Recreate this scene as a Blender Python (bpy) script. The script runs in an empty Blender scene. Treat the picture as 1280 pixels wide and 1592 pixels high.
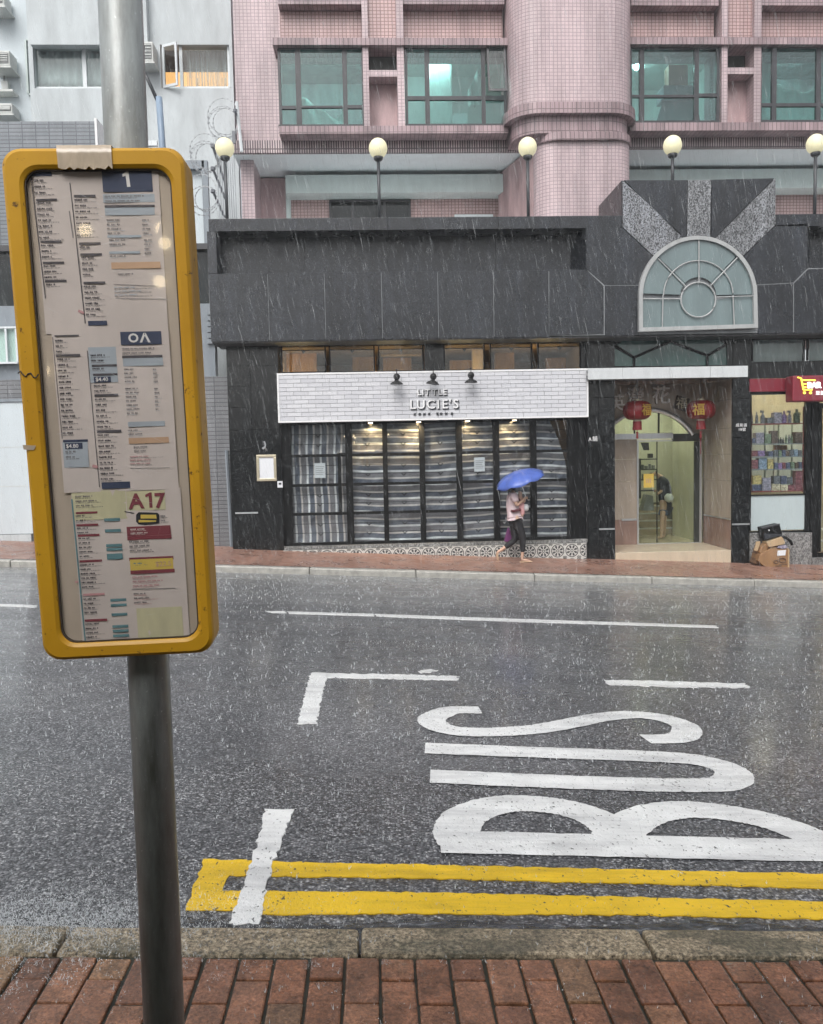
import bpy, bmesh, math, random
from mathutils import Vector, Matrix
random.seed(7)
S = bpy.context.scene
COL = S.collection
rad = math.radians

# ------------------------------------------------------------------ camera
F = 1280.0                                            # focal length in photo pixels (photo 1280 x 1592)
CAM = Vector((0, 0, 1.45))
_a, _p, _r = rad(2.44), rad(3.9), rad(1.17)
FW = Vector((math.sin(_a) * math.cos(_p), math.cos(_a) * math.cos(_p), -math.sin(_p)))
_r0 = Vector((math.cos(_a), -math.sin(_a), 0)); _u0 = _r0.cross(FW)
UP = math.cos(_r) * _u0 + math.sin(_r) * _r0
RT = math.cos(_r) * _r0 - math.sin(_r) * _u0
cd = bpy.data.cameras.new('camera'); cam = bpy.data.objects.new('camera', cd); COL.objects.link(cam)
cd.sensor_fit = 'HORIZONTAL'; cd.sensor_width = 36; cd.lens = 36.0; cd.clip_start = 0.05; cd.clip_end = 400
cam.matrix_world = Matrix(((RT.x, UP.x, -FW.x, CAM.x), (RT.y, UP.y, -FW.y, CAM.y), (RT.z, UP.z, -FW.z, CAM.z), (0, 0, 0, 1)))
S.camera = cam

# ------------------------------------------------------------------ sky, sun, exposure
W = bpy.data.worlds.new('World'); S.world = W; W.use_nodes = True
wn = W.node_tree; wn.nodes.clear()
sky = wn.nodes.new('ShaderNodeTexSky'); sky.sky_type = 'NISHITA'; sky.sun_disc = False
SUN_EL, SUN_AZ = rad(48), rad(200)
sky.sun_elevation = SUN_EL; sky.sun_rotation = SUN_AZ; sky.dust_density = 4.0; sky.air_density = 1.0; sky.ozone_density = 1.0
hs = wn.nodes.new('ShaderNodeHueSaturation'); hs.inputs['Saturation'].default_value = 0.22
bg = wn.nodes.new('ShaderNodeBackground'); bg.inputs['Strength'].default_value = 0.15
wo = wn.nodes.new('ShaderNodeOutputWorld')
wn.links.new(sky.outputs[0], hs.inputs['Color']); wn.links.new(hs.outputs[0], bg.inputs[0]); wn.links.new(bg.outputs[0], wo.inputs[0])
ld = bpy.data.lights.new('sun', 'SUN'); ld.energy = 1.2; ld.angle = rad(40); ld.color = (1, 0.98, 0.95)
sun = bpy.data.objects.new('sun', ld); COL.objects.link(sun)
sd = Vector((math.sin(SUN_AZ) * math.cos(SUN_EL), math.cos(SUN_AZ) * math.cos(SUN_EL), math.sin(SUN_EL)))
sun.rotation_euler = sd.to_track_quat('Z', 'Y').to_euler(); sun.location = (0, -5, 30)
S.view_settings.view_transform = 'Standard'; S.view_settings.look = 'None'
S.view_settings.gamma = 1; S.view_settings.use_curve_mapping = False
S.view_settings.exposure = 0.42
S.cycles.use_denoising = True
S.cycles.max_bounces = 8; S.cycles.transparent_max_bounces = 24
S.cycles.caustics_reflective = False; S.cycles.caustics_refractive = False
S.cycles.sample_clamp_indirect = 4

# ------------------------------------------------------------------ geometry of the street
def ray(px, py): return FW + RT * ((px - 640) / F) - UP * ((py - 796) / F)
def at(px, py, Y):
    d = ray(px, py); return CAM + d * ((Y - CAM.y) / d.y)
GX = -0.053
def z_road(x, y): return -0.10 + GX * (x - 0.08) - 0.0517 * (y - 2.447)
def z_near(x, y): return GX * (x - 0.08)
def z_far(x, y): return -0.66 + GX * (x - 0.62) + 0.040 * (y - 15.0)
def gr(px, py, fn):
    d = ray(px, py)
    lo, hi = 0.5, 60.0
    f = lambda t: (CAM + d * t).z - fn((CAM + d * t).x, (CAM + d * t).y)
    for _ in range(50):
        m = (lo + hi) / 2
        if f(m) > 0: lo = m
        else: hi = m
    return CAM + d * lo
def R4(a, b, c, d, Y):                                 # x0,x1,z0,z1 of a wall rectangle
    ym, xm = (b + d) / 2, (a + c) / 2
    return at(a, ym, Y).x, at(c, ym, Y).x, at(xm, d, Y).z, at(xm, b, Y).z

# ------------------------------------------------------------------ materials
def new_mat(name):
    m = bpy.data.materials.new(name); m.use_nodes = True
    nt = m.node_tree; nt.nodes.clear()
    out = nt.nodes.new('ShaderNodeOutputMaterial'); b = nt.nodes.new('ShaderNodeBsdfPrincipled')
    nt.links.new(b.outputs[0], out.inputs[0])
    return m, nt, b, out
def nd(nt, t, **kw):
    n = nt.nodes.new(t)
    for k, v in kw.items():
        if k in n.inputs.keys(): n.inputs[k].default_value = v
        else: setattr(n, k, v)
    return n
def c4(c): return (c[0], c[1], c[2], 1)
def ramp(nt, fac, stops):
    r = nt.nodes.new('ShaderNodeValToRGB'); e = r.color_ramp.elements
    while len(e) < len(stops): e.new(0.5)
    for i, (p, c) in enumerate(stops): e[i].position = p; e[i].color = c4(c) if len(c) == 3 else c
    nt.links.new(fac, r.inputs[0]); return r.outputs[0]
def mixc(nt, fac, a, b, mode='MIX'):
    m = nt.nodes.new('ShaderNodeMix'); m.data_type = 'RGBA'; m.blend_type = mode
    for k, v in ((0, fac), (6, a), (7, b)):
        if isinstance(v, (int, float)): m.inputs[k].default_value = v
        elif isinstance(v, tuple): m.inputs[k].default_value = c4(v)
        else: nt.links.new(v, m.inputs[k])
    return m.outputs[2]
def math_(nt, op, a, b=0.0, c=0.0):
    m = nt.nodes.new('ShaderNodeMath'); m.operation = op
    for k, v in ((0, a), (1, b), (2, c)):
        if isinstance(v, (int, float)): m.inputs[k].default_value = v
        else: nt.links.new(v, m.inputs[k])
    return m.outputs[0]
def uvc(nt): return nt.nodes.new('ShaderNodeUVMap').outputs[0]
def geo(nt): return nt.nodes.new('ShaderNodeNewGeometry').outputs['Position']
def noise(nt, vec, scale, detail=4, rough=0.6):
    n = nd(nt, 'ShaderNodeTexNoise', Scale=scale, Detail=detail, Roughness=rough)
    nt.links.new(vec, n.inputs['Vector']); return n.outputs['Fac']
def voro(nt, vec, scale, feature='F1'):
    n = nt.nodes.new('ShaderNodeTexVoronoi'); n.feature = feature; n.inputs['Scale'].default_value = scale
    nt.links.new(vec, n.inputs['Vector']); return n
def bump(nt, b, h, strength=0.3, dist=0.01):
    n = nd(nt, 'ShaderNodeBump', Strength=strength, Distance=dist)
    nt.links.new(h, n.inputs['Height']); nt.links.new(n.outputs[0], b.inputs['Normal'])
def plain(name, col, rough=0.5, metal=0.0, var=0.12, scale=6.0, spec=0.5, coat=0.0, streak=True):
    m, nt, b, _ = new_mat(name)
    p = geo(nt)
    v = p
    if streak:
        mp = nd(nt, 'ShaderNodeMapping'); mp.inputs['Scale'].default_value = (1, 1, 0.25); nt.links.new(p, mp.inputs[0]); v = mp.outputs[0]
    f = noise(nt, v, scale, 5, 0.65)
    lo = tuple(c * (1 - var) for c in col); hi = tuple(min(1, c * (1 + var)) for c in col)
    nt.links.new(ramp(nt, f, [(0.3, lo), (0.7, hi)]), b.inputs['Base Color'])
    b.inputs['Roughness'].default_value = rough; b.inputs['Metallic'].default_value = metal
    b.inputs['Specular IOR Level'].default_value = spec; b.inputs['Coat Weight'].default_value = coat
    return m
def emit(name, col, strength, base=(0.5, 0.5, 0.5)):
    m, nt, b, _ = new_mat(name)
    b.inputs['Base Color'].default_value = c4(base); b.inputs['Emission Color'].default_value = c4(col); b.inputs['Emission Strength'].default_value = strength
    return m
def glass(name, tint=(0.9, 0.94, 0.93), refl=1.0, rough=0.02):
    m = bpy.data.materials.new(name); m.use_nodes = True; nt = m.node_tree; nt.nodes.clear()
    out = nt.nodes.new('ShaderNodeOutputMaterial'); t = nt.nodes.new('ShaderNodeBsdfTransparent'); g = nt.nodes.new('ShaderNodeBsdfGlossy')
    t.inputs[0].default_value = c4(tint); g.inputs['Roughness'].default_value = rough
    gm = nt.nodes.new('ShaderNodeNewGeometry'); dp = nt.nodes.new('ShaderNodeVectorMath'); dp.operation = 'DOT_PRODUCT'
    nt.links.new(gm.outputs['Normal'], dp.inputs[0]); nt.links.new(gm.outputs['Incoming'], dp.inputs[1])
    sch = math_(nt, 'POWER', math_(nt, 'SUBTRACT', 1.0, math_(nt, 'ABSOLUTE', dp.outputs['Value'])), 5.0)      # Schlick reflectance
    f = math_(nt, 'MINIMUM', math_(nt, 'MULTIPLY', math_(nt, 'MULTIPLY_ADD', sch, 0.96, 0.04), refl), 1.0)
    mx = nt.nodes.new('ShaderNodeMixShader'); nt.links.new(f, mx.inputs[0]); nt.links.new(t.outputs[0], mx.inputs[1]); nt.links.new(g.outputs[0], mx.inputs[2])
    nt.links.new(mx.outputs[0], out.inputs[0]); return m

def m_granite(name, dark, light, mix_pos, rough=0.3, scale=140.0):
    m, nt, b, _ = new_mat(name); p = geo(nt)
    mp = nd(nt, 'ShaderNodeMapping'); mp.inputs['Rotation'].default_value = (0, 0.35, 0); mp.inputs['Scale'].default_value = (1, 1, 0.55); nt.links.new(p, mp.inputs[0])
    v = voro(nt, mp.outputs[0], scale)
    sep = nt.nodes.new('ShaderNodeSeparateColor'); nt.links.new(v.outputs['Color'], sep.inputs[0])
    mid = tuple((a + c) / 2 for a, c in zip(dark, light))
    c = ramp(nt, sep.outputs[0], [(0.0, dark), (mix_pos, dark), (min(1, mix_pos + 0.2), mid), (1, light)])
    ms_ = nd(nt, 'ShaderNodeMapping'); ms_.inputs['Scale'].default_value = (3.2, 3.2, 0.16); nt.links.new(p, ms_.inputs[0])
    big = mixc(nt, 1.0, ramp(nt, noise(nt, p, 1.3, 4), [(0.3, (0.72, 0.72, 0.72)), (0.7, (1.2, 1.2, 1.2))]), ramp(nt, noise(nt, ms_.outputs[0], 1.4, 5, 0.65), [(0.34, (0.7, 0.7, 0.7)), (0.52, (1, 1, 1)), (0.68, (1.35, 1.37, 1.4))]), 'MULTIPLY')
    oi = nt.nodes.new('ShaderNodeObjectInfo')
    pv = ramp(nt, oi.outputs['Random'], [(0, (0.85, 0.85, 0.87)), (1, (1.15, 1.15, 1.13))])
    nt.links.new(mixc(nt, 1.0, mixc(nt, 1.0, c, big, 'MULTIPLY'), pv, 'MULTIPLY'), b.inputs['Base Color'])
    nt.links.new(ramp(nt, noise(nt, mp.outputs[0], 5, 5), [(0.3, (rough * 0.7,) * 3), (0.7, (rough * 1.5,) * 3)]), b.inputs['Roughness'])
    bump(nt, b, noise(nt, p, 60, 3), 0.06, 0.01)
    return m
def m_tiles(name, cols, mortar, w, h, gap=0.006, offset=0.0, rough=0.3, dirt=0.35, bmp=0.5):
    m, nt, b, _ = new_mat(name); u = uvc(nt)
    br = nt.nodes.new('ShaderNodeTexBrick'); nt.links.new(u, br.inputs['Vector'])
    br.offset = offset; br.squash = 1.0
    for k, v in (('Color1', c4(cols[0])), ('Color2', c4(cols[1])), ('Mortar', c4(mortar)), ('Scale', 1.0), ('Mortar Size', gap), ('Mortar Smooth', 0.3), ('Bias', 0.0), ('Brick Width', w), ('Row Height', h)):
        br.inputs[k].default_value = v
    p = geo(nt); mp = nd(nt, 'ShaderNodeMapping'); mp.inputs['Scale'].default_value = (2.2, 2.2, 0.22); nt.links.new(p, mp.inputs[0])
    d = ramp(nt, noise(nt, mp.outputs[0], 1.1, 6, 0.7), [(0.35, (1 - dirt,) * 3), (0.62, (1.06,) * 3)])
    nt.links.new(mixc(nt, 1.0, br.outputs['Color'], d, 'MULTIPLY'), b.inputs['Base Color'])
    b.inputs['Roughness'].default_value = rough
    bump(nt, b, math_(nt, 'SUBTRACT', 1.0, br.outputs['Fac']), bmp, 0.004)
    return m

M = {}
M['granite'] = m_granite('wet dark granite', (0.006, 0.007, 0.0095), (0.042, 0.047, 0.058), 0.42, 0.28)
M['granite_black'] = m_granite('polished black granite', (0.004, 0.005, 0.0055), (0.016, 0.018, 0.020), 0.62, 0.20)
M['granite_light'] = m_granite('flamed grey granite', (0.03, 0.032, 0.036), (0.30, 0.31, 0.33), 0.30, 0.55, 75.0)
M['granite_base'] = m_granite('grey shop base granite', (0.10, 0.10, 0.10), (0.32, 0.32, 0.31), 0.3, 0.45, 60)
M['grout'] = plain('pale joint mortar', (0.22, 0.23, 0.24), 0.7)
M['sign_grout'] = plain('grey tile grout', (0.36, 0.365, 0.38), 0.7)
M['soffit'] = plain('dark soffit', (0.03, 0.03, 0.032), 0.6)
M['pink'] = m_tiles('pink mosaic tiles', ((0.54, 0.425, 0.445), (0.60, 0.475, 0.49)), (0.34, 0.26, 0.275), 0.085, 0.075, 0.008, dirt=0.32)
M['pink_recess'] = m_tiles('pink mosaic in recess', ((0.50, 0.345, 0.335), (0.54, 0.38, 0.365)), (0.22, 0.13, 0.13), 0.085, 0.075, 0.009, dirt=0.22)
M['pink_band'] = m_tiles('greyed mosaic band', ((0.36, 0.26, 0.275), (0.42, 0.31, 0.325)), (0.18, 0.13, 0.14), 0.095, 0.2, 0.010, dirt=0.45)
M['pink_drip'] = m_tiles('pale drip edge mosaic', ((0.46, 0.36, 0.37), (0.66, 0.56, 0.56)), (0.10, 0.07, 0.08), 0.055, 0.24, 0.016, dirt=0.5)
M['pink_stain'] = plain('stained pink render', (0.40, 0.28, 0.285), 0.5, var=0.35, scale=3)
M['pale_soffit'] = plain('pale grey painted soffit', (0.74, 0.80, 0.82), 0.6, var=0.04)
M['pale_beam'] = plain('pale green grey beam', (0.55, 0.63, 0.62), 0.6, var=0.08)
M['white_wall'] = plain('rain streaked white render', (0.48, 0.52, 0.535), 0.65, var=0.18, scale=2.2)
M['white_wall2'] = plain('bright white render', (0.55, 0.61, 0.64), 0.65, var=0.05, scale=2)
M['grey_tile'] = m_tiles('grey strip tiles', ((0.17, 0.175, 0.185), (0.21, 0.215, 0.225)), (0.085, 0.088, 0.095), 0.30, 0.085, 0.010, dirt=0.25)
M['grey_tile_band'] = m_tiles('grey parapet tiles', ((0.17, 0.19, 0.21), (0.21, 0.23, 0.25)), (0.09, 0.10, 0.12), 0.30, 0.085, 0.012, dirt=0.2)
M['frame_dark'] = plain('black steel frame', (0.006, 0.0065, 0.007), 0.4, spec=0.2)
M['frame_brown'] = plain('dark bronze window frame', (0.045, 0.045, 0.050), 0.35)
M['frame_white'] = plain('white window frame', (0.66, 0.70, 0.72), 0.4, var=0.06)
M['frame_grey'] = plain('grey metal frame', (0.22, 0.25, 0.28), 0.4)
M['steel'] = plain('brushed steel', (0.62, 0.64, 0.65), 0.28, metal=0.75, var=0.06)
M['steel_white'] = plain('pale painted steel', (0.55, 0.57, 0.58), 0.35, var=0.08)
M['arch_frame'] = plain('dulled pale arch frame', (0.36, 0.37, 0.37), 0.4, var=0.15)
M['glass'] = glass('clear glass', (0.90, 0.93, 0.92))
M['glass_tarp'] = glass('shopfront glass', (0.93, 0.95, 0.95), 1.6)
M['glass_teal'] = glass('teal tinted reflective glass', (0.63, 0.83, 0.815), 2.0)
M['glass_green'] = glass('greenish door glass', (0.87, 0.91, 0.86), 0.9)
M['glass_dark'] = glass('dark tinted glass', (0.25, 0.32, 0.33), 1.0)
M['frosted'] = plain('frosted green grey glass', (0.14, 0.19, 0.195), 0.12, var=0.14, scale=4, coat=0.6)
M['frosted_white'] = plain('frosted white film', (0.44, 0.51, 0.52), 0.25, var=0.03)
M['frosted_green'] = plain('sea green glass', (0.035, 0.085, 0.078), 0.10, var=0.3, scale=3, coat=0.5)
M['marble'] = plain('beige brown marble', (0.36, 0.31, 0.255), 0.22, var=0.18, scale=5)
M['marble_red'] = plain('reddish marble dado', (0.25, 0.165, 0.135), 0.22, var=0.22, scale=6)
M['marble_step'] = plain('cream marble step', (0.52, 0.44, 0.33), 0.25, var=0.1, scale=5)
M['lobby_wall'] = plain('yellow green painted wall', (0.68, 0.67, 0.53), 0.6, var=0.1, scale=2)
M['lobby_dado'] = plain('olive stone dado', (0.16, 0.145, 0.085), 0.4, var=0.15)
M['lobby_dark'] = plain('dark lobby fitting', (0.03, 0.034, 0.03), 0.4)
M['white_paint'] = plain('white plaster', (0.7, 0.7, 0.68), 0.6, var=0.05)
M['room_pale'] = plain('pale room wall', (0.55, 0.62, 0.60), 0.7, var=0.1)
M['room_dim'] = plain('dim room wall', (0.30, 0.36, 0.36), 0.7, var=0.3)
M['cloth_teal'] = plain('pale curtain cloth', (0.62, 0.78, 0.74), 0.8, var=0.15, scale=8)
M['wood_warm'] = plain('warm wood', (0.32, 0.17, 0.055), 0.5, var=0.3)
M['room_brown'] = plain('brown room wall', (0.16, 0.11, 0.06), 0.7, var=0.25, scale=2)
M['sign_tile'] = None
M['black'] = plain('matt black', (0.008, 0.008, 0.009), 0.5)
M['ink'] = plain('dark ink', (0.025, 0.028, 0.035), 0.6)
M['white'] = plain('white', (0.78, 0.78, 0.78), 0.5, var=0.03)
M['paper'] = plain('white paper', (0.70, 0.72, 0.75), 0.6, var=0.03)
M['gilt'] = plain('silver gilt frame', (0.50, 0.45, 0.33), 0.35, metal=0.5)
M['pole'] = None
M['globe'] = emit('milky lamp globe', (1.0, 0.93, 0.60), 0.32, (0.66, 0.62, 0.42))
M['lamp_post'] = plain('dark grey lamp post', (0.05, 0.054, 0.06), 0.4)
M['warm_light'] = emit('warm lit lamp', (1.0, 0.80, 0.50), 14.0)
M['warm_panel'] = emit('hidden warm lamp', (1.0, 0.72, 0.36), 22.0)
M['green_light'] = emit('lobby ceiling tube', (1.0, 1.0, 0.82), 34.0)
M['cool_light'] = emit('cool fluorescent tube', (0.85, 1.0, 0.98), 60.0)
M['shop_light'] = emit('shop ceiling tube', (1.0, 0.90, 0.70), 18.0)
M['led'] = emit('little led', (1.0, 0.97, 0.88), 6.0)
M['orange_glow'] = emit('orange window glow', (1.0, 0.52, 0.18), 0.95, (0.6, 0.35, 0.15))  # self-lit orange that imitates lamplight in a window
M['maroon'] = plain('maroon painted board', (0.20, 0.020, 0.035), 0.4, var=0.12)
M['red_lantern'] = plain('red lantern silk', (0.22, 0.010, 0.014), 0.45, var=0.12)
M['gold'] = plain('gold foil', (0.50, 0.32, 0.05), 0.35, metal=0.3)
M['sign_white'] = emit('lit white letters', (1, 0.98, 0.95), 1.1, (0.8, 0.8, 0.8))
M['sign_yellow'] = emit('lit yellow tube', (1, 0.80, 0.08), 1.1, (0.8, 0.6, 0.1))
M['card'] = plain('corrugated cardboard', (0.27, 0.155, 0.075), 0.75, var=0.2, scale=8)
M['card_pale'] = plain('pale cardboard', (0.44, 0.32, 0.19), 0.75, var=0.15, scale=8)
M['card_dark'] = plain('wet dark cardboard', (0.14, 0.08, 0.045), 0.6, var=0.3, scale=8)
M['wire'] = plain('galvanised wire', (0.42, 0.44, 0.46), 0.4, metal=0.4)
M['wire_dark'] = plain('dark wire', (0.16, 0.17, 0.19), 0.5)
M['blue_pole'] = plain('blue grey painted pole', (0.22, 0.29, 0.38), 0.45, var=0.2)
M['ac'] = plain('off white plastic', (0.56, 0.58, 0.56), 0.5, var=0.1)
M['ac_dark'] = plain('grey air vent', (0.22, 0.23, 0.23), 0.6)
M['curtain'] = plain('white net curtain', (0.60, 0.66, 0.68), 0.85, var=0.08, scale=20)
def m_net():
    m, nt, b, out = new_mat('sheer net curtain'); b.inputs['Base Color'].default_value = (0.62, 0.66, 0.68, 1); b.inputs['Roughness'].default_value = 0.85
    t = nt.nodes.new('ShaderNodeBsdfTransparent'); mx = nt.nodes.new('ShaderNodeMixShader'); u = uvc(nt)
    s_ = nt.nodes.new('ShaderNodeMapping'); s_.inputs['Scale'].default_value = (1, .02, 1); nt.links.new(u, s_.inputs[0])
    nt.links.new(ramp(nt, noise(nt, s_.outputs[0], 9, 3), [(0.35, (0.06, 0.06, 0.06)), (0.62, (0.5, 0.5, 0.5))]), mx.inputs[0])
    nt.links.new(t.outputs[0], mx.inputs[1]); nt.links.new(b.outputs[0], mx.inputs[2]); nt.links.new(mx.outputs[0], out.inputs[0]); return m
M['net'] = m_net()
M['skin'] = plain('skin', (0.52, 0.34, 0.25), 0.5, var=0.05)
M['hair'] = plain('black hair', (0.012, 0.010, 0.010), 0.4)
M['shirt'] = plain('pale pink blouse', (0.62, 0.50, 0.52), 0.8, var=0.1, scale=14)
M['pants'] = plain('black trousers', (0.014, 0.014, 0.017), 0.75, var=0.2)
M['umbrella'] = plain('blue umbrella cloth', (0.075, 0.13, 0.43), 0.3, var=0.12, scale=5)
M['baby_pink'] = plain('pink baby clothes', (0.66, 0.36, 0.36), 0.8)
M['dark_red'] = plain('dark red webbing', (0.10, 0.02, 0.03), 0.7)
M['purple'] = plain('purple shopping bag', (0.12, 0.025, 0.11), 0.6, var=0.3)
M['navy'] = plain('navy jacket', (0.016, 0.020, 0.030), 0.7)
M['denim'] = plain('blue denim shorts', (0.08, 0.12, 0.22), 0.8)
M['white_bag'] = plain('white plastic bag', (0.62, 0.63, 0.64), 0.4)
M['sandal'] = plain('tan sandals', (0.42, 0.30, 0.20), 0.6)
M['shelf_red'] = plain('red shelf edge', (0.22, 0.05, 0.05), 0.5)
M['notice_yellow'] = plain('yellow notice', (0.72, 0.52, 0.10), 0.6, var=0.05)
M['rust'] = plain('sooty brown plate', (0.06, 0.045, 0.035), 0.6, var=0.3)

def m_asphalt():
    m, nt, b, _ = new_mat('wet asphalt'); p = geo(nt)
    v = voro(nt, p, 88.0); v2 = voro(nt, p, 160.0)
    sep = nt.nodes.new('ShaderNodeSeparateColor'); nt.links.new(v.outputs['Color'], sep.inputs[0])
    c = ramp(nt, sep.outputs[0], [(0.0, (0.048, 0.050, 0.055)), (0.4, (0.135, 0.139, 0.148)), (0.7, (0.225, 0.231, 0.242)), (0.88, (0.34, 0.346, 0.357)), (1.0, (0.56, 0.565, 0.57))])
    edge = ramp(nt, v.outputs['Distance'], [(0.25, (1, 1, 1)), (0.62, (0.35, 0.35, 0.36))])
    big = ramp(nt, noise(nt, p, 0.7, 5), [(0.3, (0.78, 0.78, 0.80)), (0.7, (1.2, 1.2, 1.2))])
    c = mixc(nt, 1.0, mixc(nt, 1.0, c, edge, 'MULTIPLY'), big, 'MULTIPLY')
    # smoother, lighter surfacing on the far lane
    sx = nt.nodes.new('ShaderNodeSeparateXYZ'); nt.links.new(p, sx.inputs[0])
    wob = math_(nt, 'ADD', sx.outputs[1], math_(nt, 'MULTIPLY', noise(nt, p, 0.6, 3), 0.8))
    far = ramp(nt, math_(nt, 'DIVIDE', wob, 20.0), [(0.545, (0, 0, 0)), (0.585, (1, 1, 1))])
    fine = ramp(nt, noise(nt, p, 70, 3), [(0.3, (0.11, 0.113, 0.118)), (0.7, (0.21, 0.213, 0.218))])
    c = mixc(nt, far, c, fine)
    nt.links.new(c, b.inputs['Base Color'])
    mt_ = nd(nt, 'ShaderNodeMapping'); mt_.inputs['Scale'].default_value = (0.18, 1.1, 1); nt.links.new(p, mt_.inputs[0])
    film = math_(nt, 'ADD', math_(nt, 'MULTIPLY', noise(nt, p, 1.6, 4), 0.4), math_(nt, 'MULTIPLY', noise(nt, mt_.outputs[0], 1.3, 4), 0.6))
    nt.links.new(ramp(nt, film, [(0.38, (0.16, 0.16, 0.16)), (0.60, (0.46, 0.46, 0.46))]), b.inputs['Roughness'])
    h = math_(nt, 'ADD', math_(nt, 'MULTIPLY', math_(nt, 'SUBTRACT', 1.0, v.outputs['Distance']), 0.8), math_(nt, 'MULTIPLY', sep.outputs[0], 0.6))
    bump(nt, b, h, 0.55, 0.008)
    b.inputs['Coat Weight'].default_value = 0.42; b.inputs['Coat Roughness'].default_value = 0.14
    return m
M['asphalt'] = m_asphalt()
def m_paint(name, col, dark=(0.05, 0.05, 0.05)):
    m, nt, b, _ = new_mat(name); p = geo(nt)
    mp = nd(nt, 'ShaderNodeMapping'); mp.inputs['Scale'].default_value = (1.0, 0.55, 1.0); nt.links.new(p, mp.inputs[0])
    n1 = noise(nt, mp.outputs[0], 62, 4, 0.66); n2 = noise(nt, p, 2.5, 3)
    f = math_(nt, 'ADD', n1, math_(nt, 'MULTIPLY', math_(nt, 'SUBTRACT', n2, 0.5), 0.16))
    pit = ramp(nt, f, [(0.335, (1, 1, 1)), (0.385, (0, 0, 0))])
    wm_ = nd(nt, 'ShaderNodeMapping'); wm_.inputs['Scale'].default_value = (0.25, 1.6, 1.0); nt.links.new(p, wm_.inputs[0])
    tone = mixc(nt, 1.0, ramp(nt, noise(nt, p, 6, 5), [(0.3, tuple(c * 0.86 for c in col)), (0.7, tuple(min(1, c * 1.06) for c in col))]), ramp(nt, noise(nt, wm_.outputs[0], 5, 6, 0.7), [(0.36, (0.74, 0.74, 0.75)), (0.54, (1, 1, 1))]), 'MULTIPLY')
    nt.links.new(mixc(nt, pit, tone, dark), b.inputs['Base Color'])
    b.inputs['Roughness'].default_value = 0.4
    bump(nt, b, math_(nt, 'ADD', n1, math_(nt, 'MULTIPLY', voro(nt, p, 75).outputs['Distance'], -0.25)), 0.6, 0.006)
    b.inputs['Coat Weight'].default_value = 0.3; b.inputs['Coat Roughness'].default_value = 0.15
    return m
M['road_white'] = m_paint('white road paint', (0.80, 0.81, 0.805))
M['road_yellow'] = m_paint('yellow road paint', (0.82, 0.53, 0.016))
def m_brick(name):
    m, nt, b, _ = new_mat(name); p = geo(nt)
    oi = nt.nodes.new('ShaderNodeObjectInfo')
    base = ramp(nt, oi.outputs['Random'], [(0, (0.20, 0.092, 0.055)), (0.35, (0.26, 0.118, 0.066)), (0.7, (0.30, 0.145, 0.082)), (0.9, (0.27, 0.165, 0.085)), (1, (0.18, 0.095, 0.062))])
    sp = ramp(nt, noise(nt, p, 110, 4, 0.75), [(0.34, (0.42, 0.38, 0.36)), (0.55, (1.05, 1.05, 1.05)), (0.70, (1.7, 1.65, 1.55))])
    big = ramp(nt, noise(nt, p, 8, 6, 0.75), [(0.34, (0.42, 0.43, 0.40)), (0.6, (1.1, 1.1, 1.1))])
    nt.links.new(mixc(nt, 1, mixc(nt, 1, base, sp, 'MULTIPLY'), big, 'MULTIPLY'), b.inputs['Base Color'])
    nt.links.new(ramp(nt, noise(nt, p, 12, 4), [(0.38, (0.07,) * 3), (0.62, (0.45,) * 3)]), b.inputs['Roughness'])
    bump(nt, b, noise(nt, p, 95, 4), 0.5, 0.005)
    b.inputs['Coat Weight'].default_value = 0.35; b.inputs['Coat Roughness'].default_value = 0.1
    return m
M['brick'] = m_brick('wet red paving brick')
M['joint_dirt'] = plain('wet mossy joint', (0.022, 0.023, 0.015), 0.5, var=0.4, scale=20)
def m_kerb():
    m, nt, b, _ = new_mat('mossy granite kerb'); p = geo(nt)
    mp = nd(nt, 'ShaderNodeMapping'); mp.inputs['Scale'].default_value = (0.35, 1, 1); nt.links.new(p, mp.inputs[0])
    g = ramp(nt, noise(nt, p, 75, 4, 0.8), [(0.38, (0.05, 0.043, 0.03)), (0.5, (0.31, 0.245, 0.16)), (0.62, (0.62, 0.52, 0.37))])
    ms = ramp(nt, noise(nt, mp.outputs[0], 6, 6, 0.75), [(0.44, (0, 0, 0)), (0.58, (1, 1, 1))])
    nt.links.new(mixc(nt, ms, g, mixc(nt, 0.65, g, (0.045, 0.05, 0.032))), b.inputs['Base Color'])
    b.inputs['Roughness'].default_value = 0.35
    bump(nt, b, noise(nt, p, 55, 5, 0.75), 1.0, 0.012)
    b.inputs['Coat Weight'].default_value = 0.3; b.inputs['Coat Roughness'].default_value = 0.12
    return m
M['kerb'] = m_kerb()
M['kerb_far'] = plain('pale granite kerb', (0.36, 0.35, 0.32), 0.4, var=0.3, scale=7, streak=False)
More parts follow.
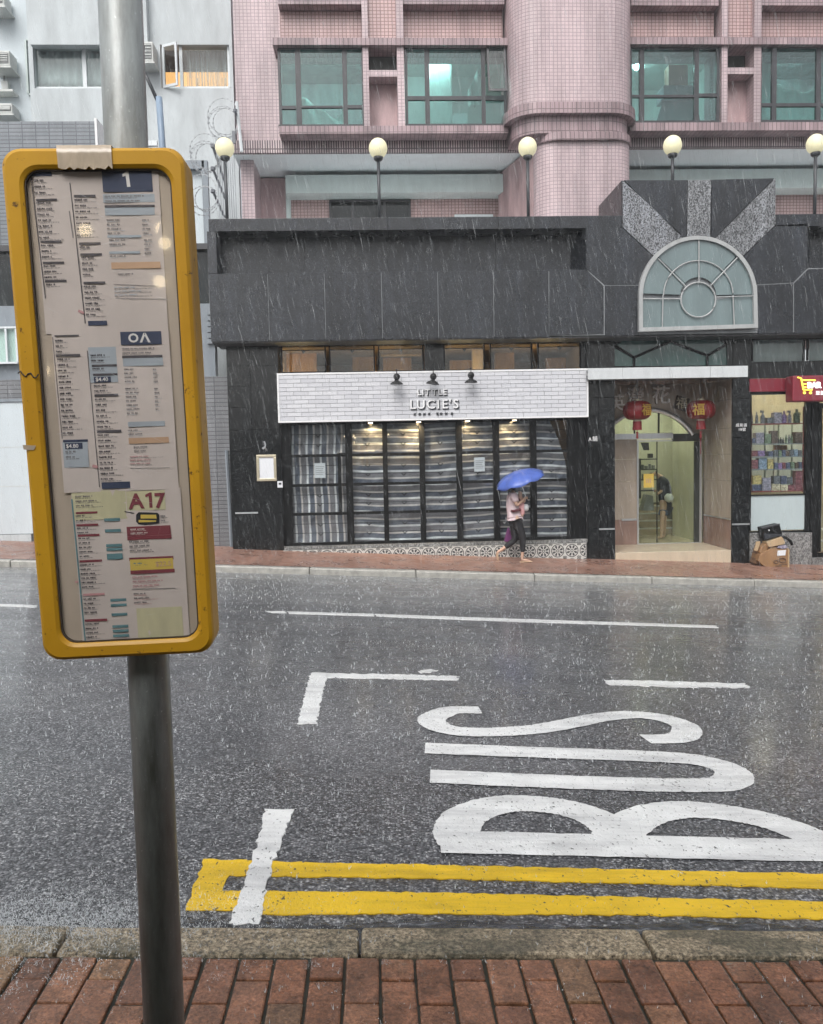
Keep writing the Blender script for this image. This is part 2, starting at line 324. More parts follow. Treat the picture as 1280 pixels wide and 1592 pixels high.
def m_farbrick():
    m, nt, b, _ = new_mat('red brick paving across the street'); u = uvc(nt)
    br = nt.nodes.new('ShaderNodeTexBrick'); 
    rot = nd(nt, 'ShaderNodeMapping'); rot.inputs['Rotation'].default_value = (0, 0, rad(45)); nt.links.new(u, rot.inputs[0]); nt.links.new(rot.outputs[0], br.inputs['Vector'])
    for k, v in (('Color1', (0.26, 0.135, 0.10, 1)), ('Color2', (0.33, 0.19, 0.145, 1)), ('Mortar', (0.17, 0.12, 0.10, 1)), ('Scale', 1.0), ('Mortar Size', 0.006), ('Brick Width', 0.2), ('Row Height', 0.1)): br.inputs[k].default_value = v
    p = geo(nt)
    d = ramp(nt, noise(nt, p, 1.5, 5), [(0.3, (0.75,) * 3), (0.7, (1.15,) * 3)])
    nt.links.new(mixc(nt, 1, br.outputs['Color'], d, 'MULTIPLY'), b.inputs['Base Color'])
    nt.links.new(ramp(nt, noise(nt, p, 3, 4), [(0.35, (0.2,) * 3), (0.65, (0.55,) * 3)]), b.inputs['Roughness'])
    bump(nt, b, br.outputs['Fac'], -0.4, 0.004)
    return m
M['far_brick'] = m_farbrick()
def m_pole():
    m, nt, b, _ = new_mat('wet galvanised pole'); p = geo(nt)
    mp = nd(nt, 'ShaderNodeMapping'); mp.inputs['Scale'].default_value = (1, 1, 0.18); nt.links.new(p, mp.inputs[0])
    f = noise(nt, mp.outputs[0], 24, 6, 0.7)
    c = ramp(nt, f, [(0.28, (0.14, 0.145, 0.13)), (0.5, (0.30, 0.32, 0.315)), (0.72, (0.44, 0.48, 0.48))])
    sp = ramp(nt, noise(nt, p, 170, 3), [(0.66, (1, 1, 1)), (0.74, (1.9, 1.9, 1.9))])
    nt.links.new(mixc(nt, 1, c, sp, 'MULTIPLY'), b.inputs['Base Color'])
    b.inputs['Roughness'].default_value = 0.36; b.inputs['Metallic'].default_value = 0.1
    bump(nt, b, noise(nt, p, 90, 3), 0.12, 0.004)
    return m
M['pole'] = m_pole()
def m_yellow(name):
    m, nt, b, _ = new_mat(name); p = geo(nt)
    n1 = noise(nt, p, 5, 5, 0.6)
    c = ramp(nt, n1, [(0.3, (0.48, 0.245, 0.010)), (0.7, (0.60, 0.325, 0.014))])
    sc = ramp(nt, noise(nt, p, 38, 6, 0.75), [(0.335, (1, 1, 1)), (0.39, (0, 0, 0))])
    nt.links.new(mixc(nt, sc, c, (0.10, 0.045, 0.012)), b.inputs['Base Color'])
    b.inputs['Roughness'].default_value = 0.42
    bump(nt, b, noise(nt, p, 45, 4), 0.08, 0.004)
    return m
M['yellow'] = m_yellow('worn yellow fibreglass')
M['poster'] = plain('creased timetable paper', (0.64, 0.58, 0.56), 0.65, var=0.08, scale=7, streak=False)
M['poster_old'] = plain('stained backing sheet', (0.50, 0.43, 0.36), 0.65, var=0.16, scale=9)
M['poster_map'] = None
M['blue_print'] = plain('navy printed block', (0.045, 0.062, 0.12), 0.6, var=0.1)
M['grey_print'] = plain('grey printed text', (0.22, 0.21, 0.22), 0.6, var=0.2, scale=90)
M['dark_print'] = plain('dark printed text', (0.09, 0.085, 0.10), 0.6, var=0.2, scale=90)
M['pale_blue_print'] = plain('pale blue print', (0.42, 0.48, 0.55), 0.6)
M['orange_print'] = plain('orange printed bar', (0.60, 0.40, 0.27), 0.6)
M['crimson_print'] = plain('crimson print', (0.24, 0.055, 0.075), 0.6)
M['pink_print'] = plain('pink print', (0.58, 0.32, 0.34), 0.6)
M['teal_print'] = plain('teal print', (0.13, 0.27, 0.31), 0.6)
M['yellow_print'] = plain('yellow print', (0.72, 0.55, 0.12), 0.6)
M['green_print'] = plain('pale green map print', (0.62, 0.60, 0.40), 0.6, var=0.2, scale=12)
M['tape'] = plain('wrinkled packing tape', (0.46, 0.38, 0.29), 0.35, var=0.22, scale=40, coat=0.3)
M['cover'] = glass('acrylic cover sheet', (0.95, 0.94, 0.92), 1.0, 0.035)
def m_water():
    m = bpy.data.materials.new('rain water'); m.use_nodes = True; nt = m.node_tree; nt.nodes.clear()
    out = nt.nodes.new('ShaderNodeOutputMaterial'); t = nt.nodes.new('ShaderNodeBsdfTransparent'); b = nd(nt, 'ShaderNodeBsdfPrincipled')
    b.inputs['Base Color'].default_value = (0.80, 0.84, 0.86, 1); b.inputs['Roughness'].default_value = 0.15
    mx = nt.nodes.new('ShaderNodeMixShader'); mx.inputs[0].default_value = 0.27
    nt.links.new(t.outputs[0], mx.inputs[1]); nt.links.new(b.outputs[0], mx.inputs[2]); nt.links.new(mx.outputs[0], out.inputs[0]); return m
M['rain'] = m_water(); M['splash'] = m_water(); M['splash'].name = 'splashing water'; M['splash'].node_tree.nodes['Mix Shader'].inputs[0].default_value = 0.48; M['rain'].node_tree.nodes['Mix Shader'].inputs[0].default_value = 0.27
def m_tarp(name, vertical):
    m, nt, b, _ = new_mat(name); u = uvc(nt)
    s = nt.nodes.new('ShaderNodeSeparateXYZ'); nt.links.new(u, s.inputs[0])
    k = math_(nt, 'DIVIDE', s.outputs[0 if vertical else 1], 0.286)
    f = math_(nt, 'FRACT', k)
    navy, slate, white, beige, plum = (0.11, 0.125, 0.17), (0.22, 0.222, 0.25), (0.84, 0.84, 0.85), (0.74, 0.68, 0.65), (0.20, 0.19, 0.21)
    c = nt.nodes.new('ShaderNodeValToRGB'); c.color_ramp.interpolation = 'CONSTANT'; e = c.color_ramp.elements
    st = [(0.0, white), (0.14, navy), (0.48, slate), (0.50, beige), (0.62, plum), (0.97, slate)]
    while len(e) < len(st): e.new(0.5)
    for i, (p_, cc) in enumerate(st): e[i].position = p_; e[i].color = c4(cc)
    nt.links.new(f, c.inputs[0])
    d = ramp(nt, noise(nt, u, 2.4, 5, 0.65), [(0.3, (0.75,) * 3), (0.7, (1.2,) * 3)])
    nt.links.new(mixc(nt, 1, c.outputs[0], d, 'MULTIPLY'), b.inputs['Base Color'])
    b.inputs['Roughness'].default_value = 0.32; b.inputs['Specular IOR Level'].default_value = 0.7
    return m
M['tarp_h'] = m_tarp('striped woven plastic sheet', False); M['tarp_v'] = m_tarp('upright striped woven plastic sheet', True)
def m_signtile():
    m, nt, b, _ = new_mat('white glazed brick tile'); oi = nt.nodes.new('ShaderNodeObjectInfo')
    nt.links.new(ramp(nt, oi.outputs['Random'], [(0, (0.54, 0.545, 0.575)), (1, (0.62, 0.625, 0.65))]), b.inputs['Base Color'])
    b.inputs['Roughness'].default_value = 0.3; return m
M['sign_tile'] = m_signtile()
def m_pattern():
    m, nt, b, _ = new_mat('black and white patterned tile'); u = uvc(nt)
    s = nt.nodes.new('ShaderNodeSeparateXYZ'); nt.links.new(u, s.inputs[0]); x, y = s.outputs[0], s.outputs[1]
    d = math_(nt, 'SQRT', math_(nt, 'ADD', math_(nt, 'MULTIPLY', x, x), math_(nt, 'MULTIPLY', y, y)))
    an = math_(nt, 'ARCTAN2', y, x)
    ring = math_(nt, 'LESS_THAN', math_(nt, 'ABSOLUTE', math_(nt, 'SUBTRACT', d, 0.86)), 0.06)
    pet = math_(nt, 'MULTIPLY', math_(nt, 'LESS_THAN', math_(nt, 'ABSOLUTE', math_(nt, 'SUBTRACT', d, 0.52)), math_(nt, 'MULTIPLY', math_(nt, 'ABSOLUTE', math_(nt, 'SINE', math_(nt, 'MULTIPLY', an, 4.0))), 0.24)), math_(nt, 'GREATER_THAN', math_(nt, 'ABSOLUTE', math_(nt, 'SINE', math_(nt, 'MULTIPLY', an, 4.0))), 0.55))
    d2 = math_(nt, 'ADD', math_(nt, 'ABSOLUTE', math_(nt, 'SUBTRACT', x, 0.88)), math_(nt, 'ABSOLUTE', math_(nt, 'SUBTRACT', y, 0.88)))
    cor = math_(nt, 'LESS_THAN', math_(nt, 'ABSOLUTE', math_(nt, 'SUBTRACT', d2, 0.13)), 0.06)
    cen = math_(nt, 'LESS_THAN', math_(nt, 'ABSOLUTE', math_(nt, 'SUBTRACT', d, 0.16)), 0.05)
    f = math_(nt, 'MAXIMUM', math_(nt, 'MAXIMUM', ring, pet), math_(nt, 'MAXIMUM', cor, cen))
    nt.links.new(mixc(nt, f, (0.58, 0.58, 0.55), (0.03, 0.032, 0.035)), b.inputs['Base Color']); b.inputs['Roughness'].default_value = 0.3
    return m
M['pattern_tile'] = m_pattern()
def m_goods(i, col):
    g_ = sum(col) / 3; col = tuple(c * .68 + g_ * .32 + .015 for c in col)
    key = 'goods%d' % i
    if key not in M:
        m, nt, b, _ = new_mat('packaging %s' % ['slate', 'lilac', 'violet', 'navy', 'cream', 'yellow', 'crimson', 'green', 'orange', 'brown', 'sky blue', 'black'][i]); p = geo(nt)
        n = noise(nt, p, 26, 4, 0.7)
        nt.links.new(ramp(nt, n, [(0.34, tuple(c * 0.45 for c in col)), (0.5, col), (0.64, tuple(min(1, c * 1.4 + 0.08) for c in col))]), b.inputs['Base Color'])
        b.inputs['Roughness'].default_value = 0.35; M[key] = m
    return M[key]

# ------------------------------------------------------------------ mesh helpers
class MB:
    def __init__(self): self.v = []; self.f = []; self.uv = {}
    def add(self, vs, fs, uvs=None):
        n = len(self.v); self.v += [tuple(v) for v in vs]
        for i, f in enumerate(fs):
            if uvs: self.uv[len(self.f)] = uvs[i]
            self.f.append(tuple(n + k for k in f))
        return self
    def box(self, x0, x1, y0, y1, z0, z1):
        return self.add([(x0, y0, z0), (x1, y0, z0), (x1, y1, z0), (x0, y1, z0), (x0, y0, z1), (x1, y0, z1), (x1, y1, z1), (x0, y1, z1)],
                        [(0, 1, 5, 4), (1, 2, 6, 5), (2, 3, 7, 6), (3, 0, 4, 7), (4, 5, 6, 7), (3, 2, 1, 0)])
    def pbox(self, a, b, c, d, Y, depth):
        x0, x1, z0, z1 = R4(a, b, c, d, Y); return self.box(x0, x1, Y, Y + depth, z0, z1)
    def prism(self, pts, y0, y1):                      # pts: (x,z) outline, from y0 to y1
        n = len(pts)
        return self.add([(x, y0, z) for x, z in pts] + [(x, y1, z) for x, z in pts],
                        [tuple(range(n)), tuple(range(2 * n - 1, n - 1, -1))] + [(i, (i + 1) % n, n + (i + 1) % n, n + i) for i in range(n)])
    def prism_z(self, pts, z0, z1, arc=False):         # pts: (x,y) footprint
        n = len(pts); L = [0]
        for i in range(n): L.append(L[-1] + math.hypot(pts[(i + 1) % n][0] - pts[i][0], pts[(i + 1) % n][1] - pts[i][1]))
        self.add([(x, y, z0) for x, y in pts] + [(x, y, z1) for x, y in pts], [tuple(range(n)), tuple(range(2 * n - 1, n - 1, -1))])
        k = len(self.v) - 2 * n
        for i in range(n):
            j = (i + 1) % n
            self.uv[len(self.f)] = [(L[i], z0), (L[i + 1], z0), (L[i + 1], z1), (L[i], z1)]
            self.f.append((k + i, k + j, k + n + j, k + n + i))
        return self
    def tube(self, path, r, n=6, closed=False, taper=None):
        P = [Vector(p) for p in path]; m = len(P); rings = []
        for i, p in enumerate(P):
            t = (P[(i + 1) % m] - P[i - 1]) if closed else (P[min(i + 1, m - 1)] - P[max(i - 1, 0)])
            t.normalize(); a = Vector((0, 0, 1)) if abs(t.z) < 0.9 else Vector((1, 0, 0))
            u = t.cross(a).normalized(); w = t.cross(u)
            rr = r if taper is None else taper[i]
            rings.append([p + (u * math.cos(2 * math.pi * k / n) + w * math.sin(2 * math.pi * k / n)) * rr for k in range(n)])
        vs = [q for ring in rings for q in ring]; fs = []
        for i in range(m if closed else m - 1):
            for k in range(n):
                fs.append((i * n + k, i * n + (k + 1) % n, ((i + 1) % m) * n + (k + 1) % n, ((i + 1) % m) * n + k))
        if not closed: fs += [tuple(range(n - 1, -1, -1)), tuple((m - 1) * n + k for k in range(n))]
        return self.add(vs, fs)
    def lathe(self, prof, c, n=20, axis=Vector((0, 0, 1))):
        q = Vector((0, 0, 1)).rotation_difference(Vector(axis)); c = Vector(c); vs = []; fs = []
        for r, z in prof:
            for k in range(n):
                vs.append(c + q @ Vector((r * math.cos(2 * math.pi * k / n), r * math.sin(2 * math.pi * k / n), z)))
        for i in range(len(prof) - 1):
            for k in range(n): fs.append((i * n + k, i * n + (k + 1) % n, (i + 1) * n + (k + 1) % n, (i + 1) * n + k))
        fs += [tuple(range(n - 1, -1, -1)), tuple((len(prof) - 1) * n + k for k in range(n))]
        return self.add(vs, fs)
    def mesh(self, name, mat, smooth=False, autouv=True):
        me = bpy.data.meshes.new(name); bm = bmesh.new()
        V = [bm.verts.new(v) for v in self.v]; uvl = bm.loops.layers.uv.new('UVMap')
        for i, f in enumerate(self.f):
            try: face = bm.faces.new([V[k] for k in f])
            except ValueError: continue
            face.smooth = smooth
            if i in self.uv:
                for l, q in zip(face.loops, self.uv[i]): l[uvl].uv = q
            elif autouv:
                face.normal_update(); nn = face.normal
                ax = max(range(3), key=lambda k: abs(nn[k]))
                for l in face.loops:
                    co = l.vert.co
                    l[uvl].uv = (co.y, co.z) if ax == 0 else ((co.x, co.z) if ax == 1 else (co.x, co.y))
        bmesh.ops.recalc_face_normals(bm, faces=bm.faces)
        bm.to_mesh(me); bm.free(); me.materials.append(mat); return me
    def build(self, name, mat, parent=None, smooth=False, bevel=0.0, seg=2):
        return link(name, self.mesh(name, mat, smooth), parent, bevel, seg)
def link(name, me, parent=None, bevel=0.0, seg=2):
    o = bpy.data.objects.new(name, me); COL.objects.link(o)
    if parent is not None: attach(o, parent)
    if bevel:
        b = o.modifiers.new('bevel', 'BEVEL'); b.width = bevel; b.segments = seg; b.limit_method = 'ANGLE'; b.angle_limit = rad(40)
    return o
def wpos(o):
    t = Vector(o.location)
    p = o.parent
    while p is not None: t += Vector(p.location) if p.type == 'EMPTY' else Vector(); p = p.parent
    return t
def attach(o, parent):                                # keeps the world position of o (all empties are unrotated)
    base = Vector()
    p = parent
    while p is not None: base += Vector(p.location); p = p.parent
    o.parent = parent; o.location = Vector(o.location) - base
def thing(name, label, cat, loc=(0, 0, 0), group=None):
    o = bpy.data.objects.new(name, None); COL.objects.link(o); o.location = loc; o.empty_display_size = 0.1
    o['label'] = label; o['category'] = cat
    if group: o['group'] = group
    return o
def tag(o, label, cat, group=None):
    o['label'] = label; o['category'] = cat
    if group: o['group'] = group
    return o
def kind(o, k): o['kind'] = k; return o
def slab(mb, pts, Y, depth, gap=0.004):               # stone piece from photo outline, shrunk by the joint
    P = [at(x, y, Y) for x, y in pts]; cx = sum(p.x for p in P) / len(P); cz = sum(p.z for p in P) / len(P)
    out = []
    for p in P:
        d = Vector((p.x - cx, 0, p.z - cz)); L = d.length
        d = d * max(0.0, (L - gap * 1.4) / L); out.append((cx + d.x, cz + d.z))
    return mb.prism(out, Y, Y + depth)
_tc = {}
def text(body, size, mat, depth=0.01, align='LEFT', bold=0.0, sx=1.0):
    key = (body, size, mat.name, depth, align, bold, sx)
    if key in _tc: return _tc[key]
    c = bpy.data.curves.new('lettering', 'FONT'); c.body = body; c.size = size; c.extrude = depth / 2; c.align_x = align; c.offset = bold * size; c.resolution_u = 3
    o = bpy.data.objects.new('lettering', c); COL.objects.link(o)
    bpy.context.view_layer.update()
    me = bpy.data.meshes.new_from_object(o.evaluated_get(bpy.context.evaluated_depsgraph_get()))
    bpy.data.objects.remove(o); bpy.data.curves.remove(c)
    me.transform(Matrix.Rotation(rad(90), 4, 'X') @ Matrix.Diagonal((sx, 1, 1, 1))); me.materials.clear(); me.materials.append(mat); _tc[key] = me
    return me
def put_text(name, body, x, y, z, h, mat, parent, depth=0.01, align='CENTER', bold=0.0, sx=1.0):
    o = bpy.data.objects.new(name, text(body, h / 0.72, mat, depth, align, bold, sx)); COL.objects.link(o); o.location = (x, y, z)
    if parent is not None: attach(o, parent)
    return o
def skin(name, nodes, edges, mat, parent, root=0, sub=2):
    me = bpy.data.meshes.new(name); me.from_pydata([n[:3] for n in nodes], edges, []); me.materials.append(mat)
    o = bpy.data.objects.new(name, me); COL.objects.link(o)
    m = o.modifiers.new('skin', 'SKIN'); m.use_smooth_shade = True
    for i, n in enumerate(nodes):
        d = me.skin_vertices[0].data[i]; r = n[3]; d.radius = (r, n[4] if len(n) > 4 else r); d.use_root = (i == root)
    s = o.modifiers.new('sub', 'SUBSURF'); s.levels = sub; s.render_levels = sub
    if parent is not None: attach(o, parent)
    return o

# ================================================================== THE SETTING
YC0, YC1 = 2.447, 2.303                                # near kerb, road side and footway side
def sheet(name, fn, xs, ys, mat, dz=0.0, jit=0.0):
    vs = [(x, y, fn(x, y) + dz + (random.uniform(-jit, jit) if jit else 0)) for y in ys for x in xs]; n = len(xs)
    fs = [(j * n + i, j * n + i + 1, (j + 1) * n + i + 1, (j + 1) * n + i) for j in range(len(ys) - 1) for i in range(n - 1)]
    return kind(MB().add(vs, fs).build(name, mat), 'structure')
lin = lambda a, b, n: [a + (b - a) * i / (n - 1) for i in range(n)]
ground = sheet('ground', lambda x, y: z_road(x, y) - 0.35, lin(-150, 150, 5), lin(-120, 160, 5), M['soffit'])
road = sheet('road', z_road, lin(-60, 60, 13), lin(YC0 - 0.05, 15.05, 9), M['asphalt'])
pave = sheet('pavement', lambda x, y: z_near(x, y) - 0.010, lin(-60, 60, 5), lin(-1.6, YC1 - 0.004, 4), M['joint_dirt'])
def far_z(x, y): return z_far(x, y)
farp = sheet('pavement_across_the_street', z_far, lin(-60, 60, 5), lin(15.17, 19.2, 4), M['far_brick'])

# near paving bricks, each one a piece of the pavement
bm_ = MB().box(-0.0465, 0.0465, -0.0965, 0.0965, -0.05, 0.0).mesh('brick', M['brick'])
half = MB().box(-0.0465, 0.0465, -0.0465, 0.0465, -0.05, 0.0).mesh('half_brick', M['brick'])
for i in range(-19, 20):
    x = i * 0.1 + 0.03
    y = YC1 - 0.012
    first = True
    while y > 1.55:
        hb = first and i % 2 == 0
        L = 0.1 if hb else 0.2
        o = link('brick', half if hb else bm_, None, 0.006, 2)
        yy = y - L / 2
        o.location = (x + random.uniform(-.0015, .0015), yy + random.uniform(-.002, .002), z_near(x, yy) + random.uniform(-0.004, 0.003))
        o.rotation_euler = (random.uniform(-.012, .012), math.atan(-GX) + random.uniform(-.015, .015), random.uniform(-.012, .012))
        o.parent = pave
        y -= L; first = False
# kerbs
def kerb_run(xs, y0, y1, ztop, drop, mat, jit, bev):
    for a, b in zip(xs[:-1], xs[1:]):
        n = 9; m = MB(); j = [random.uniform(-jit, jit) for _ in range(4)]
        top = []; 
        for k in range(n):
            x = a + 0.004 + (b - a - 0.008) * k / (n - 1)
            e = random.uniform(-jit, jit)
            top.append((x, y1 + e * 0.7, y0 + random.uniform(-jit, jit) * 0.6, ztop(x) + j[0] * .4))
        vs = []
        for x, ya, yb, z in top: vs += [(x, ya, z - drop), (x, ya, z), (x, yb, z - 0.004), (x, yb, z - drop)]
        fs = []
        for k in range(n - 1):
            for q in range(3): fs.append((4 * k + q, 4 * k + q + 1, 4 * k + 5 + q, 4 * k + 4 + q))
        fs += [(0, 1, 2, 3), (4 * n - 4, 4 * n - 3, 4 * n - 2, 4 * n - 1)]
        m.add(vs, fs); yield m, mat, bev
kerb_root = kind(MB().add([(-60, YC1 + .01, z_near(-60, 0) - .13), (60, YC1 + .01, z_near(60, 0) - .13), (60, YC0 - .01, z_near(60, 0) - .13), (-60, YC0 - .01, z_near(-60, 0) - .13)], [(0, 1, 2, 3)]).build('kerb', M['joint_dirt']), 'structure')
xs = [-8.7 + 0.87 * i - 0.08 for i in range(0, 21)]
for m, mt, bv in kerb_run(xs, YC0, YC1, lambda x: z_near(x, 0) + 0.002, 0.16, M['kerb'], 0.006, 0.012):
    m.build('kerb_stone', mt, kerb_root, bevel=bv)
kerb2 = kind(MB().add([(-60, 15.02, z_far(-60, 15) - .12), (60, 15.02, z_far(60, 15) - .12), (60, 15.16, z_far(60, 15) - .12), (-60, 15.16, z_far(-60, 15) - .12)], [(0, 1, 2, 3)]).build('kerb_across_the_street', M['joint_dirt']), 'structure')
xs = [-13.2]
while xs[-1] < 15: xs.append(xs[-1] + random.choice([1.7, 1.95, 2.2]))
for m, mt, bv in kerb_run(xs, 15.0, 15.17, lambda x: z_far(x, 15) + 0.004, 0.2, M['kerb_far'], 0.008, 0.02):
    m.build('kerb_stone', mt, kerb2, bevel=bv)

# road markings: real sheets a few millimetres above the asphalt, pieces of the road
def edge_noise(P, step=0.03, amp=0.005):
    out = []
    for a, b in zip(P, P[1:] + P[:1]):
        n = max(1, int((b - a).length / step))
        for k in range(n):
            q = a.lerp(b, k / n); out.append(q + Vector((random.uniform(-amp, amp), random.uniform(-amp, amp), 0)))
    return out
def mark_poly(name, px, mat, dz, amp=0.006):
    P = [gr(x, y, z_road) for x, y in px]; P = edge_noise(P, 0.03, amp)
    n = len(P); m = MB()
    T = [(p.x, p.y, z_road(p.x, p.y) + dz) for p in P]; B = [(p.x, p.y, z_road(p.x, p.y) + 0.0005) for p in P]
    m.add(T + B, [tuple(range(n))] + [(i, (i + 1) % n, n + (i + 1) % n, n + i) for i in range(n)])
    return m.build(name, mat, road)
def catmull(P, per=10):
    out = []
    for i in range(len(P) - 1):
        p0, p1, p2, p3 = P[max(0, i - 1)], P[i], P[i + 1], P[min(len(P) - 1, i + 2)]
        for k in range(per):
            t = k / per
            out.append(0.5 * ((2 * p1) + (p2 - p0) * t + (2 * p0 - 5 * p1 + 4 * p2 - p3) * t * t + (3 * p1 - p0 - 3 * p2 + p3) * t ** 3))
    out.append(P[-1]); return out
def ribbon(m, px, w, dz, smooth=True, per=10):
    P = [gr(x, y, z_road) for x, y in px]
    if smooth: P = catmull(P, per)
    L, R_ = [], []
    for i, p in enumerate(P):
        t = P[min(i + 1, len(P) - 1)] - P[max(i - 1, 0)]; t.z = 0; t.normalize(); nrm = Vector((-t.y, t.x, 0))
        ww = (w if not isinstance(w, (list, tuple)) else w[0] + (w[1] - w[0]) * i / (len(P) - 1)) / 2
        a = p + nrm * (ww + random.uniform(-.004, .004)); b = p - nrm * (ww + random.uniform(-.004, .004))
        L.append(a); R_.append(b)
    vs = [(q.x, q.y, z_road(q.x, q.y) + dz) for q in L] + [(q.x, q.y, z_road(q.x, q.y) + dz) for q in R_]; n = len(L)
    m.add(vs, [(i, i + 1, n + i + 1, n + i) for i in range(n - 1)])
mS = MB(); ribbon(mS, [(747, 1105), (705, 1105), (682, 1112), (671, 1120), (683, 1131), (715, 1138), (765, 1139), (830, 1135), (885, 1126), (935, 1116), (985, 1112), (1030, 1117), (1062, 1128), (1068, 1140), (1050, 1149), (1003, 1150)], [0.185, 0.185], 0.005)
mS.build('painted_letter', M['road_white'], road)['label'] = 'white painted letter S'
mU = MB(); ribbon(mU, [(661, 1164), (760, 1168), (900, 1173), (1010, 1177), (1080, 1182), (1125, 1193), (1142, 1207), (1128, 1219), (1085, 1222), (1000, 1221), (880, 1217), (760, 1212), (669, 1208)], 0.20, 0.005)
mU.build('painted_letter', M['road_white'], road)['label'] = 'white painted letter U'
mB = MB(); ribbon(mB, [(684, 1310), (860, 1314), (1060, 1319), (1330, 1325)], 0.22, 0.0055)
ribbon(mB, [(720, 1314), (711, 1296), (720, 1274), (748, 1259), (790, 1250.5), (845, 1252), (895, 1261), (935, 1277), (962, 1300), (968, 1312)], 0.205, 0.0045)
ribbon(mB, [(950, 1314), (968, 1292), (1000, 1271), (1045, 1261), (1095, 1261), (1150, 1268), (1200, 1279), (1250, 1297), (1290, 1317)], 0.205, 0.005)
mB.build('painted_letter', M['road_white'], road)['label'] = 'white painted letter B nearest the kerb'
mark_poly('yellow_line', [(382, 1340), (660, 1346), (960, 1353), (1560, 1366), (1560, 1391), (960, 1374), (660, 1367), (382, 1363)], M['road_yellow'], 0.0045)
mark_poly('yellow_line', [(372, 1387), (660, 1389), (960, 1396), (1560, 1409), (1560, 1436), (960, 1424), (660, 1422), (412, 1424), (366, 1418)], M['road_yellow'], 0.0045)
mark_poly('yellow_line_end', [(318, 1337), (384, 1339), (384, 1363), (355, 1362), (346, 1386), (374, 1388), (366, 1418), (288, 1416)], M['road_yellow'], 0.004)
mark_poly('bay_line', [(414, 1260), (455, 1261), (437, 1312), (425, 1345), (412, 1390), (404, 1440), (354, 1440), (378, 1380), (398, 1320)], M['road_white'], 0.0075, 0.008)
mark_poly('bay_line', [(484, 1046), (511, 1047), (502, 1075), (492, 1126), (462, 1126), (472, 1090)], M['road_white'], 0.0045, 0.01)
mark_poly('bay_line', [(511, 1047.5), (600, 1049), (712, 1052), (711, 1058), (600, 1056), (508, 1054)], M['road_white'], 0.0045, 0.02)
mark_poly('bay_line', [(936, 1057.5), (1050, 1060), (1160, 1063.5), (1167, 1070), (1050, 1069), (945, 1065)], M['road_white'], 0.0045, 0.02)
mark_poly('centre_line', [(413, 950.5), (443, 950.6), (446, 953.6), (424, 953.4)], M['road_white'], 0.0045, 0.01)
mark_poly('centre_line', [(447, 951), (580, 954.7), (582, 958.4), (450, 954.5)], M['road_white'], 0.0045, 0.01)
mark_poly('centre_line', [(583, 955), (800, 962.5), (1112, 973), (1118, 976.5), (800, 967), (586, 958.8)], M['road_white'], 0.0045, 0.01)
mark_poly('centre_line', [(-330, 928), (57, 941.3), (57, 944.8), (-330, 931.5)], M['road_white'], 0.0045, 0.01)
mark_poly('paint_splash', [(652, 1043), (668, 1041), (679, 1043), (666, 1046), (656, 1047)], M['road_white'], 0.004, 0.02)
# thin stream of rain water along the gutter
gv, gf = [], []
gx_ = lin(-4, 4, 260)
for j in range(7):
    for x in gx_:
        y = YC0 + 0.003 + j * 0.035 + (0.02 * math.sin(x * 7) + random.uniform(-.012, .012) if j == 6 else 0)
        gv.append((x, y, z_road(x, y) + 0.006 + random.uniform(-.0035, .0035) - (0.004 if j == 6 else 0)))
for j in range(6):
    for i in range(259): gf.append((j * 260 + i, j * 260 + i + 1, (j + 1) * 260 + i + 1, (j + 1) * 260 + i))
mw, nt, b, _ = new_mat('gutter rain water')
pw = geo(nt); mpw = nd(nt, 'ShaderNodeMapping'); mpw.inputs['Scale'].default_value = (0.35, 1, 1); nt.links.new(pw, mpw.inputs[0])
nt.links.new(ramp(nt, noise(nt, mpw.outputs[0], 38, 6, 0.7), [(0.45, (0.030, 0.032, 0.036)), (0.60, (0.09, 0.095, 0.105)), (0.70, (0.42, 0.44, 0.47))]), b.inputs['Base Color'])
b.inputs['Roughness'].default_value = 0.08; bump(nt, b, noise(nt, mpw.outputs[0], 30, 5), 0.7, 0.01)
kind(MB().add(gv, gf).build('gutter_water', mw, smooth=True), 'structure')

# ================================================================== PINK APARTMENT BUILDING
YP, YB, YR = 19.25, 18.75, 20.6                          # plain wall, projecting window bays, recessed level below
pink = thing('apartment_building', 'pink mosaic-tiled apartment block with rounded bay behind the lamp posts', 'building', (4, 19.5, 5))
X = lambda px, py, Y: at(px, py, Y).x
Z = lambda px, py, Y: at(px, py, Y).z
zt = Z(640, -150, YP)                                    # carried on well above the frame
z_sl = Z(620, 239, 19.2)
xL, xR = X(365, 100, YP), X(1500, 100, YP)
m = MB(); m.box(xL, xR, YP, YP + 0.35, z_sl + 0.15, zt); m.box(xL, xL + 0.3, YP + 0.35, 24, 4.2, zt)
# the wall has openings only where the bays stand in front of it, so it is one slab with holes cut by building it in strips
m = MB()
def strips(m, x0, x1, z0, z1, holes, y0, y1):
    xs_ = sorted({x0, x1, *[h[0] for h in holes], *[h[1] for h in holes]})
    for a, b in zip(xs_[:-1], xs_[1:]):
        hz = sorted([(h[2], h[3]) for h in holes if h[0] < (a + b) / 2 < h[1]]); z = z0
        for q0, q1 in hz:
            if q0 > z: m.box(a, b, y0, y1, z, q0)
            z = q1
        if z < z1: m.box(a, b, y0, y1, z, z1)
holes = []
WINS = [((434, 72, 567, 197), ), ((630, 72, 788, 196), ), ((980, 72, 1118, 191), ), ((1182, 71, 1330, 190), )]
for (q,) in WINS:
    x0, x1, z0, z1 = R4(*q, YB); holes.append((x0, x1, z0, z1))
strips(m, xL, xR, z_sl + 0.15, zt, [(h[0] - .01, h[1] + .01, h[2] - .01, h[3] + .01) for h in holes], YP, YP + 0.35)
m.box(xL, xL + 0.3, YP + 0.36, 24, 4.2, zt)
m.build('wall', M['pink'], pink)
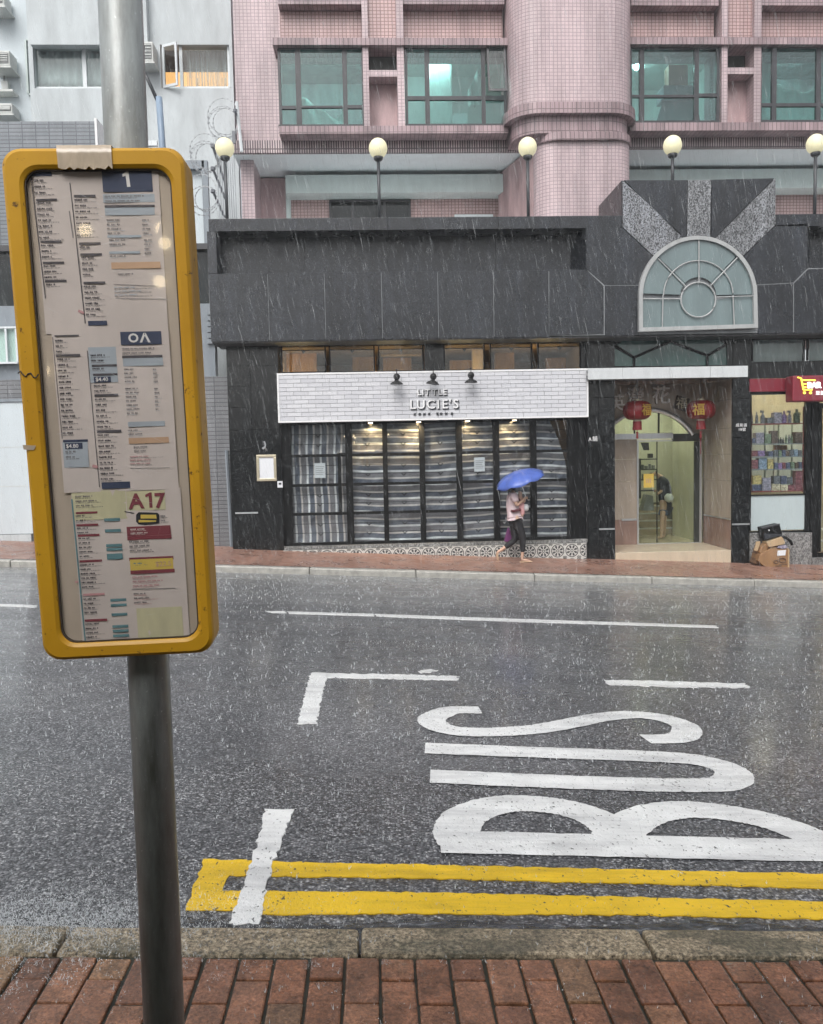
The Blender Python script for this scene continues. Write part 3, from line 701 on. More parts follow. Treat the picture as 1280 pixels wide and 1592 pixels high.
# projecting bay bodies: sill band, ledge, mullion piers, recessed tile panels above and the drying niches
def bay(xa, xb, y_l, y_s, win_list, niche, yl2):
    """xa..xb photo columns of the whole bay"""
    g = MB(); r = MB(); st = MB()
    x0, x1 = X(xa, 130, YB), X(xb, 130, YB)
    # sill band and head ledge
    zs0, zs1 = Z((xa + xb) / 2, y_s[1], YB), Z((xa + xb) / 2, y_s[0], YB)
    g.box(x0, x1, YB - 0.03, YP, zs0, zs1)
    zl0, zl1 = Z((xa + xb) / 2, y_l[1], YB), Z((xa + xb) / 2, y_l[0], YB)
    g.box(x0 - 0.08, x1, YB - 0.10, YP, zl0, zl1)
    g.build('ledge', M['pink_band'], pink)
    # piers at each side of the niche, full height
    p = MB(); na, nb, nt_ = niche
    for a, b in ((na - 9, na), (nb, nb + 11)):
        xa_, xb_ = X(a, 130, YB), X(b, 130, YB); p.box(xa_, xb_, YB - 0.02, YP, zs1, zl0); p.box(xa_, xb_, YB - 0.02, YP, zl1, zt)
    xa_, xb_ = X(na, 130, YB), X(nb, 130, YB)
    zb0, zb1 = Z((na + nb) / 2, nt_[1], YB), Z((na + nb) / 2, nt_[0], YB)
    p.box(xa_, xb_, YB - 0.01, YP, zb0, zb1)
    p.build('pier', M['pink'], pink)
    # niche back wall tiles and upper flush panel
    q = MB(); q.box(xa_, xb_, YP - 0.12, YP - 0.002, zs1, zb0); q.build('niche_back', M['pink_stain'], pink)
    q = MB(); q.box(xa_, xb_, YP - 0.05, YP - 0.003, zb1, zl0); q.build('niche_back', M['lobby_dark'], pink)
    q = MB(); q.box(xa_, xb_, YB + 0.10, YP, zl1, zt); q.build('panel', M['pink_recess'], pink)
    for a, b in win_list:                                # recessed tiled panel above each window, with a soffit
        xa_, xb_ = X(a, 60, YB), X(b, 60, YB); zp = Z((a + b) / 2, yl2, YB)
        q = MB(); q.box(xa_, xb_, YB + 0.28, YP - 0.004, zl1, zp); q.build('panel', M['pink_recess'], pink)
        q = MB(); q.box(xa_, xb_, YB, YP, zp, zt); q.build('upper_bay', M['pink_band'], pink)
bay(432, 790, (62, 73), (196, 208), [(434, 564), (628, 785)], (574, 618, (109, 119)), 6)
bay(979, 1420, (61, 72), (190.5, 203), [(982, 1118), (1183, 1335)], (1131, 1172, (105, 115)), 8)
def window(parent, px, Y, vcols, hrows, mats, fw=4.0, depth=0.08, name='window', pane='pane', skip=()):
    """frame bars at photo columns vcols (pairs) and rows hrows per column; panes as children"""
    fm = MB(); a, b, c, d = px
    for r_ in ((a, b, c, b + fw), (a, d - fw, c, d), (a, b + fw, a + fw, d - fw), (c - fw, b + fw, c, d - fw)): fm.pbox(*r_, Y, depth)
    for v0, v1 in vcols: fm.pbox(v0, b + fw, v1, d - fw, Y - 0.002, depth)
    edges = [a + fw] + [e for v in vcols for e in v] + [c - fw]
    cells = []
    for k in range(len(edges) // 2):
        x0, x1 = edges[2 * k], edges[2 * k + 1]; y = b + fw
        for h0, h1 in hrows[k]:
            fm.pbox(x0, h0, x1, h1, Y + 0.002, depth - 0.01); cells.append((x0, y, x1, h0)); y = h1
        cells.append((x0, y, x1, d - fw))
    f = fm.build(name, mats[0], parent)
    for i, q in enumerate(cells):
        if i in skip: continue
        MB().pbox(*q, Y + depth * 0.45, 0.008).build(pane, mats[1], f)
    return f
tm = (M['frame_brown'], M['glass_teal'])
window(pink, (433, 72, 567, 197), YB + 0.04, [(460, 468), (533, 540)], [[(164, 169)], [(164, 167)], [(163, 168)]], tm)
window(pink, (630, 72, 788, 196), YB + 0.04, [(661, 668), (749, 755)], [[(149, 155)], [(149, 155)], [(148, 155)]], tm, skip=(4,))
window(pink, (979, 72, 1119, 191), YB + 0.04, [(995, 1002), (1080, 1087)], [[(147, 151)], [(147, 151)], [(145, 150)]], tm)
window(pink, (1181, 71, 1335, 190), YB + 0.04, [(1201, 1208), (1270, 1277)], [[(160, 165)], [(160, 165)], [(160, 165)]], tm)
# the opened top-hung sash
x0, x1, z0, z1 = R4(757, 70, 786, 148, YB)
sash = MB()
for bx in ((0, 1, 0, .05), (0, 1, .95, 1), (0, .1, .05, .95), (.9, 1, .05, .95)):
    xa_, xb_ = x0 + (x1 - x0) * bx[0], x0 + (x1 - x0) * bx[1]; za, zb = z0 + (z1 - z0) * bx[2], z0 + (z1 - z0) * bx[3]
    f = lambda z: YB - 0.02 - (z1 - z) * 0.20
    sash.add([(xa_, f(za), za), (xb_, f(za), za), (xb_, f(zb), zb), (xa_, f(zb), zb), (xa_, f(za) + .04, za), (xb_, f(za) + .04, za), (xb_, f(zb) + .04, zb), (xa_, f(zb) + .04, zb)],
             [(0, 1, 2, 3), (7, 6, 5, 4), (0, 4, 5, 1), (1, 5, 6, 2), (2, 6, 7, 3), (3, 7, 4, 0)])
so = sash.build('open_sash', M['frame_brown'], pink)
f = lambda z: YB - (z1 - z) * 0.20
MB().add([(x0 + .03, f(z0) , z0 + .05), (x1 - .03, f(z0), z0 + .05), (x1 - .03, f(z1), z1 - .05), (x0 + .03, f(z1), z1 - .05)], [(0, 1, 2, 3)]).build('pane', M['glass_teal'], so)
# rooms behind the windows
def room(parent, px, Y0, Y1, wall, lamp=None, lampspec=None, name='room'):
    x0, x1, z0, z1 = R4(*px, Y0); x0 -= .15; x1 += .15; z1 += .12; z0 -= .12
    m = MB(); t = 0.04
    m.box(x0, x1, Y1, Y1 + t, z0, z1); m.box(x0 - t, x0, Y0, Y1, z0, z1); m.box(x1, x1 + t, Y0, Y1, z0, z1); m.box(x0, x1, Y0, Y1, z1, z1 + t); m.box(x0, x1, Y0, Y1, z0 - t, z0)
    o = m.build(name, wall, parent)
    if lamp:
        lx, ly, lw, ll = lampspec
        cx = x0 + (x1 - x0) * lx; MB().box(cx - lw / 2, cx + lw / 2, Y0 + (Y1 - Y0) * ly - ll / 2, Y0 + (Y1 - Y0) * ly + ll / 2, z1 - 0.05, z1 - 0.012).build('indoor_light', lamp, o)
    return o
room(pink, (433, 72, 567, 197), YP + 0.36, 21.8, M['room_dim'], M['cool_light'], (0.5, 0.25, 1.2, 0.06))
room(pink, (630, 72, 788, 196), YP + 0.36, 21.4, M['room_pale'], M['cool_light'], (0.3, 0.35, 0.9, 0.07))
room(pink, (979, 72, 1119, 191), YP + 0.36, 22.2, M['room_pale'], M['cool_light'], (0.3, 0.30, 0.08, 1.1))
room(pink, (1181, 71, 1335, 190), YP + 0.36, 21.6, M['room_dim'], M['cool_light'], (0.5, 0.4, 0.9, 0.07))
# things seen in those rooms
def cloth(name, px, Y, mat, label, cat, amp=0.05, nx=16, nz=10, topcut=None, freq=9, group=None):
    x0, x1, z0, z1 = R4(*px, Y); vs = []; fs = []; ph = random.uniform(0, 6)
    for j in range(nz + 1):
        for i in range(nx + 1):
            u, v = i / nx, j / nz; top = z1 if topcut is None else z0 + (z1 - z0) * topcut(u)
            vs.append((x0 + (x1 - x0) * u, Y + amp * math.sin(freq * u + ph + v) + amp * .4 * math.sin(5 * v + 13 * u), z0 + (top - z0) * v))
    for j in range(nz):
        for i in range(nx): fs.append((j * (nx + 1) + i, j * (nx + 1) + i + 1, (j + 1) * (nx + 1) + i + 1, (j + 1) * (nx + 1) + i))
    o = MB().add(vs, fs).build(name, mat, smooth=True); s = o.modifiers.new('thick', 'SOLIDIFY'); s.thickness = 0.006
    return tag(o, label, cat, group)
cloth('roller_blind', (440, 76, 560, 101), YP + 0.45, M['cloth_teal'], 'short pale blind across the top of the window left of the first niche', 'blind', 0.008)
cloth('dust_sheet', (468, 150, 540, 196), YP + 0.9, M['cloth_teal'], 'crumpled pale cover lying behind the glass of the leftmost pink-block window', 'cover', 0.10, topcut=lambda u: 0.62 + 0.3 * math.sin(5 * u + 1.2), freq=14)
cloth('room_screen', (668, 90, 703, 200), YP + 1.2, M['cloth_teal'], 'flat pale teal panel inside the window right of the first niche', 'panel', 0.004)
cloth('hung_cloth', (728, 105, 745, 165), YP + 0.55, M['cloth_teal'], 'folded cloth hanging by the open sash of the pink block', 'cloth', 0.06, topcut=lambda u: 0.4 + 0.6 * u)
cloth('drop_curtain', (1183, 80, 1204, 190), YP + 0.5, M['cloth_teal'], 'gathered pale curtain at the left side of the rightmost upper window', 'curtain', 0.06)
cloth('furniture_cover', (1207, 128, 1272, 194), YP + 0.7, M['cloth_teal'], 'pale sheet draped over furniture in the rightmost upper window', 'cover', 0.06, topcut=lambda u: 0.98 if u < 0.15 else 0.9 - 0.12 * math.sin(3 * u))
def boxthing(name, px, Y, depth, mat, label, cat, group=None, bev=0.01):
    o = MB().pbox(*px, Y, depth).build(name, mat, bevel=bev); return tag(o, label, cat, group)
tag(MB().pbox(1040, 100, 1070, 132, YP + 0.8, 0.3).build('cardboard_carton', M['card_dark'], bevel=.01), 'brown carton on top of the heap in the lit upper window', 'box')
tag(MB().pbox(1032, 132, 1085, 152, YP + 0.6, 0.5).build('storage_crate', M['frame_grey'], bevel=.01), 'grey crate under the carton in the lit upper window', 'crate')
tag(MB().add([at(1020, 191, YP + .7), at(1090, 191, YP + .7), at(1082, 152, YP + .8), at(1032, 152, YP + .8), at(1024, 191, YP + 1.2), at(1086, 191, YP + 1.2), at(1078, 152, YP + 1.2), at(1036, 152, YP + 1.2)], [(0, 1, 2, 3), (4, 5, 6, 7), (0, 4, 7, 3), (1, 5, 6, 2), (3, 2, 6, 7)]).build('luggage_heap', M['wire_dark'], bevel=.02), 'dark luggage at the bottom of the lit upper window', 'luggage')
tag(MB().pbox(705, 176, 727, 197, YP + 0.5, 0.3).build('white_basin', M['white'], bevel=.01), 'small white box at the foot of the window beside the open sash', 'box')
# rounded bay
def rounded(x0, x1, yf, yb, r, off=0.0, n=8):
    x0 -= off; x1 += off; yf -= off; r += off; pts = [(x0, yb)]
    for k in range(n + 1):
        t = math.pi + (math.pi / 2) * k / n; pts.append((x0 + r + r * math.cos(t), yf + r + r * math.sin(t)))
    for k in range(n + 1):
        t = 1.5 * math.pi + (math.pi / 2) * k / n; pts.append((x1 - r + r * math.cos(t), yf + r + r * math.sin(t)))
    pts.append((x1, yb)); return pts
BF = 18.1; bx0, bx1 = X(789, 90, 18.7), X(979, 90, 18.7)
zA, zB, zC, zD = Z(882, 161, BF), Z(882, 178, BF), Z(882, 205, BF), Z(882, 217, BF)
MB().prism_z(rounded(bx0, bx1, BF, 19.6, 0.62), zA, zt).build('rounded_bay', M['pink'], pink)
MB().prism_z(rounded(bx0, bx1, BF, 19.6, 0.62, 0.10), zB, zA).build('ring_ledge', M['pink_band'], pink)
MB().prism_z(rounded(bx0 + .06, bx1 - .06, BF + .05, 19.6, 0.6), zC, zB).build('bay_neck', M['pink_stain'] if False else M['pink_band'], pink)
MB().prism_z(rounded(bx0 + .55, bx1 - .04, BF - .02, 19.6, 0.5), zD, zC).build('ring_ledge', M['pink_band'], pink)
MB().prism_z(rounded(bx0 + .55, bx1 - .05, BF + .08, 19.9, 0.45), 4.6, zD).build('bay_column', M['pink'], pink)
w = MB(); xa_, xb_ = bx0 + .05, bx0 + .57
w.prism_z([(xa_, YR), (xb_, 18.6), (xb_ + .1, 18.6), (xb_ + .1, YR)], 4.6, z_sl - .02); w.build('bay_return', M['pink_stain'], pink)
# slab edge with hanging drip mosaic, pale soffit and the recessed level under it
for (ca, cb, y0, y1) in ((362, 816, 223, 238), (976, 1500, 216, 230.5)):
    x0, x1 = X(ca, 228, 19.2), X(cb, 228, 19.2); zz0, zz1 = Z((ca + cb) / 2, y1, 19.2), Z((ca + cb) / 2, y0, 19.2)
    MB().box(x0, x1, 19.14, 19.24, zz0, zz1 + .06).build('drip_edge', M['pink_drip'], pink)
    MB().box(x0, x1, 19.245, YR + 1.2, zz0 + 0.01, zz0 + 0.10).build('soffit', M['pale_soffit'], pink)
zz = Z(620, 239, 19.2)
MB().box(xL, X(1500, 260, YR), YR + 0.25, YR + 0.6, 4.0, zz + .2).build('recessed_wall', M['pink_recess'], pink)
for (ca, cb, y0, y1) in ((444, 789, 271, 299), (976, 1500, 262, 292)):
    x0, x1 = X(ca, 285, 20.3), X(cb, 285, 20.3)
    MB().box(x0, x1, 20.3, YR + .24, Z((ca + cb) / 2, y1, 20.3), Z((ca + cb) / 2, y0, 20.3)).build('beam', M['pale_beam'], pink)
MB().pbox(386, 277, 445, 345, YR + 0.15, 0.09).build('plain_panel', M['pink_stain'], pink)
for a, b in ((377, 386), (445, 452), (780, 785)): MB().pbox(a, 277 if a < 400 else 300, b, 345, YR + 0.12, 0.12).build('pale_post', M['pale_beam'], pink)
window(pink, (512, 310, 639, 352), YR + 0.17, [(547, 551), (596, 600)], [[], [], []], (M['frame_brown'], M['glass_dark']), 3)
MB().pbox(707, 333, 767, 345, YR + 0.2, 0.04).build('pale_sill', M['pale_soffit'], pink)

# ================================================================== WHITE APARTMENT BUILDING
white = thing('apartment_building', 'white rain-stained apartment block behind the bus stop post', 'building', (-9, 22, 4))
Y1, Y0 = 21.5, 21.9
m = MB(); x0, x1 = X(-250, 100, Y0), X(46, 100, Y0)
zb_, zT = 2.0, Z(200, -160, Y1)
MB().box(x0, x1, Y0, Y0 + .3, zb_, zT).build('wall', M['white_wall2'], white)
x0, x1 = X(45, 100, Y1), X(362, 100, Y1)
wl = [(52, 70, 205, 137), (250, 69, 357, 137)]
hh = [R4(*q, Y1) for q in wl]
m = MB(); strips(m, x0, x1, zb_, zT, hh, Y1, Y1 + 0.3); m.build('wall', M['white_wall'], white)
MB().pbox(41, -160, 225, 69, Y1 - 0.22, 0.215).build('balcony_front', M['white_wall'], white)
MB().pbox(49, 138, 225, 230, Y1 - 0.06, 0.055).build('balcony_front', M['white_wall'], white)
wm = (M['frame_white'], M['glass'])
window(white, wl[0], Y1 + 0.10, [(128, 134)], [[], []], wm, 2.5)
window(white, wl[1], Y1 + 0.10, [(279, 284)], [[], []], wm, 3.0, skip=(0,))
# open casement
cx0, cz0, cz1 = X(253, 100, Y1), Z(266, 137, Y1), Z(266, 70, Y1); ww = X(280, 100, Y1) - cx0
ang = rad(-24); ca_, sa_ = math.cos(ang), math.sin(ang)
def leaf(u0, u1, v0, v1, t=0.04):
    vs = []
    for dt in (0, t):
        for u, v in ((u0, v0), (u1, v0), (u1, v1), (u0, v1)): vs.append((cx0 + u * ww * ca_ - dt * sa_, Y1 - .02 + u * ww * sa_ + dt * ca_, cz0 + v * (cz1 - cz0)))
    return vs, [(0, 1, 2, 3), (7, 6, 5, 4), (0, 4, 5, 1), (1, 5, 6, 2), (2, 6, 7, 3), (3, 7, 4, 0)]
m = MB()
for q in ((0, 1, 0, .06), (0, 1, .94, 1), (0, .12, .06, .94), (.88, 1, .06, .94)): m.add(*leaf(*q))
so = m.build('open_casement', M['frame_white'], white)
MB().add(*leaf(.12, .88, .06, .94, .006)).build('pane', M['glass'], so)
room(white, wl[0], Y1 + 0.31, 24, M['room_pale'])
rm = room(white, wl[1], Y1 + 0.31, 23.4, M['room_brown'])
MB().pbox(245, 112, 362, 136, Y1 + 0.75, 0.05).build('window_glow_panel', M['orange_glow'], rm)  # glowing panel stands in for the lamplight inside this room
cloth('net_curtain', (52, 70, 205, 137), Y1 + 0.34, M['curtain'], 'white net curtain filling the wide window left of the bus stop post', 'curtain', 0.03, 60, 4, freq=70)
cloth('net_curtain', (290, 72, 357, 137), Y1 + 0.36, M['net'], 'sheer grey-white curtain drawn across the orange-lit window', 'curtain', 0.03, 30, 4, freq=50)
def ac_unit(px, Y, label):
    a, b, c, d = px
    t = thing('air_conditioner', label, 'air conditioner', at((a + c) / 2, d, Y), 'air conditioners on the white block')
    MB().pbox(a, b, c, d, Y, 0.45).build('casing', M['ac'], t, bevel=.02)
    MB().pbox(a + 2.5, b + 3, c - 3, d - 5, Y - 0.02, 0.03).build('grille', M['ac_dark'], t)
    s = MB()
    for k in range(4):
        yy = b + 4 + k * (d - b - 10) / 4; s.pbox(a + 3, yy, c - 3.5, yy + 1.2, Y - 0.035, 0.02)
    s.build('louvre', M['ac'], t)
    MB().pbox(a - 2, d, c + 2, d + 2.5, Y - 0.05, 0.55).build('bracket', M['ac'], t)
ac_unit((-14, 78, 15, 102), Y0 - 0.5, 'window air conditioner at the photo edge with a drain pipe looping below it')
ac_unit((-16, 160, 19, 176), Y0 - 0.5, 'lowest of the three air conditioners on the bright white wall')
ac_unit((-26, -12, 6, 8), Y0 - 0.5, 'highest air conditioner on the bright white wall, cut by the top edge')
ac_unit((216, 64, 238, 95), Y1 - 0.45, 'boxed air conditioner on the white wall right beside the thick bus stop pole')
m = MB(); m.tube([at(17, 95, Y0 - .1), at(20, 101, Y0 - .1), at(17, 105, Y0 - .1), at(7, 106, Y0 - .1), at(6, 126, Y0 - .1)], 0.025)
tag(m.build('drain_pipe', M['ac_dark']), 'thin grey drain pipe looping under an air conditioner on the white wall', 'pipe')
boxthing('wall_meter', (2, 125, 12, 138), Y0 - 0.2, 0.18, M['ac'], 'small white box on the wall shelf under the looping drain pipe', 'box')
boxthing('wall_shelf', (-20, 138, 20, 142), Y0 - 0.35, 0.34, M['ac'], 'narrow white shelf on the bright wall carrying a small box', 'shelf')

# ================================================================== GREY BUILDING AT THE LEFT
grey = thing('shop_building', 'grey tiled low building with white shutter left of the black stone block', 'building', (-6, 17.6, -0.3))
YG = 17.35
MB().box(X(-260, 700, YG), X(366, 700, YG), YG, YG + .3, -1.2, Z(335, 585, YG)).build('wall', M['grey_tile'], grey)
MB().box(X(-260, 480, YG), X(330, 480, YG), YG + .12, YG + .4, Z(300, 585, YG) - .01, Z(320, 470, YG)).build('upper_wall', M['frame_grey'], grey)
MB().box(X(-260, 480, YG), X(322, 480, YG), YG + .25, YG + .5, Z(320, 470, YG), Z(320, 378, YG)).build('glazed_band', M['glass_dark'], grey)
MB().box(X(-260, 480, YG), X(322, 480, YG), YG + .52, YG + .6, Z(320, 470, YG), Z(320, 378, YG)).build('blind', plain('blue grey panel', (0.25, 0.30, 0.36), 0.5), grey)
MB().box(X(-260, 380, YG), X(324, 380, YG), YG + .1, YG + .6, Z(320, 385, YG), Z(320, 376, YG)).build('coping', M['frame_brown'], grey)
window(grey, (-90, 508, 27, 566), YG - .05, [(-30, -24), (8, 11)], [[], [], []], (M['frame_white'], M['glass']), 3)
MB().pbox(-90, 508, 27, 566, YG + .05, .02).build('blind', M['cloth_teal'], grey)
for k in range(6):
    MB().pbox(322, 482 + k * 9, 335, 489 + k * 9, YG + .05, .06).build('louvre', M['frame_grey'], grey)
shut = MB().pbox(-240, 627, 46, 833, YG - .04, .035).build('shutter', M['white_wall2'], grey)
for y in (697, 758): MB().pbox(-240, y, 46, y + 0.8, YG - .045, .004).build('seam', M['ac'], shut)
MB().pbox(-240, 834, 49, 858, YG - .06, .055).build('plinth', M['white_wall'], grey)
MB().pbox(-240, 622, 49, 626.5, YG - .07, .065).build('shutter_box', M['frame_grey'], grey)
MB().tube([at(352, 700, YG - .04), at(360, 850, YG - .04)], 0.035).build('rain_pipe', M['frame_grey'], grey)
par = thing('parapet_wall', 'grey tiled parapet wall in front of the white apartment block', 'wall', at(70, 225, 19.5))
MB().box(X(-260, 200, 19.5), X(149, 200, 19.5), 19.5, 19.8, 3.0, Z(70, 188.5, 19.5)).build('tiled_face', M['grey_tile_band'], par)
MB().box(X(149.5, 200, 19.5), X(153, 200, 19.5), 19.4, 19.85, 3.0, Z(150, 186, 19.5)).build('white_edge', M['white'], par)
MB().box(X(149, 400, 20), X(372, 400, 20), 20.4, 20.6, 1.5, Z(260, 218, 20)).build('low_white_wall', M['white_wall'], par)
shed = thing('roof_shed', 'grey-framed glazed roof structure beside the bus stop sign under the razor wire', 'shed', at(305, 380, 18.6))
MB().pbox(275, 249, 317, 262, 18.6, .5).build('roof_beam', M['frame_grey'], shed)
MB().pbox(316, 249, 325, 400, 18.6, .12).build('post', M['frame_grey'], shed)
MB().pbox(275, 262, 316, 400, 18.75, .04).build('panel', M['white_wall2'], shed)
MB().pbox(204, 218, 244, 226, 19.0, .1).build('small_frame', M['frame_white'], shed)
# pole with a slanting stay behind the sign
pl = thing('street_pole', 'blue-grey slim pole with slanting arm, rising behind the bus stop sign', 'pole', at(257, 640, 10.0))
MB().tube([at(247, 151, 10), at(253.5, 240, 10), at(275, 700, 10)], 0.038, 10).build('shaft', M['blue_pole'], pl, smooth=True)
MB().tube([at(245, 157, 10), at(232, 128, 10), at(216, 94, 10)], 0.020, 8).build('arm', M['lamp_post'], pl, smooth=True)
MB().prism([(at(x, y, 9.95).x, at(x, y, 9.95).z) for x, y in ((190, 30), (211, 45), (222, 66), (221, 84), (212, 93), (190, 93))], 9.95, 10.05).build('shade', M['lamp_post'], pl, bevel=.01)

# ================================================================== RAZOR WIRE AND BARRED FENCE
fence = thing('barred_fence', 'dark spiked bar fence with stacked sloping rails at the end of the black roof', 'fence', at(345, 336, 17.2))
XF = at(331, 262, 17.1).x
y0f, y1f = 17.1, 19.1
for (pa, pb) in (((331, 227), (352, 290)), ((331, 262), (350, 308)), ((331, 297), (349, 337)), ((366, 172), (378, 226))):
    Ya = 17.1 if pa[0] < 340 else 18.2
    p0 = at(*pa, Ya)
    # rail runs straight back at one height: find depth where it meets the second pixel
    best = min((abs((at(*pb, y).z) - p0.z), y) for y in [Ya + .02 * k for k in range(1, 220)])
    p1 = Vector((p0.x + (at(*pb, best[1]).x - p0.x), best[1], p0.z))
    MB().tube([p0, p1], 0.028, 6).build('rail', M['wire_dark'], fence)
    MB().lathe([(0.0, -.05), (.045, -.03), (.045, .03), (0, .05)], p0, 8).build('rail_end', M['wire_dark'], fence)
zf0, zf1 = 5.0, Z(333, 215, 17.1)
for k in range(9):
    px = 336 + k * 3.4; Yk = 17.2 + k * 0.26
    MB().tube([at(px, 215 + k * 1.5, Yk), (at(px, 215, Yk).x + .03, Yk, 5.0)], 0.010, 5).build('bar', M['wire'], fence)
MB().tube([at(368, 158, 18.4), at(376, 236, 18.4)], 0.035, 6).build('post', M['frame_white'], fence)
MB().pbox(361, 203, 366, 222, 18.5, .05).build('plate', M['wire_dark'], fence)
def razor(cx, cy, Y, rpx, turns, label, dy, wob):
    t = thing('razor_wire', label, 'razor wire', at(cx, cy + rpx, Y), 'razor wire coils at the roof edge')
    c = at(cx, cy, Y); R = rpx / F * Y
    path = []; n = int(turns * 40)
    for k in range(n + 1):
        th = 2 * math.pi * k / 40; rr = R * (1 + wob * math.sin(th * 0.37 + 1.1))
        path.append((c.x + rr * math.cos(th) + 0.06 * math.sin(th * .21), Y + dy * k / n, c.z + rr * math.sin(th) * 1.03 + 0.05 * math.cos(th * .3)))
    MB().tube(path, 0.005, 5).build('coil', M['wire'], t)
    m = MB()
    for k in range(0, n, 2):
        p = Vector(path[k]); q = Vector(path[min(k + 1, n)]); tt = (q - p).normalized() if k < n else Vector((1, 0, 0)); s = tt.cross(Vector((0, 1, 0))).normalized()
        m.add([p - tt * .022 + s * .014, p + tt * .022 + s * .011, p + tt * .018 - s * .014, p - tt * .018 - s * .011, p + Vector((0, -.012, 0))], [(0, 1, 2, 3), (0, 1, 4), (2, 3, 4)])
    kind(m.build('barbs', M['wire'], t), 'stuff')
razor(345, 182, 18.6, 22, 4, 'upper razor wire coil against the white block beside the pink tiles', 0.5, 0.12)
razor(316, 236, 17.4, 21, 4, 'middle razor wire coil just left of the leftmost globe lamp', 0.5, 0.14)
razor(311, 300, 17.0, 20, 3, 'lowest loose razor wire coil beside the bus stop sign edge', 0.5, 0.22)

# ================================================================== BLACK GRANITE PODIUM
YF, YW, YS = 16.45, 17.0, 17.12                          # overhanging parapet, ground floor stone, shop glass
pod = thing('podium_building', 'dark granite shop podium with a radiating stone gable round an arched window', 'building', (3, 17.5, -0.7))
xA, xE = X(325, 450, YF), X(1500, 450, YF)
zbot, zlow, zcap0, zcap1 = Z(640, 527, YF), Z(640, 421.5, YF), Z(640, 357, YF), Z(640, 337.5, YF)
xg0, xg1 = X(968, 350, YF), X(1207, 350, YF)
zg = Z(1086, 278, YF)
MB().box(xA, xE, YF + .010, YF + .5, zbot + .025, zlow - .025).build('backing', M['grout'], pod)
MB().box(xA, xE, YF + .52, YW + .6, zbot + .002, zcap0).build('backing', M['soffit'], pod)
MB().box(xA + .02, xE, YF + .02, YW + .03, zbot - .02, zbot).build('soffit', M['soffit'], pod)
MB().box(xA + .05, xE, YF + .91, 20.8, zcap0 - .15, zcap0 - .05).build('roof_slab', M['pale_soffit'], pod)
for a, b, y in ((324, 603, 340), (603, 775, 337), (775, 871, 335.5), (871, 967, 334)):
    MB().box(X(a, 347, YF) + .002, X(b, 347, YF) - .002, YF, YF + .9, zcap0, zcap1).build('cap_stone', M['granite'], pod, bevel=.006)
for a, b in ((1207, 1330), (1330, 1500)):
    MB().box(X(a, 335, YF) + .002, X(b, 335, YF) - .002, YF, YF + .9, zcap0, zcap1).build('cap_stone', M['granite'], pod, bevel=.006)
jt = [326, 417.5, 505.5, 594, 681.5, 768, 854, 940]
for a, b in zip(jt[:-1], jt[1:]):
    if b < 900: MB().box(X(a, 475, YF) + .006, X(b, 475, YF) - .006, YF, YF + .06, zbot + .003, zlow - .006).build('granite_panel', M['granite'], pod, bevel=.003, seg=1)
    else: slab(MB(), [(854, 418.6), (911.5, 418), (939.5, 444), (939.5, 519.5), (854, 522)], YF, .06, .006).build('granite_panel', M['granite'], pod, bevel=.003, seg=1)
# recessed band with splayed ends
xr0, xr1 = X(344, 390, YF + .5), X(887, 390, YF + .5)
rj = [xr0, X(474, 390, 16.95), X(603, 390, 16.95), X(770, 390, 16.95), xr1]
for a, b in zip(rj[:-1], rj[1:]):
    MB().box(a + .004, b - .004, YF + .48, YF + .515, zlow + .003, zcap0 - .003).build('granite_panel', M['granite'], pod)
MB().prism_z([(xA, YF), (xA + .17, YF), (xr0, YF + .48), (xr0, YF + .515), (xA, YF + .515)], zlow, zcap0).build('granite_panel', M['granite'], pod)
MB().prism_z([(X(911, 390, YF), YF + .002), (xg0, YF + .07), (xg0, YF + .515), (xr1, YF + .515), (xr1, YF + .48)], zlow + .002, zcap0 - .002).build('granite_panel', M['granite'], pod)
xq = X(1256, 390, YF)
MB().box(xq + .3, xE, YF + .48, YF + .515, zlow + .003, zcap0 - .003).build('granite_panel', M['granite'], pod)
MB().prism_z([(xg1, YF + .07), (xq, YF + .002), (xq + .3, YF + .48), (xq + .3, YF + .515), (xg1, YF + .515)], zlow + .002, zcap0 - .002).build('granite_panel', M['granite'], pod)
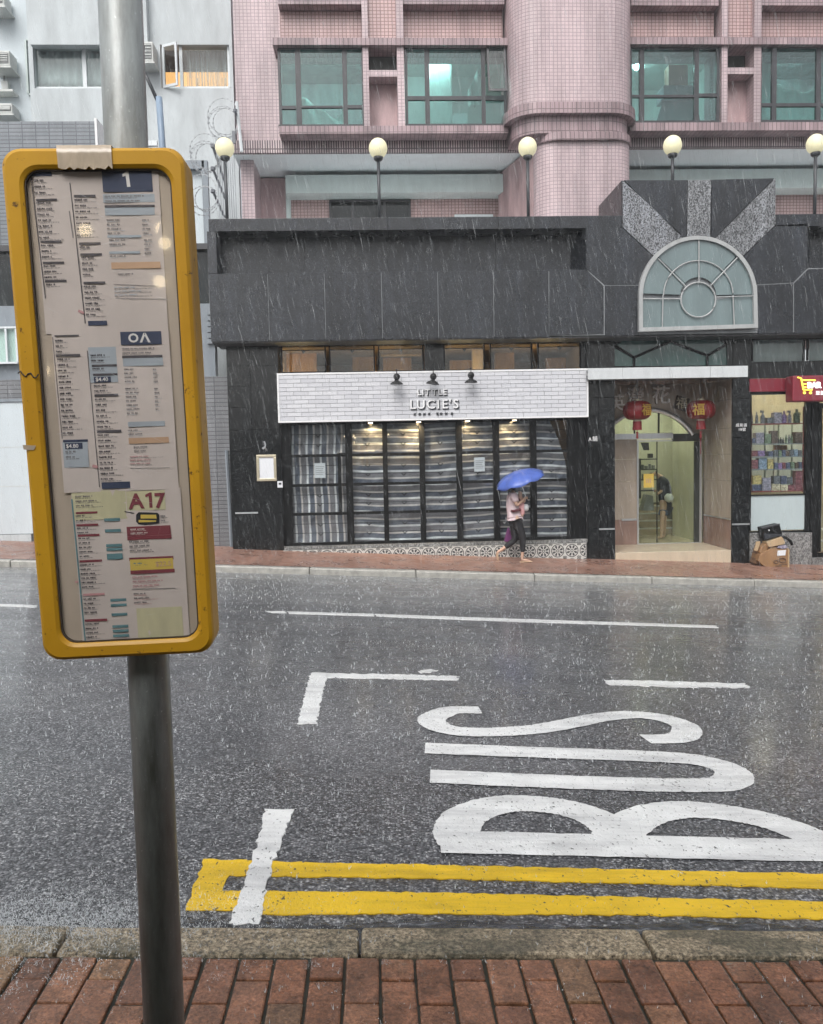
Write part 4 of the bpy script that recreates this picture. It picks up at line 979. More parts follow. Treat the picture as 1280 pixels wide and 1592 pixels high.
# gable block (real depth) and its stones
m = MB(); m.box(xg0 + .003, xg1 - .003, YF + .065, YF + 1.75, zlow + .01, zg - .003); m.build('gable_block', M['granite'], pod)
cx, cy, rx = 1086.0, 459.0, 92.0
def arc(t0, t1, n=8, r=rx, ry=93.0): return [(cx + r * math.cos(rad(t0 + (t1 - t0) * k / n)), cy - ry * math.sin(rad(t0 + (t1 - t0) * k / n))) for k in range(n + 1)]
def yb(px, z=None):
    z = zbot + .003 if z is None else z; y = 520.0
    for _ in range(4):
        f0 = at(px, y, YF).z; f1 = at(px, y + 1, YF).z; y += (z - f0) / (f1 - f0)
    return y
stones = [('granite_light', [(968.5, 280), (968.5, 353)] + arc(139, 106)[0:] + [(1058, 362)]),
          ('granite_light', [(1070.5, 279.5)] + arc(101, 78) + [(1106, 279)]),
          ('granite_light', arc(73, 41) + [(1206.5, 349), (1206.5, 276.5)]),
          ('granite', [(970.5, 279.6)] + arc(105.4, 101.6, 2) + [(1069.8, 279.4)]),
          ('granite', [(1106.8, 278.8)] + arc(77.4, 73.6, 2) + [(1204.6, 276.6)]),
          ('granite', [(912, 353), (968, 353.8)] + arc(139.6, 170) + [(940.5, 443), (912, 418)]),
          ('granite', [(940.5, 444)] + arc(170.5, 180, 3) + [(994, yb(994)), (940.5, yb(940))]),
          ('granite', arc(10, 40.4)[::-1] + [(1178, 442), (1234, 439), (1256, 417), (1256, 347), (1207, 349.6)]),
          ('granite', [(1178, 443)] + [(1178.5, yb(1178)), (1234, yb(1234)), (1234, 440)]),
          ('granite', [(1235, 440), (1235, yb(1235)), (1330, yb(1330)), (1330, 416), (1257, 418)])]
for mt, pts in stones:
    slab(MB(), pts, YF, .06, 0.003).build('granite_panel', M[mt], pod, bevel=.002, seg=1)
MB().box(X(1330, 470, YF) + .003, xE, YF, YF + .06, zbot + .003, zlow - .003).build('granite_panel', M['granite'], pod)
# arched window in front of the gable
aw = []
YA = YF - 0.10
def ap(x, y, Y=YA): p = at(x, y, Y); return (p.x, p.z)
def apx(r, t): return (cx + r * math.cos(rad(t)), cy - r * 1.01 * math.sin(rad(t)))
outer = [ap(994, 515.5)] + [ap(*apx(rx, t)) for t in range(180, -1, -6)] + [ap(1179, 509.5)]
inner = [ap(1000, 509)] + [ap(*apx(rx - 6, t)) for t in range(180, -1, -6)] + [ap(1173, 503.5)]
fm = MB(); n = len(outer)
for i in range(n):
    j = (i + 1) % n
    a, b, c, d = outer[i], outer[j], inner[j], inner[i]
    fm.add([(a[0], YA, a[1]), (b[0], YA, b[1]), (c[0], YA, c[1]), (d[0], YA, d[1]), (a[0], YF - .002, a[1]), (b[0], YF - .002, b[1]), (c[0], YF - .002, c[1]), (d[0], YF - .002, d[1])],
           [(0, 1, 2, 3), (0, 4, 5, 1), (3, 2, 6, 7)])
af = fm.build('arched_window', M['arch_frame'], pod)
bars = MB(); YBr = YA + .03
def bar3(p, q, r=.013): bars.tube([at(p[0], p[1], YBr), at(q[0], q[1], YBr)], r, 6)
mid = 54.0; cir = 27.0; cc = (1086, 466)
pc = lambda t, r=cir: (cc[0] + r * math.cos(rad(t)), cc[1] - r * math.sin(rad(t)))
bars.tube([at(*pc(t), YBr) for t in range(0, 360, 12)], .016, 6, closed=True)
bars.tube([at(cx + mid * math.cos(rad(t)), cy - mid * math.sin(rad(t)), YBr) for t in range(180, -1, -8)], .013, 6)
bar3((1087, 373), (1087, 440)); bar3((1024, 402), (1067, 446)); bar3((1150, 397), (1105, 444))
bar3((998, 464.5), (1059, 464.5)); bar3((1113, 462), (1174, 460)); bar3((1031, 459), (1030, 511)); bar3((1140, 459), (1142, 505))
bars.build('glazing_bar', M['arch_frame'], af)
YGp = YA + .05
gk = [0]
def gpane(pts):
    gk[0] += 1; y_ = YGp + .0015 * gk[0]
    MB().prism([ap(x, y, y_) for x, y in pts], y_, y_ + .02).build('pane', M['frosted'], af)
def sect(r0, r1, t0, t1, n=6):
    return [apx(r1, t0 + (t1 - t0) * k / n) for k in range(n + 1)] + [apx(r0, t1 + (t0 - t1) * k / n) for k in range(n + 1)]
for t0, t1 in ((178, 137.5), (136.5, 90.4), (89.6, 45.5), (44.5, 1)):
    gpane(sect(mid + .6, rx - 5, t0, t1)); gpane(sect(cir + 1, mid - .6, t0, t1))
gpane([pc(t, cir - .8) for t in range(0, 360, 12)])
gpane([(999, 465), (1029.5, 465), (1029, 511), (999, 511)])
gpane([(1031, 465), (1058.5, 465)] + [pc(t, cir + .6) for t in range(180, 361, 15)] + [(1140, 462), (1140, 505.5), (1031, 510)])
gpane([(1142, 461), (1174, 460), (1174, 504), (1142.5, 505.5)])
# ground-floor piers
def pier(cols, rows, y_top, ybot, cxs, name='granite_panel'):
    """cols: photo x joints at half height, rows: list per column of photo y joints at cxs"""
    for (a, b), rr in zip(zip(cols[:-1], cols[1:]), rows):
        x0, x1 = X(a, 700, YW), X(b, 700, YW); zs = [Z(cxs, y, YW) for y in [y_top] + rr + [ybot]]
        for q1, q0 in zip(zs[:-1], zs[1:]):
            MB().box(x0 + .002, x1 - .002, YW, YW + .05, q0 + .002, q1 - .002).build(name, M['granite_black'], pod, bevel=.003, seg=1)
    MB().box(X(cols[0], 700, YW) + .003, X(cols[-1], 700, YW) - .003, YW + .052, YW + .75, Z(cxs, ybot, YW), Z(cxs, y_top, YW)).build('pier_core', M['soffit'], pod)
pier([357, 393, 437], [[568, 600, 633, 668, 701, 732, 765, 783, 799], [569, 668, 798]], 525, 875, 395)
pier([914, 931.5, 956.5], [[618, 754, 821], [618, 655, 688, 754, 788, 823]], 520, 900, 935)
pier([1139, 1166.5], [[620, 648, 680, 744, 781, 815]], 520, 905, 1152)
for a, b, y in ((366, 401, 797.5), (932, 956, 822.5), (1139, 1166, 815)):
    MB().pbox(a, y - 1.2, b, y + 1.2, YW - .02, .02).build('metal_strip', M['steel'], pod)
# wall zone above shop and behind the sign, lintels
MB().box(X(437, 620, YS), X(914, 620, YS), YS - .02, YS + .1, Z(672, 657, YS), Z(672, 578.5, YS)).build('lintel', M['frame_dark'], pod)
MB().box(X(437, 540, YS), X(914, 540, YS), YS - .02, YS + .1, Z(672, 531, YS), zbot - .025).build('lintel', M['granite_black'], pod)
MB().pbox(660, 528, 690, 577, YS - .03, .12).build('granite_panel', M['granite_black'], pod)
MB().pbox(904, 520, 914, 577, YS - .03, .12).build('granite_panel', M['granite_black'], pod)
dk = (M['frame_dark'], M['glass'])
for a, b, yy in ((437, 507, 1.8), (512, 583, 1), (588, 659, 0), (690, 754, -1.3), (762, 828, -2.3), (836, 904, -3.5)):
    window(pod, (a, 530 + yy, b, 578 + yy), YS, [], [[]], dk, 2.0, .06)
    r = MB(); r.pbox(a + 2, 542 + yy, b - 2, 543.5 + yy, YS + .09, .015); mx = (a + b) / 2
    r.prism([(at(mx + dx, 543 + yy + dy, YS + .088).x, at(mx + dx, 543 + yy + dy, YS + .088).z) for dx, dy in ((-4, 0), (4, 0), (0, 5))], YS + .088, YS + .1)
    r.build('shutter_rod', M['frame_dark'], pod)
# restaurant interior shell, lit warm
xi0, xi1 = X(437, 700, YS) + .05, X(914, 700, YS) - .05
zi0, zi1 = -1.1, zbot - .03
m = MB(); m.box(xi0 - .1, xi0, YS + .12, 20.6, zi0, zi1); m.box(xi1, xi1 + .1, YS + .12, 20.6, zi0, zi1); m.box(xi0, xi1, 20.6, 20.7, zi0, zi1); m.box(xi0, xi1, YS + .12, 20.6, zi0 - .1, zi0); m.box(xi0, xi1, YS + .12, 20.6, zi1, zi1 + .01)
inr = m.build('interior', M['room_brown'], pod)
zl_ = Z(672, 584, YS)
for x, y in ((-1.6, 17.5), (0.3, 17.5), (1.9, 17.5), (3.6, 17.5)):
    MB().box(x - .3, x + .3, y - .05, y + .05, zl_ - .05, zl_).build('indoor_light', M['warm_panel'], inr)  # unseen lamps added low behind the lintel for the warm glow
for a, b, c, d, Y, mt in ((445, 545, 492, 580, 18.2, 'wood_warm'), (548, 553, 585, 580, 19.0, 'wood_warm'), (592, 549, 655, 553, 18.6, 'card_pale'), (596, 556, 640, 580, 18.9, 'wood_warm'), (735, 535, 752, 578, 18.0, 'card_pale'), (770, 533, 800, 578, 18.6, 'wood_warm'), (700, 560, 745, 578, 18.7, 'wood_warm'), (850, 556, 896, 578, 18.8, 'wood_warm')):
    MB().pbox(a, b, c, d, Y, .2).build('interior_fitting', M[mt], inr)

# ================================================================== SHOPFRONT
shop = thing('shopfront', 'black-framed shopfront of seven tall gridded bays lined with striped sheets', 'shopfront', at(670, 850, YS))
zt_, zb_ = Z(685, 657, YS), Z(685, 838.5, YS)
rows_z = [Z(685, y, YS) for y in (704.5, 750, 794.5)]
BAYS = [(452, 540.5), (549, 596), (603.5, 653), (661.5, 710), (719.5, 767.5), (777, 825), (834.5, 882.5)]
bx = [(X(a, 748, YS), X(b, 748, YS)) for a, b in BAYS]
fm = MB()
prev = X(438, 748, YS)
for x0, x1 in bx: fm.box(prev, x0, YS - .03, YS + .07, zb_ - .06, zt_ + .01); prev = x1
fm.box(prev, prev + .09, YS - .03, YS + .07, zb_ - .06, zt_ + .01)
fm.box(bx[0][0], bx[-1][1], YS - .028, YS + .068, zb_ - .06, zb_); fm.box(bx[0][0], bx[-1][1], YS - .028, YS + .068, zt_, zt_ + .01)
fm.build('frame', M['frame_dark'], shop)
MB().box(bx[-1][1] + .091, X(914, 748, YW), YS + .02, YS + .3, zb_ - .2, zt_ + .1).build('side_reveal', M['frame_dark'], shop)
door = None
for k, (x0, x1) in enumerate(bx):
    par_ = shop
    if k == 0:
        d = MB(); t = .055
        d.box(x0, x0 + .03, YS - .02, YS + .05, zb_, zt_); d.box(x1 - .03, x1, YS - .02, YS + .05, zb_, zt_)
        door = d.build('door', M['frame_dark'], shop); par_ = door
        hx = X(529, 750, YS); h = MB(); zh0, zh1 = Z(529, 800, YS), Z(529, 704, YS)
        h.box(hx - .035, hx + .035, YS - .12, YS - .06, zh0, zh1); h.box(hx + .035, x1 - .03, YS - .11, YS - .07, zh0, zh0 + .05); h.box(hx + .035, x1 - .03, YS - .11, YS - .07, zh1 - .05, zh1)
        h.build('handle', M['frame_dark'], door)
    zz = [zb_] + rows_z[::-1] + [zt_]
    for i in range(4):
        q0, q1 = zz[i] + (.03 if i else 0), zz[i + 1] - (.03 if i < 3 else 0)
        MB().box(x0 + .001, x1 - .001, YS + .01, YS + .016, q0, q1).build('pane', M['glass_tarp'], par_)
        if i < 3: MB().box(x0, x1, YS - .025, YS + .04, zz[i + 1] - .03, zz[i + 1] + .03).build('transom', M['frame_dark'], par_)
        for f_ in (.34, .68):
            zr = q0 + (q1 - q0) * f_; r = MB(); r.box(x0, x1, YS + .05, YS + .058, zr - .006, zr + .006)
            xm = (x0 + x1) / 2; r.prism([(xm - .07, zr + .005), (xm - .045, zr + .005), (xm, zr - .04), (xm + .045, zr + .005), (xm + .07, zr + .005), (xm, zr - .065)], YS + .048, YS + .06)
            r.build('shutter_rod', M['frame_dark'], par_)
MB().box(X(440, 848, YS), X(912, 848, YS), YS - .10, YS + .1, zb_ - .13, zb_ - .062).build('sill', M['card_pale'] if False else M['granite_base'], shop)
# striped sheets hung inside
def tarp(name, mat, x0, x1, z0, z1, label, nx, nz, edge=None):
    vs = []; fs = []; uvs = []
    for j in range(nz + 1):
        for i in range(nx + 1):
            u, v = i / nx, j / nz; xx1 = x1 if edge is None else x0 + (x1 - x0) * edge(v)
            x = x0 + (xx1 - x0) * u; z = z0 + (z1 - z0) * v
            s = x * 1.7
            wr = 0.012 * math.sin(3.1 * x + 5.5 * z) + 0.016 * abs(math.sin(4.5 * x - 5.2 * z + 1.3)) ** 3 + 0.010 * abs(math.sin(8 * x + 7 * z)) ** 5 + .004 * math.sin(31 * x - 23 * z) + .004 * math.sin(3 * math.sin(9 * x) + 14 * z)
            vs.append((x, YS + .14 + wr, z)); 
            uvs.append((x + 0.012 * math.sin(2.2 * z + x) + .006 * math.sin(9 * z), z + 0.030 * math.sin(1.35 * x + .6) + 0.007 * math.sin(4.3 * x + 2 * z) + .004 * math.sin(2.9 * z + 9 * x)))
    uf = []
    for j in range(nz):
        for i in range(nx):
            f = (j * (nx + 1) + i, j * (nx + 1) + i + 1, (j + 1) * (nx + 1) + i + 1, (j + 1) * (nx + 1) + i); fs.append(f); uf.append([uvs[k] for k in f])
    o = MB().add(vs, fs, uf).build(name, mat, smooth=True)
    return tag(o, label, 'tarpaulin')
tarp('striped_sheet', M['tarp_v'], bx[0][0] - .05, bx[0][1] + .05, zb_ - .02, zt_ + .05, 'upright striped plastic sheet behind the glass door of the shop', 30, 50)
tarp('striped_sheet', M['tarp_h'], bx[1][0] - .05, bx[-1][1] + .02, zb_ - .02, zt_ + .05, 'long wrinkled sheet with level stripes behind the six shop windows', 150, 50, edge=lambda v: 1.0 if v < .55 else 1.0 - .085 * ((v - .55) / .45) ** 1.6)
def notice(px, label, name='paper_notice'):
    t = thing(name, label, 'notice', at((px[0] + px[2]) / 2, px[3], YS + .03))
    MB().pbox(*px, YS + .02, .003).build('sheet', M['paper'], t)
    a, b, c, d = px; m = MB()
    for k in range(5): m.pbox(a + 2, b + (d - b) * (.22 + .13 * k), c - 2 - (k % 3), b + (d - b) * (.22 + .13 * k) + .7, YS + .017, .002)
    m.build('printed_lines', M['grey_print'], t)
notice((489, 720, 506, 743), 'white paper notice taped inside the striped glass door')
notice((737.5, 711, 754, 733), 'white paper notice in the fourth of the horizontally striped windows')
# ledge with patterned tiles running down the slope
led = thing('tiled_ledge', 'wedge-shaped ledge of black and white patterned tiles under the shop windows', 'ledge', at(690, 865, YW))
YT = YW - .06
lx0, lx1 = X(440, 850, YT), X(913, 850, YT); lz1 = zb_ - .135
MB().box(lx0, lx1, YT + .012, YS + .1, -1.6, lz1).build('core', M['granite_base'], led)
pm = []
for flx in (0, 1):
    for fly in (0, 1):
        u0, u1 = (0, 1) if flx == 0 else (1, 0); v0, v1 = (0, 1) if fly == 0 else (1, 0)
        t = MB(); w = .0735
        t.add([(-w, 0, -w), (w, 0, -w), (w, 0, w), (-w, 0, w)], [(0, 1, 2, 3)], [[(u0, v0), (u1, v0), (u1, v1), (u0, v1)]])
        t.add([(-w, 0, -w), (w, 0, -w), (w, 0, w), (-w, 0, w), (-w, .011, -w), (w, .011, -w), (w, .011, w), (-w, .011, w)], [(0, 4, 5, 1), (1, 5, 6, 2), (2, 6, 7, 3), (3, 7, 4, 0)])
        pm.append(t.mesh('tile', M['pattern_tile']))
i = 0
x = lx0 + .075
while x < lx1 - .05:
    for j in range(4):
        z = lz1 - .075 - .15 * j
        if z + .075 > z_far(x, YT) - .02:
            o = link('tile', pm[2 * (i % 2) + (j % 2)], None); o.location = (x, YT, z); attach(o, led)
    x += .15; i += 1

# ================================================================== SIGN BOARD
YSG = 16.74
sg = thing('shop_sign', 'long white brick-tiled sign board reading LITTLE LUCIE\'S HONG KONG', 'sign', at(672, 655, YSG))
x0, x1, z0, z1 = R4(431.5, 576.5, 915, 652.8, YSG)
MB().box(x0, x1, YSG + .012, YSG + .24, z0, z1).build('board', M['sign_grout'], sg)
tr = MB(); e = .035
tr.box(x0, x1, YSG - .01, YSG + .011, z0, z0 + e); tr.box(x0, x1, YSG - .01, YSG + .011, z1 - e, z1); tr.box(x0, x0 + e, YSG - .01, YSG + .011, z0 + e, z1 - e); tr.box(x1 - e, x1, YSG - .01, YSG + .011, z0 + e, z1 - e)
tr.build('trim', M['white'], sg)
nr = 11; th = (z1 - z0 - 2 * e) / nr; tw = .29
tmesh = {}
for j in range(nr):
    xs0 = x0 + e - (tw / 2 if j % 2 else 0); zc = z0 + e + th * (j + .5)
    while xs0 < x1 - e - .01:
        a, b = max(xs0, x0 + e), min(xs0 + tw, x1 - e); xs0 += tw
        if b - a < .03: continue
        key = round(b - a, 3)
        if key not in tmesh: tmesh[key] = MB().box(-(b - a) / 2 + .0045, (b - a) / 2 - .0045, 0, .012, -th / 2 + .0045, th / 2 - .0045).mesh('tile', M['sign_tile'])
        o = link('tile', tmesh[key], None); o.location = ((a + b) / 2, YSG + random.uniform(-.001, .001), zc); attach(o, sg)
def sgx(zx): return 590 + zx / 8.0
def letters(chars, base_zy, hz, shadow=True, bold=.03):
    for ch, zx in chars:
        px, py = sgx(zx), 570 + base_zy / 8.0 - 0.0; p = at(px, py - (px - 672) * 0.0175, YSG); h = hz / 8.0 * .01307
        o = put_text('letter', ch, p.x + (.012 if shadow else 0), YSG - .012, p.z - (.012 if shadow else 0), h, M['ink'], sg, .018, 'CENTER', bold)
        if shadow:
            f = put_text('letter_face', ch, p.x - .004, YSG - .026, p.z + .004, h, M['white'], None, .012, 'CENTER', bold * .3)
            attach(f, sg); f.parent = o; f.location = (-.018, -.012, .018)
letters(list(zip('LITTLE', (497, 545, 600, 690, 757, 818))), 355, 72)
letters(list(zip("LUCIE'S", (418, 520, 645, 736, 818, 884, 955))), 524, 112)
letters(list(zip('HONGKONG', (442, 503, 560, 620, 722, 770, 832, 902))), 601, 26, False, .10)
for nth, (px, py, tilt) in zip(('leftmost', 'middle, tilted', 'rightmost'), ((617, 586, 0.05), (674, 585.5, 0.22), (732.5, 583.5, 0.0))):
    YL = YSG - .22; c = at(px, py, YL)
    t = thing('sign_lamp', '%s of the three black dome lamps hanging before the white sign' % nth, 'lamp', c, 'black lamps over the shop sign')
    q = Vector((math.sin(tilt) * .6, 0, math.cos(tilt)))
    MB().lathe([(.012, .068), (.04, .058), (.066, .025), (.068, 0), (.058, -.03), (.035, -.062)], c, 16, q).build('lamp_body', M['black'], t, smooth=True)
    MB().lathe([(.035, -.055), (.045, -.075), (.10, -.105), (.128, -.135), (.132, -.145), (.10, -.142)], c, 18, q).build('shade', M['black'], t, smooth=True)
    MB().tube([c + Vector((0, 0, .06)), c + Vector((0, 0, .145)), c + Vector((0, .1, .16)), c + Vector((0, .23, .16))], .010, 6).build('bracket', M['black'], t)
for nth, px, py in (('first from the door', 576, 654.6), ('second from the door', 651, 653.4), ('third from the door', 727, 652), ('farthest from the door', 800, 650.8)):
    p = at(px, py, YSG + .2); p.z = z0
    t = thing('downlight', 'small lit downlight under the white sign, %s' % nth, 'downlight', p, 'downlights under the shop sign')
    MB().lathe([(.055, -.030), (.06, -.002)], p, 14).build('casing', M['white'], t)
    MB().lathe([(.045, -.036), (.045, -.030)], p, 14).build('lens', M['warm_light'], t)
    sp = bpy.data.lights.new('downlight_beam', 'SPOT'); sp.energy = 44 * random.uniform(.5, 1.3); sp.color = (1, .72, .38); sp.spot_size = rad(130); sp.spot_blend = 1.0; sp.shadow_soft_size = .03
    so = bpy.data.objects.new('downlight_beam', sp); COL.objects.link(so); so.location = p + Vector((0, 0, -.05)); so.rotation_euler = (rad(24), rad(random.uniform(-14, 14)), 0)
MB().box(x0 + .1, x1 - .1, YSG + .245, YS - .025, z1 - .3, z1 - .24).build('fixing_rail', M['frame_dark'], sg)
# wall fittings on the left pier
mf = thing('menu_frame', 'gilt framed blank white sheet on the black stone pier', 'frame', at(415, 748, YW))
fx0, fx1, fz0, fz1 = R4(399, 707, 430, 748, YW - .03); f = MB(); e = .055
f.box(fx0, fx1, YW - .04, YW - .002, fz0, fz0 + e); f.box(fx0, fx1, YW - .04, YW - .002, fz1 - e, fz1); f.box(fx0, fx0 + e, YW - .04, YW - .002, fz0 + e, fz1 - e); f.box(fx1 - e, fx1, YW - .04, YW - .002, fz0 + e, fz1 - e)
f.build('moulding', M['gilt'], mf, bevel=.008)
MB().box(fx0 + e, fx1 - e, YW - .02, YW - .003, fz0 + e, fz1 - e).build('sheet', M['paper'], mf)
ic = thing('door_plate', 'small white plate with a dark mark beside the shop door', 'plate', at(436, 757, YW))
MB().pbox(431.5, 748, 439.5, 758, YW - .02, .019).build('plate', M['paper'], ic); MB().pbox(433.5, 750.5, 437.5, 753.5, YW - .024, .004).build('mark', M['ink'], ic)
wb = thing('wall_lamp_bracket', 'tiny tarnished metal bracket on the black pier above the gilt frame', 'bracket', at(411, 702, YW))
MB().tube([at(411, 686, YW - .06), at(413, 692, YW - .06), at(412, 696, YW - .06), at(415, 700, YW - .01)], .018, 6).build('arm', M['wire'], wb); MB().lathe([(0, -.03), (.03, 0), (0, .03)], at(409.5, 697, YW - .07), 8).build('knob', M['wire'], wb)
ap_ = thing('address_letters', 'small pale unit sign A with one Chinese character on the black pier', 'letters', at(921, 686, YW))
put_text('letter', 'A', X(917.5, 686, YW), YW - .012, Z(917, 685.6, YW), .075, M['white'], ap_, .012)
put_text('letter', '舖', X(925, 686, YW), YW - .012, Z(925, 685.2, YW), .08, M['white'], ap_, .012)
ad = thing('address_plate', 'small white Chinese address lettering on the pier left of the red shop', 'letters', at(1152, 670, YW))
MB().pbox(1141, 655, 1163, 671, YW - .012, .011).build('plate', M['granite_black'], ad)
for ch, px in zip('成和道', (1146.5, 1152.5, 1158.5)): put_text('letter', ch, X(px, 661, YW), YW - .018, Z(px, 663, YW), .055, M['white'], ad, .006)
for ch, px in zip('18號', (1149, 1152, 1156.5)): put_text('letter', ch, X(px, 668, YW), YW - .018, Z(px, 669.6, YW), .055, M['white'], ad, .006)

# ================================================================== LOBBY ENTRANCE
lob = thing('lobby_entrance', 'recessed beige marble lobby entrance with arched glass door', 'entrance', at(1047, 876, YW))
YK = 18.5
lxa, lxb = X(957, 740, YW), X(1138.5, 740, YW)
lzf = Z(1047, 857.5, YW); lzc = Z(1047, 588, YW)
MB().box(lxa, lxb, YW + .02, YK + .1, lzf - .6, lzf).build('step', M['marble_step'], lob, bevel=.008)
MB().box(lxa, lxb, YW + .03, YK, lzc, lzc + .05).build('ceiling', M['marble_red'], lob)
trimz = Z(1138, 808, YW)
zs = [lzf] + [Z(1138, y, YW) for y in (808, 748, 706, 665, 620)] + [lzc]
for x_, w_ in ((lxb, .06), (lxa - .06, .06)):
    for k, (q0, q1) in enumerate(zip(zs[:-1], zs[1:])):
        for ya, yb in ((YW + .06, 17.78), (17.78, YK)):
            MB().box(x_, x_ + w_, ya + .002, yb - .002, q0 + .003, q1 - .003).build('marble_slab', M['marble_red' if k == 0 else 'marble'], lob)
MB().box(lxb - .012, lxb - .001, YW + .06, YK, zs[1] - .012, zs[1] + .012).build('metal_strip', M['steel'], lob)
# back wall: arch cut out of the stone over the door
ac, ar = (1010, 718.0), 82.0
arcp = [(ac[0] + ar * math.cos(rad(t)), ac[1] - ar * math.sin(rad(t))) for t in [148.4 - k * (148.4 - 31.6) / 18 for k in range(19)]]
P = [(X(915, 640, YK), Z(1010, 675, YK))] + [(at(x, y, YK).x, at(x, y, YK).z) for x, y in arcp] + [(lxb, Z(1010, 675, YK)), (lxb, lzc), (X(915, 640, YK), lzc)]
MB().prism(P, YK, YK + .12).build('arch_wall', M['marble'], lob)
rim = MB(); 
for k in range(18):
    a, b = arcp[k], arcp[k + 1]; s = lambda p, r: (ac[0] + (p[0] - ac[0]) * r, ac[1] + (p[1] - ac[1]) * r)
    q = [at(*s(a, 1.03), YK - .05), at(*s(b, 1.03), YK - .05), at(*s(b, .95), YK - .05), at(*s(a, .95), YK - .05)]
    rim.add(q + [v + Vector((0, .14, 0)) for v in q], [(0, 1, 2, 3), (0, 4, 5, 1), (3, 2, 6, 7)])
rim.build('arch_rim', M['steel'], lob, smooth=True)
fan = MB().prism([(at(x, y, YK + .06).x, at(x, y, YK + .06).z) for x, y in arcp], YK + .06, YK + .075).build('fanlight', M['glass_green'], lob)
MB().pbox(1023.5, 640, 1026, 676, YK + .03, .03).build('glazing_bar', M['frame_dark'], fan)
MB().pbox(986, 652, 988, 676, YK + .03, .03).build('glazing_bar', M['frame_dark'], fan)
MB().pbox(940, 674, 1047, 682.5, YK - .06, .10).build('door_header', M['steel'], lob)
MB().pbox(1047, 674, 1091, 686, YK - .03, .10).build('door_header', M['lobby_dark'], lob)
zj = [Z(975, y, YK) for y in (683, 714, 748, 808, 850)]
for k, (q1, q0) in enumerate(zip(zj[:-1], zj[1:])):
    MB().box(X(915, 760, YK), X(990.5, 760, YK), YK, YK + .1, q0 + .003, q1 - .003).build('marble_slab', M['marble_red' if k == 3 else 'marble'], lob)
MB().pbox(967, 806.5, 990, 809.5, YK - .02, .02).build('metal_strip', M['steel'], lob)
gd = MB()
for q in ((991, 684, 993.5, 850), (1088, 684, 1091, 850), (993.5, 844, 1088, 849.5), (993.5, 684, 1088, 686)): gd.pbox(*q, YK + .02, .06)
gdo = gd.build('glass_door', M['steel'], lob)
MB().pbox(993.5, 686, 1021.6, 844, YK + .04, .012).build('pane', M['glass_green'], gdo)
MB().pbox(1022.4, 686, 1080, 844, YK + .05, .012).build('pane', M['glass_green'], gdo)
MB().pbox(1080, 686, 1088, 844, YK + .03, .05).build('side_jamb', M['lobby_dark'], gdo)
MB().pbox(1021.6, 686, 1022.6, 844, YK + .035, .03).build('glass_edge', M['frame_dark'], gdo)
# wall lettering and diamond plaque
for ch, px, py, h in (('英', 958, 636, .28), ('瀅', 987, 626, .29), ('花', 1027, 625, .31)):
    put_text('letter', ch, X(px, py, YK), YK - .04, Z(px, py, YK), h, M['white'], lob, .05, 'CENTER', .01)
pq = thing('diamond_plaque', 'dark diamond-shaped plaque half behind the right lantern', 'plaque', at(1060, 640, YK))
c = at(1060, 627, YK - .03); m = MB(); s = .21
m.prism([(c.x + s * math.cos(rad(t)), c.z + s * math.sin(rad(t))) for t in (28, 118, 208, 298)], YK - .05, YK - .002); m.build('board', M['rust'], pq)
put_text('letter', '福', c.x, YK - .056, c.z - .10, .2, M['gilt'], pq, .008)
# inside the lobby
Lx0, Lx1 = X(940, 760, YK), X(1160, 760, YK); Lz1 = lzc - .1
m = MB(); m.box(Lx0 - .05, Lx0, YK + .13, 22.5, lzf - .1, Lz1); m.box(X(1091, 760, YK) + .02, X(1091, 760, YK) + .07, YK + .13, 20.4, lzf - .1, Lz1); m.box(Lx0, Lx1 + .8, 22.2, 22.3, lzf - .1, Lz1 + .2); m.box(Lx1 + .8, Lx1 + .85, 20.4, 22.2, lzf, Lz1)
li = m.build('lobby_interior', M['lobby_wall'], lob)
MB().box(Lx0, Lx1 + .8, YK + .13, 22.2, Lz1, Lz1 + .05).build('ceiling', M['white_paint'], li)
MB().box(Lx0, Lx1 + .8, YK + .13, 22.2, lzf - .08, lzf).build('floor', M['marble_step'], li)
MB().box(X(1000, 690, 19.6), X(1060, 690, 19.6), 19.3, 19.42, Lz1 - .06, Lz1 - .01).build('indoor_light', M['green_light'], li)
MB().box(X(1000, 690, 21), X(1050, 690, 21), 20.9, 21.0, Lz1 - .06, Lz1 - .01).build('indoor_light', M['green_light'], li)
MB().prism([(at(x, y, 22.0).x, at(x, y, 22.0).z) for x, y in ((1012, 781), (1051, 781), (1069, 806), (1110, 806), (1110, 856), (1012, 856))], 22.0, 22.19).build('dado', M['lobby_dado'], li)
MB().tube([at(1040, 780, 21.9), at(1051, 780, 21.9), at(1069, 805.5, 21.9), at(1112, 805.5, 21.9)], .035, 6).build('handrail', M['white'], li)
for k in range(4):
    xe = X(1056 - 3 * k, 830, 20.6); zz = Z(1030, 845 - 12 * (k + 1), 20.6 + .0 * k)
    MB().box(Lx0, xe, 20.6 + .3 * k, 22.0, lzf + .17 * k, lzf + .17 * (k + 1)).build('stair', M['marble_step'], li)
    MB().box(Lx0, xe + .01, 20.58 + .3 * k, 20.62 + .3 * k, lzf + .17 * (k + 1) - .03, lzf + .17 * (k + 1) + .004).build('stair_nosing', M['white_paint'], li)
sh = thing('lobby_shelf', 'dark shelf rack with small items behind the left lobby door leaf', 'shelf', at(1005, 770, 20.3))
for y in (713, 729, 745, 762): MB().pbox(996, y, 1022, y + 1.8, 20.2, .3).build('shelf_board', M['lobby_dark'], sh)
MB().pbox(995, 713, 997, 775, 20.2, .3).build('upright', M['lobby_dark'], sh)
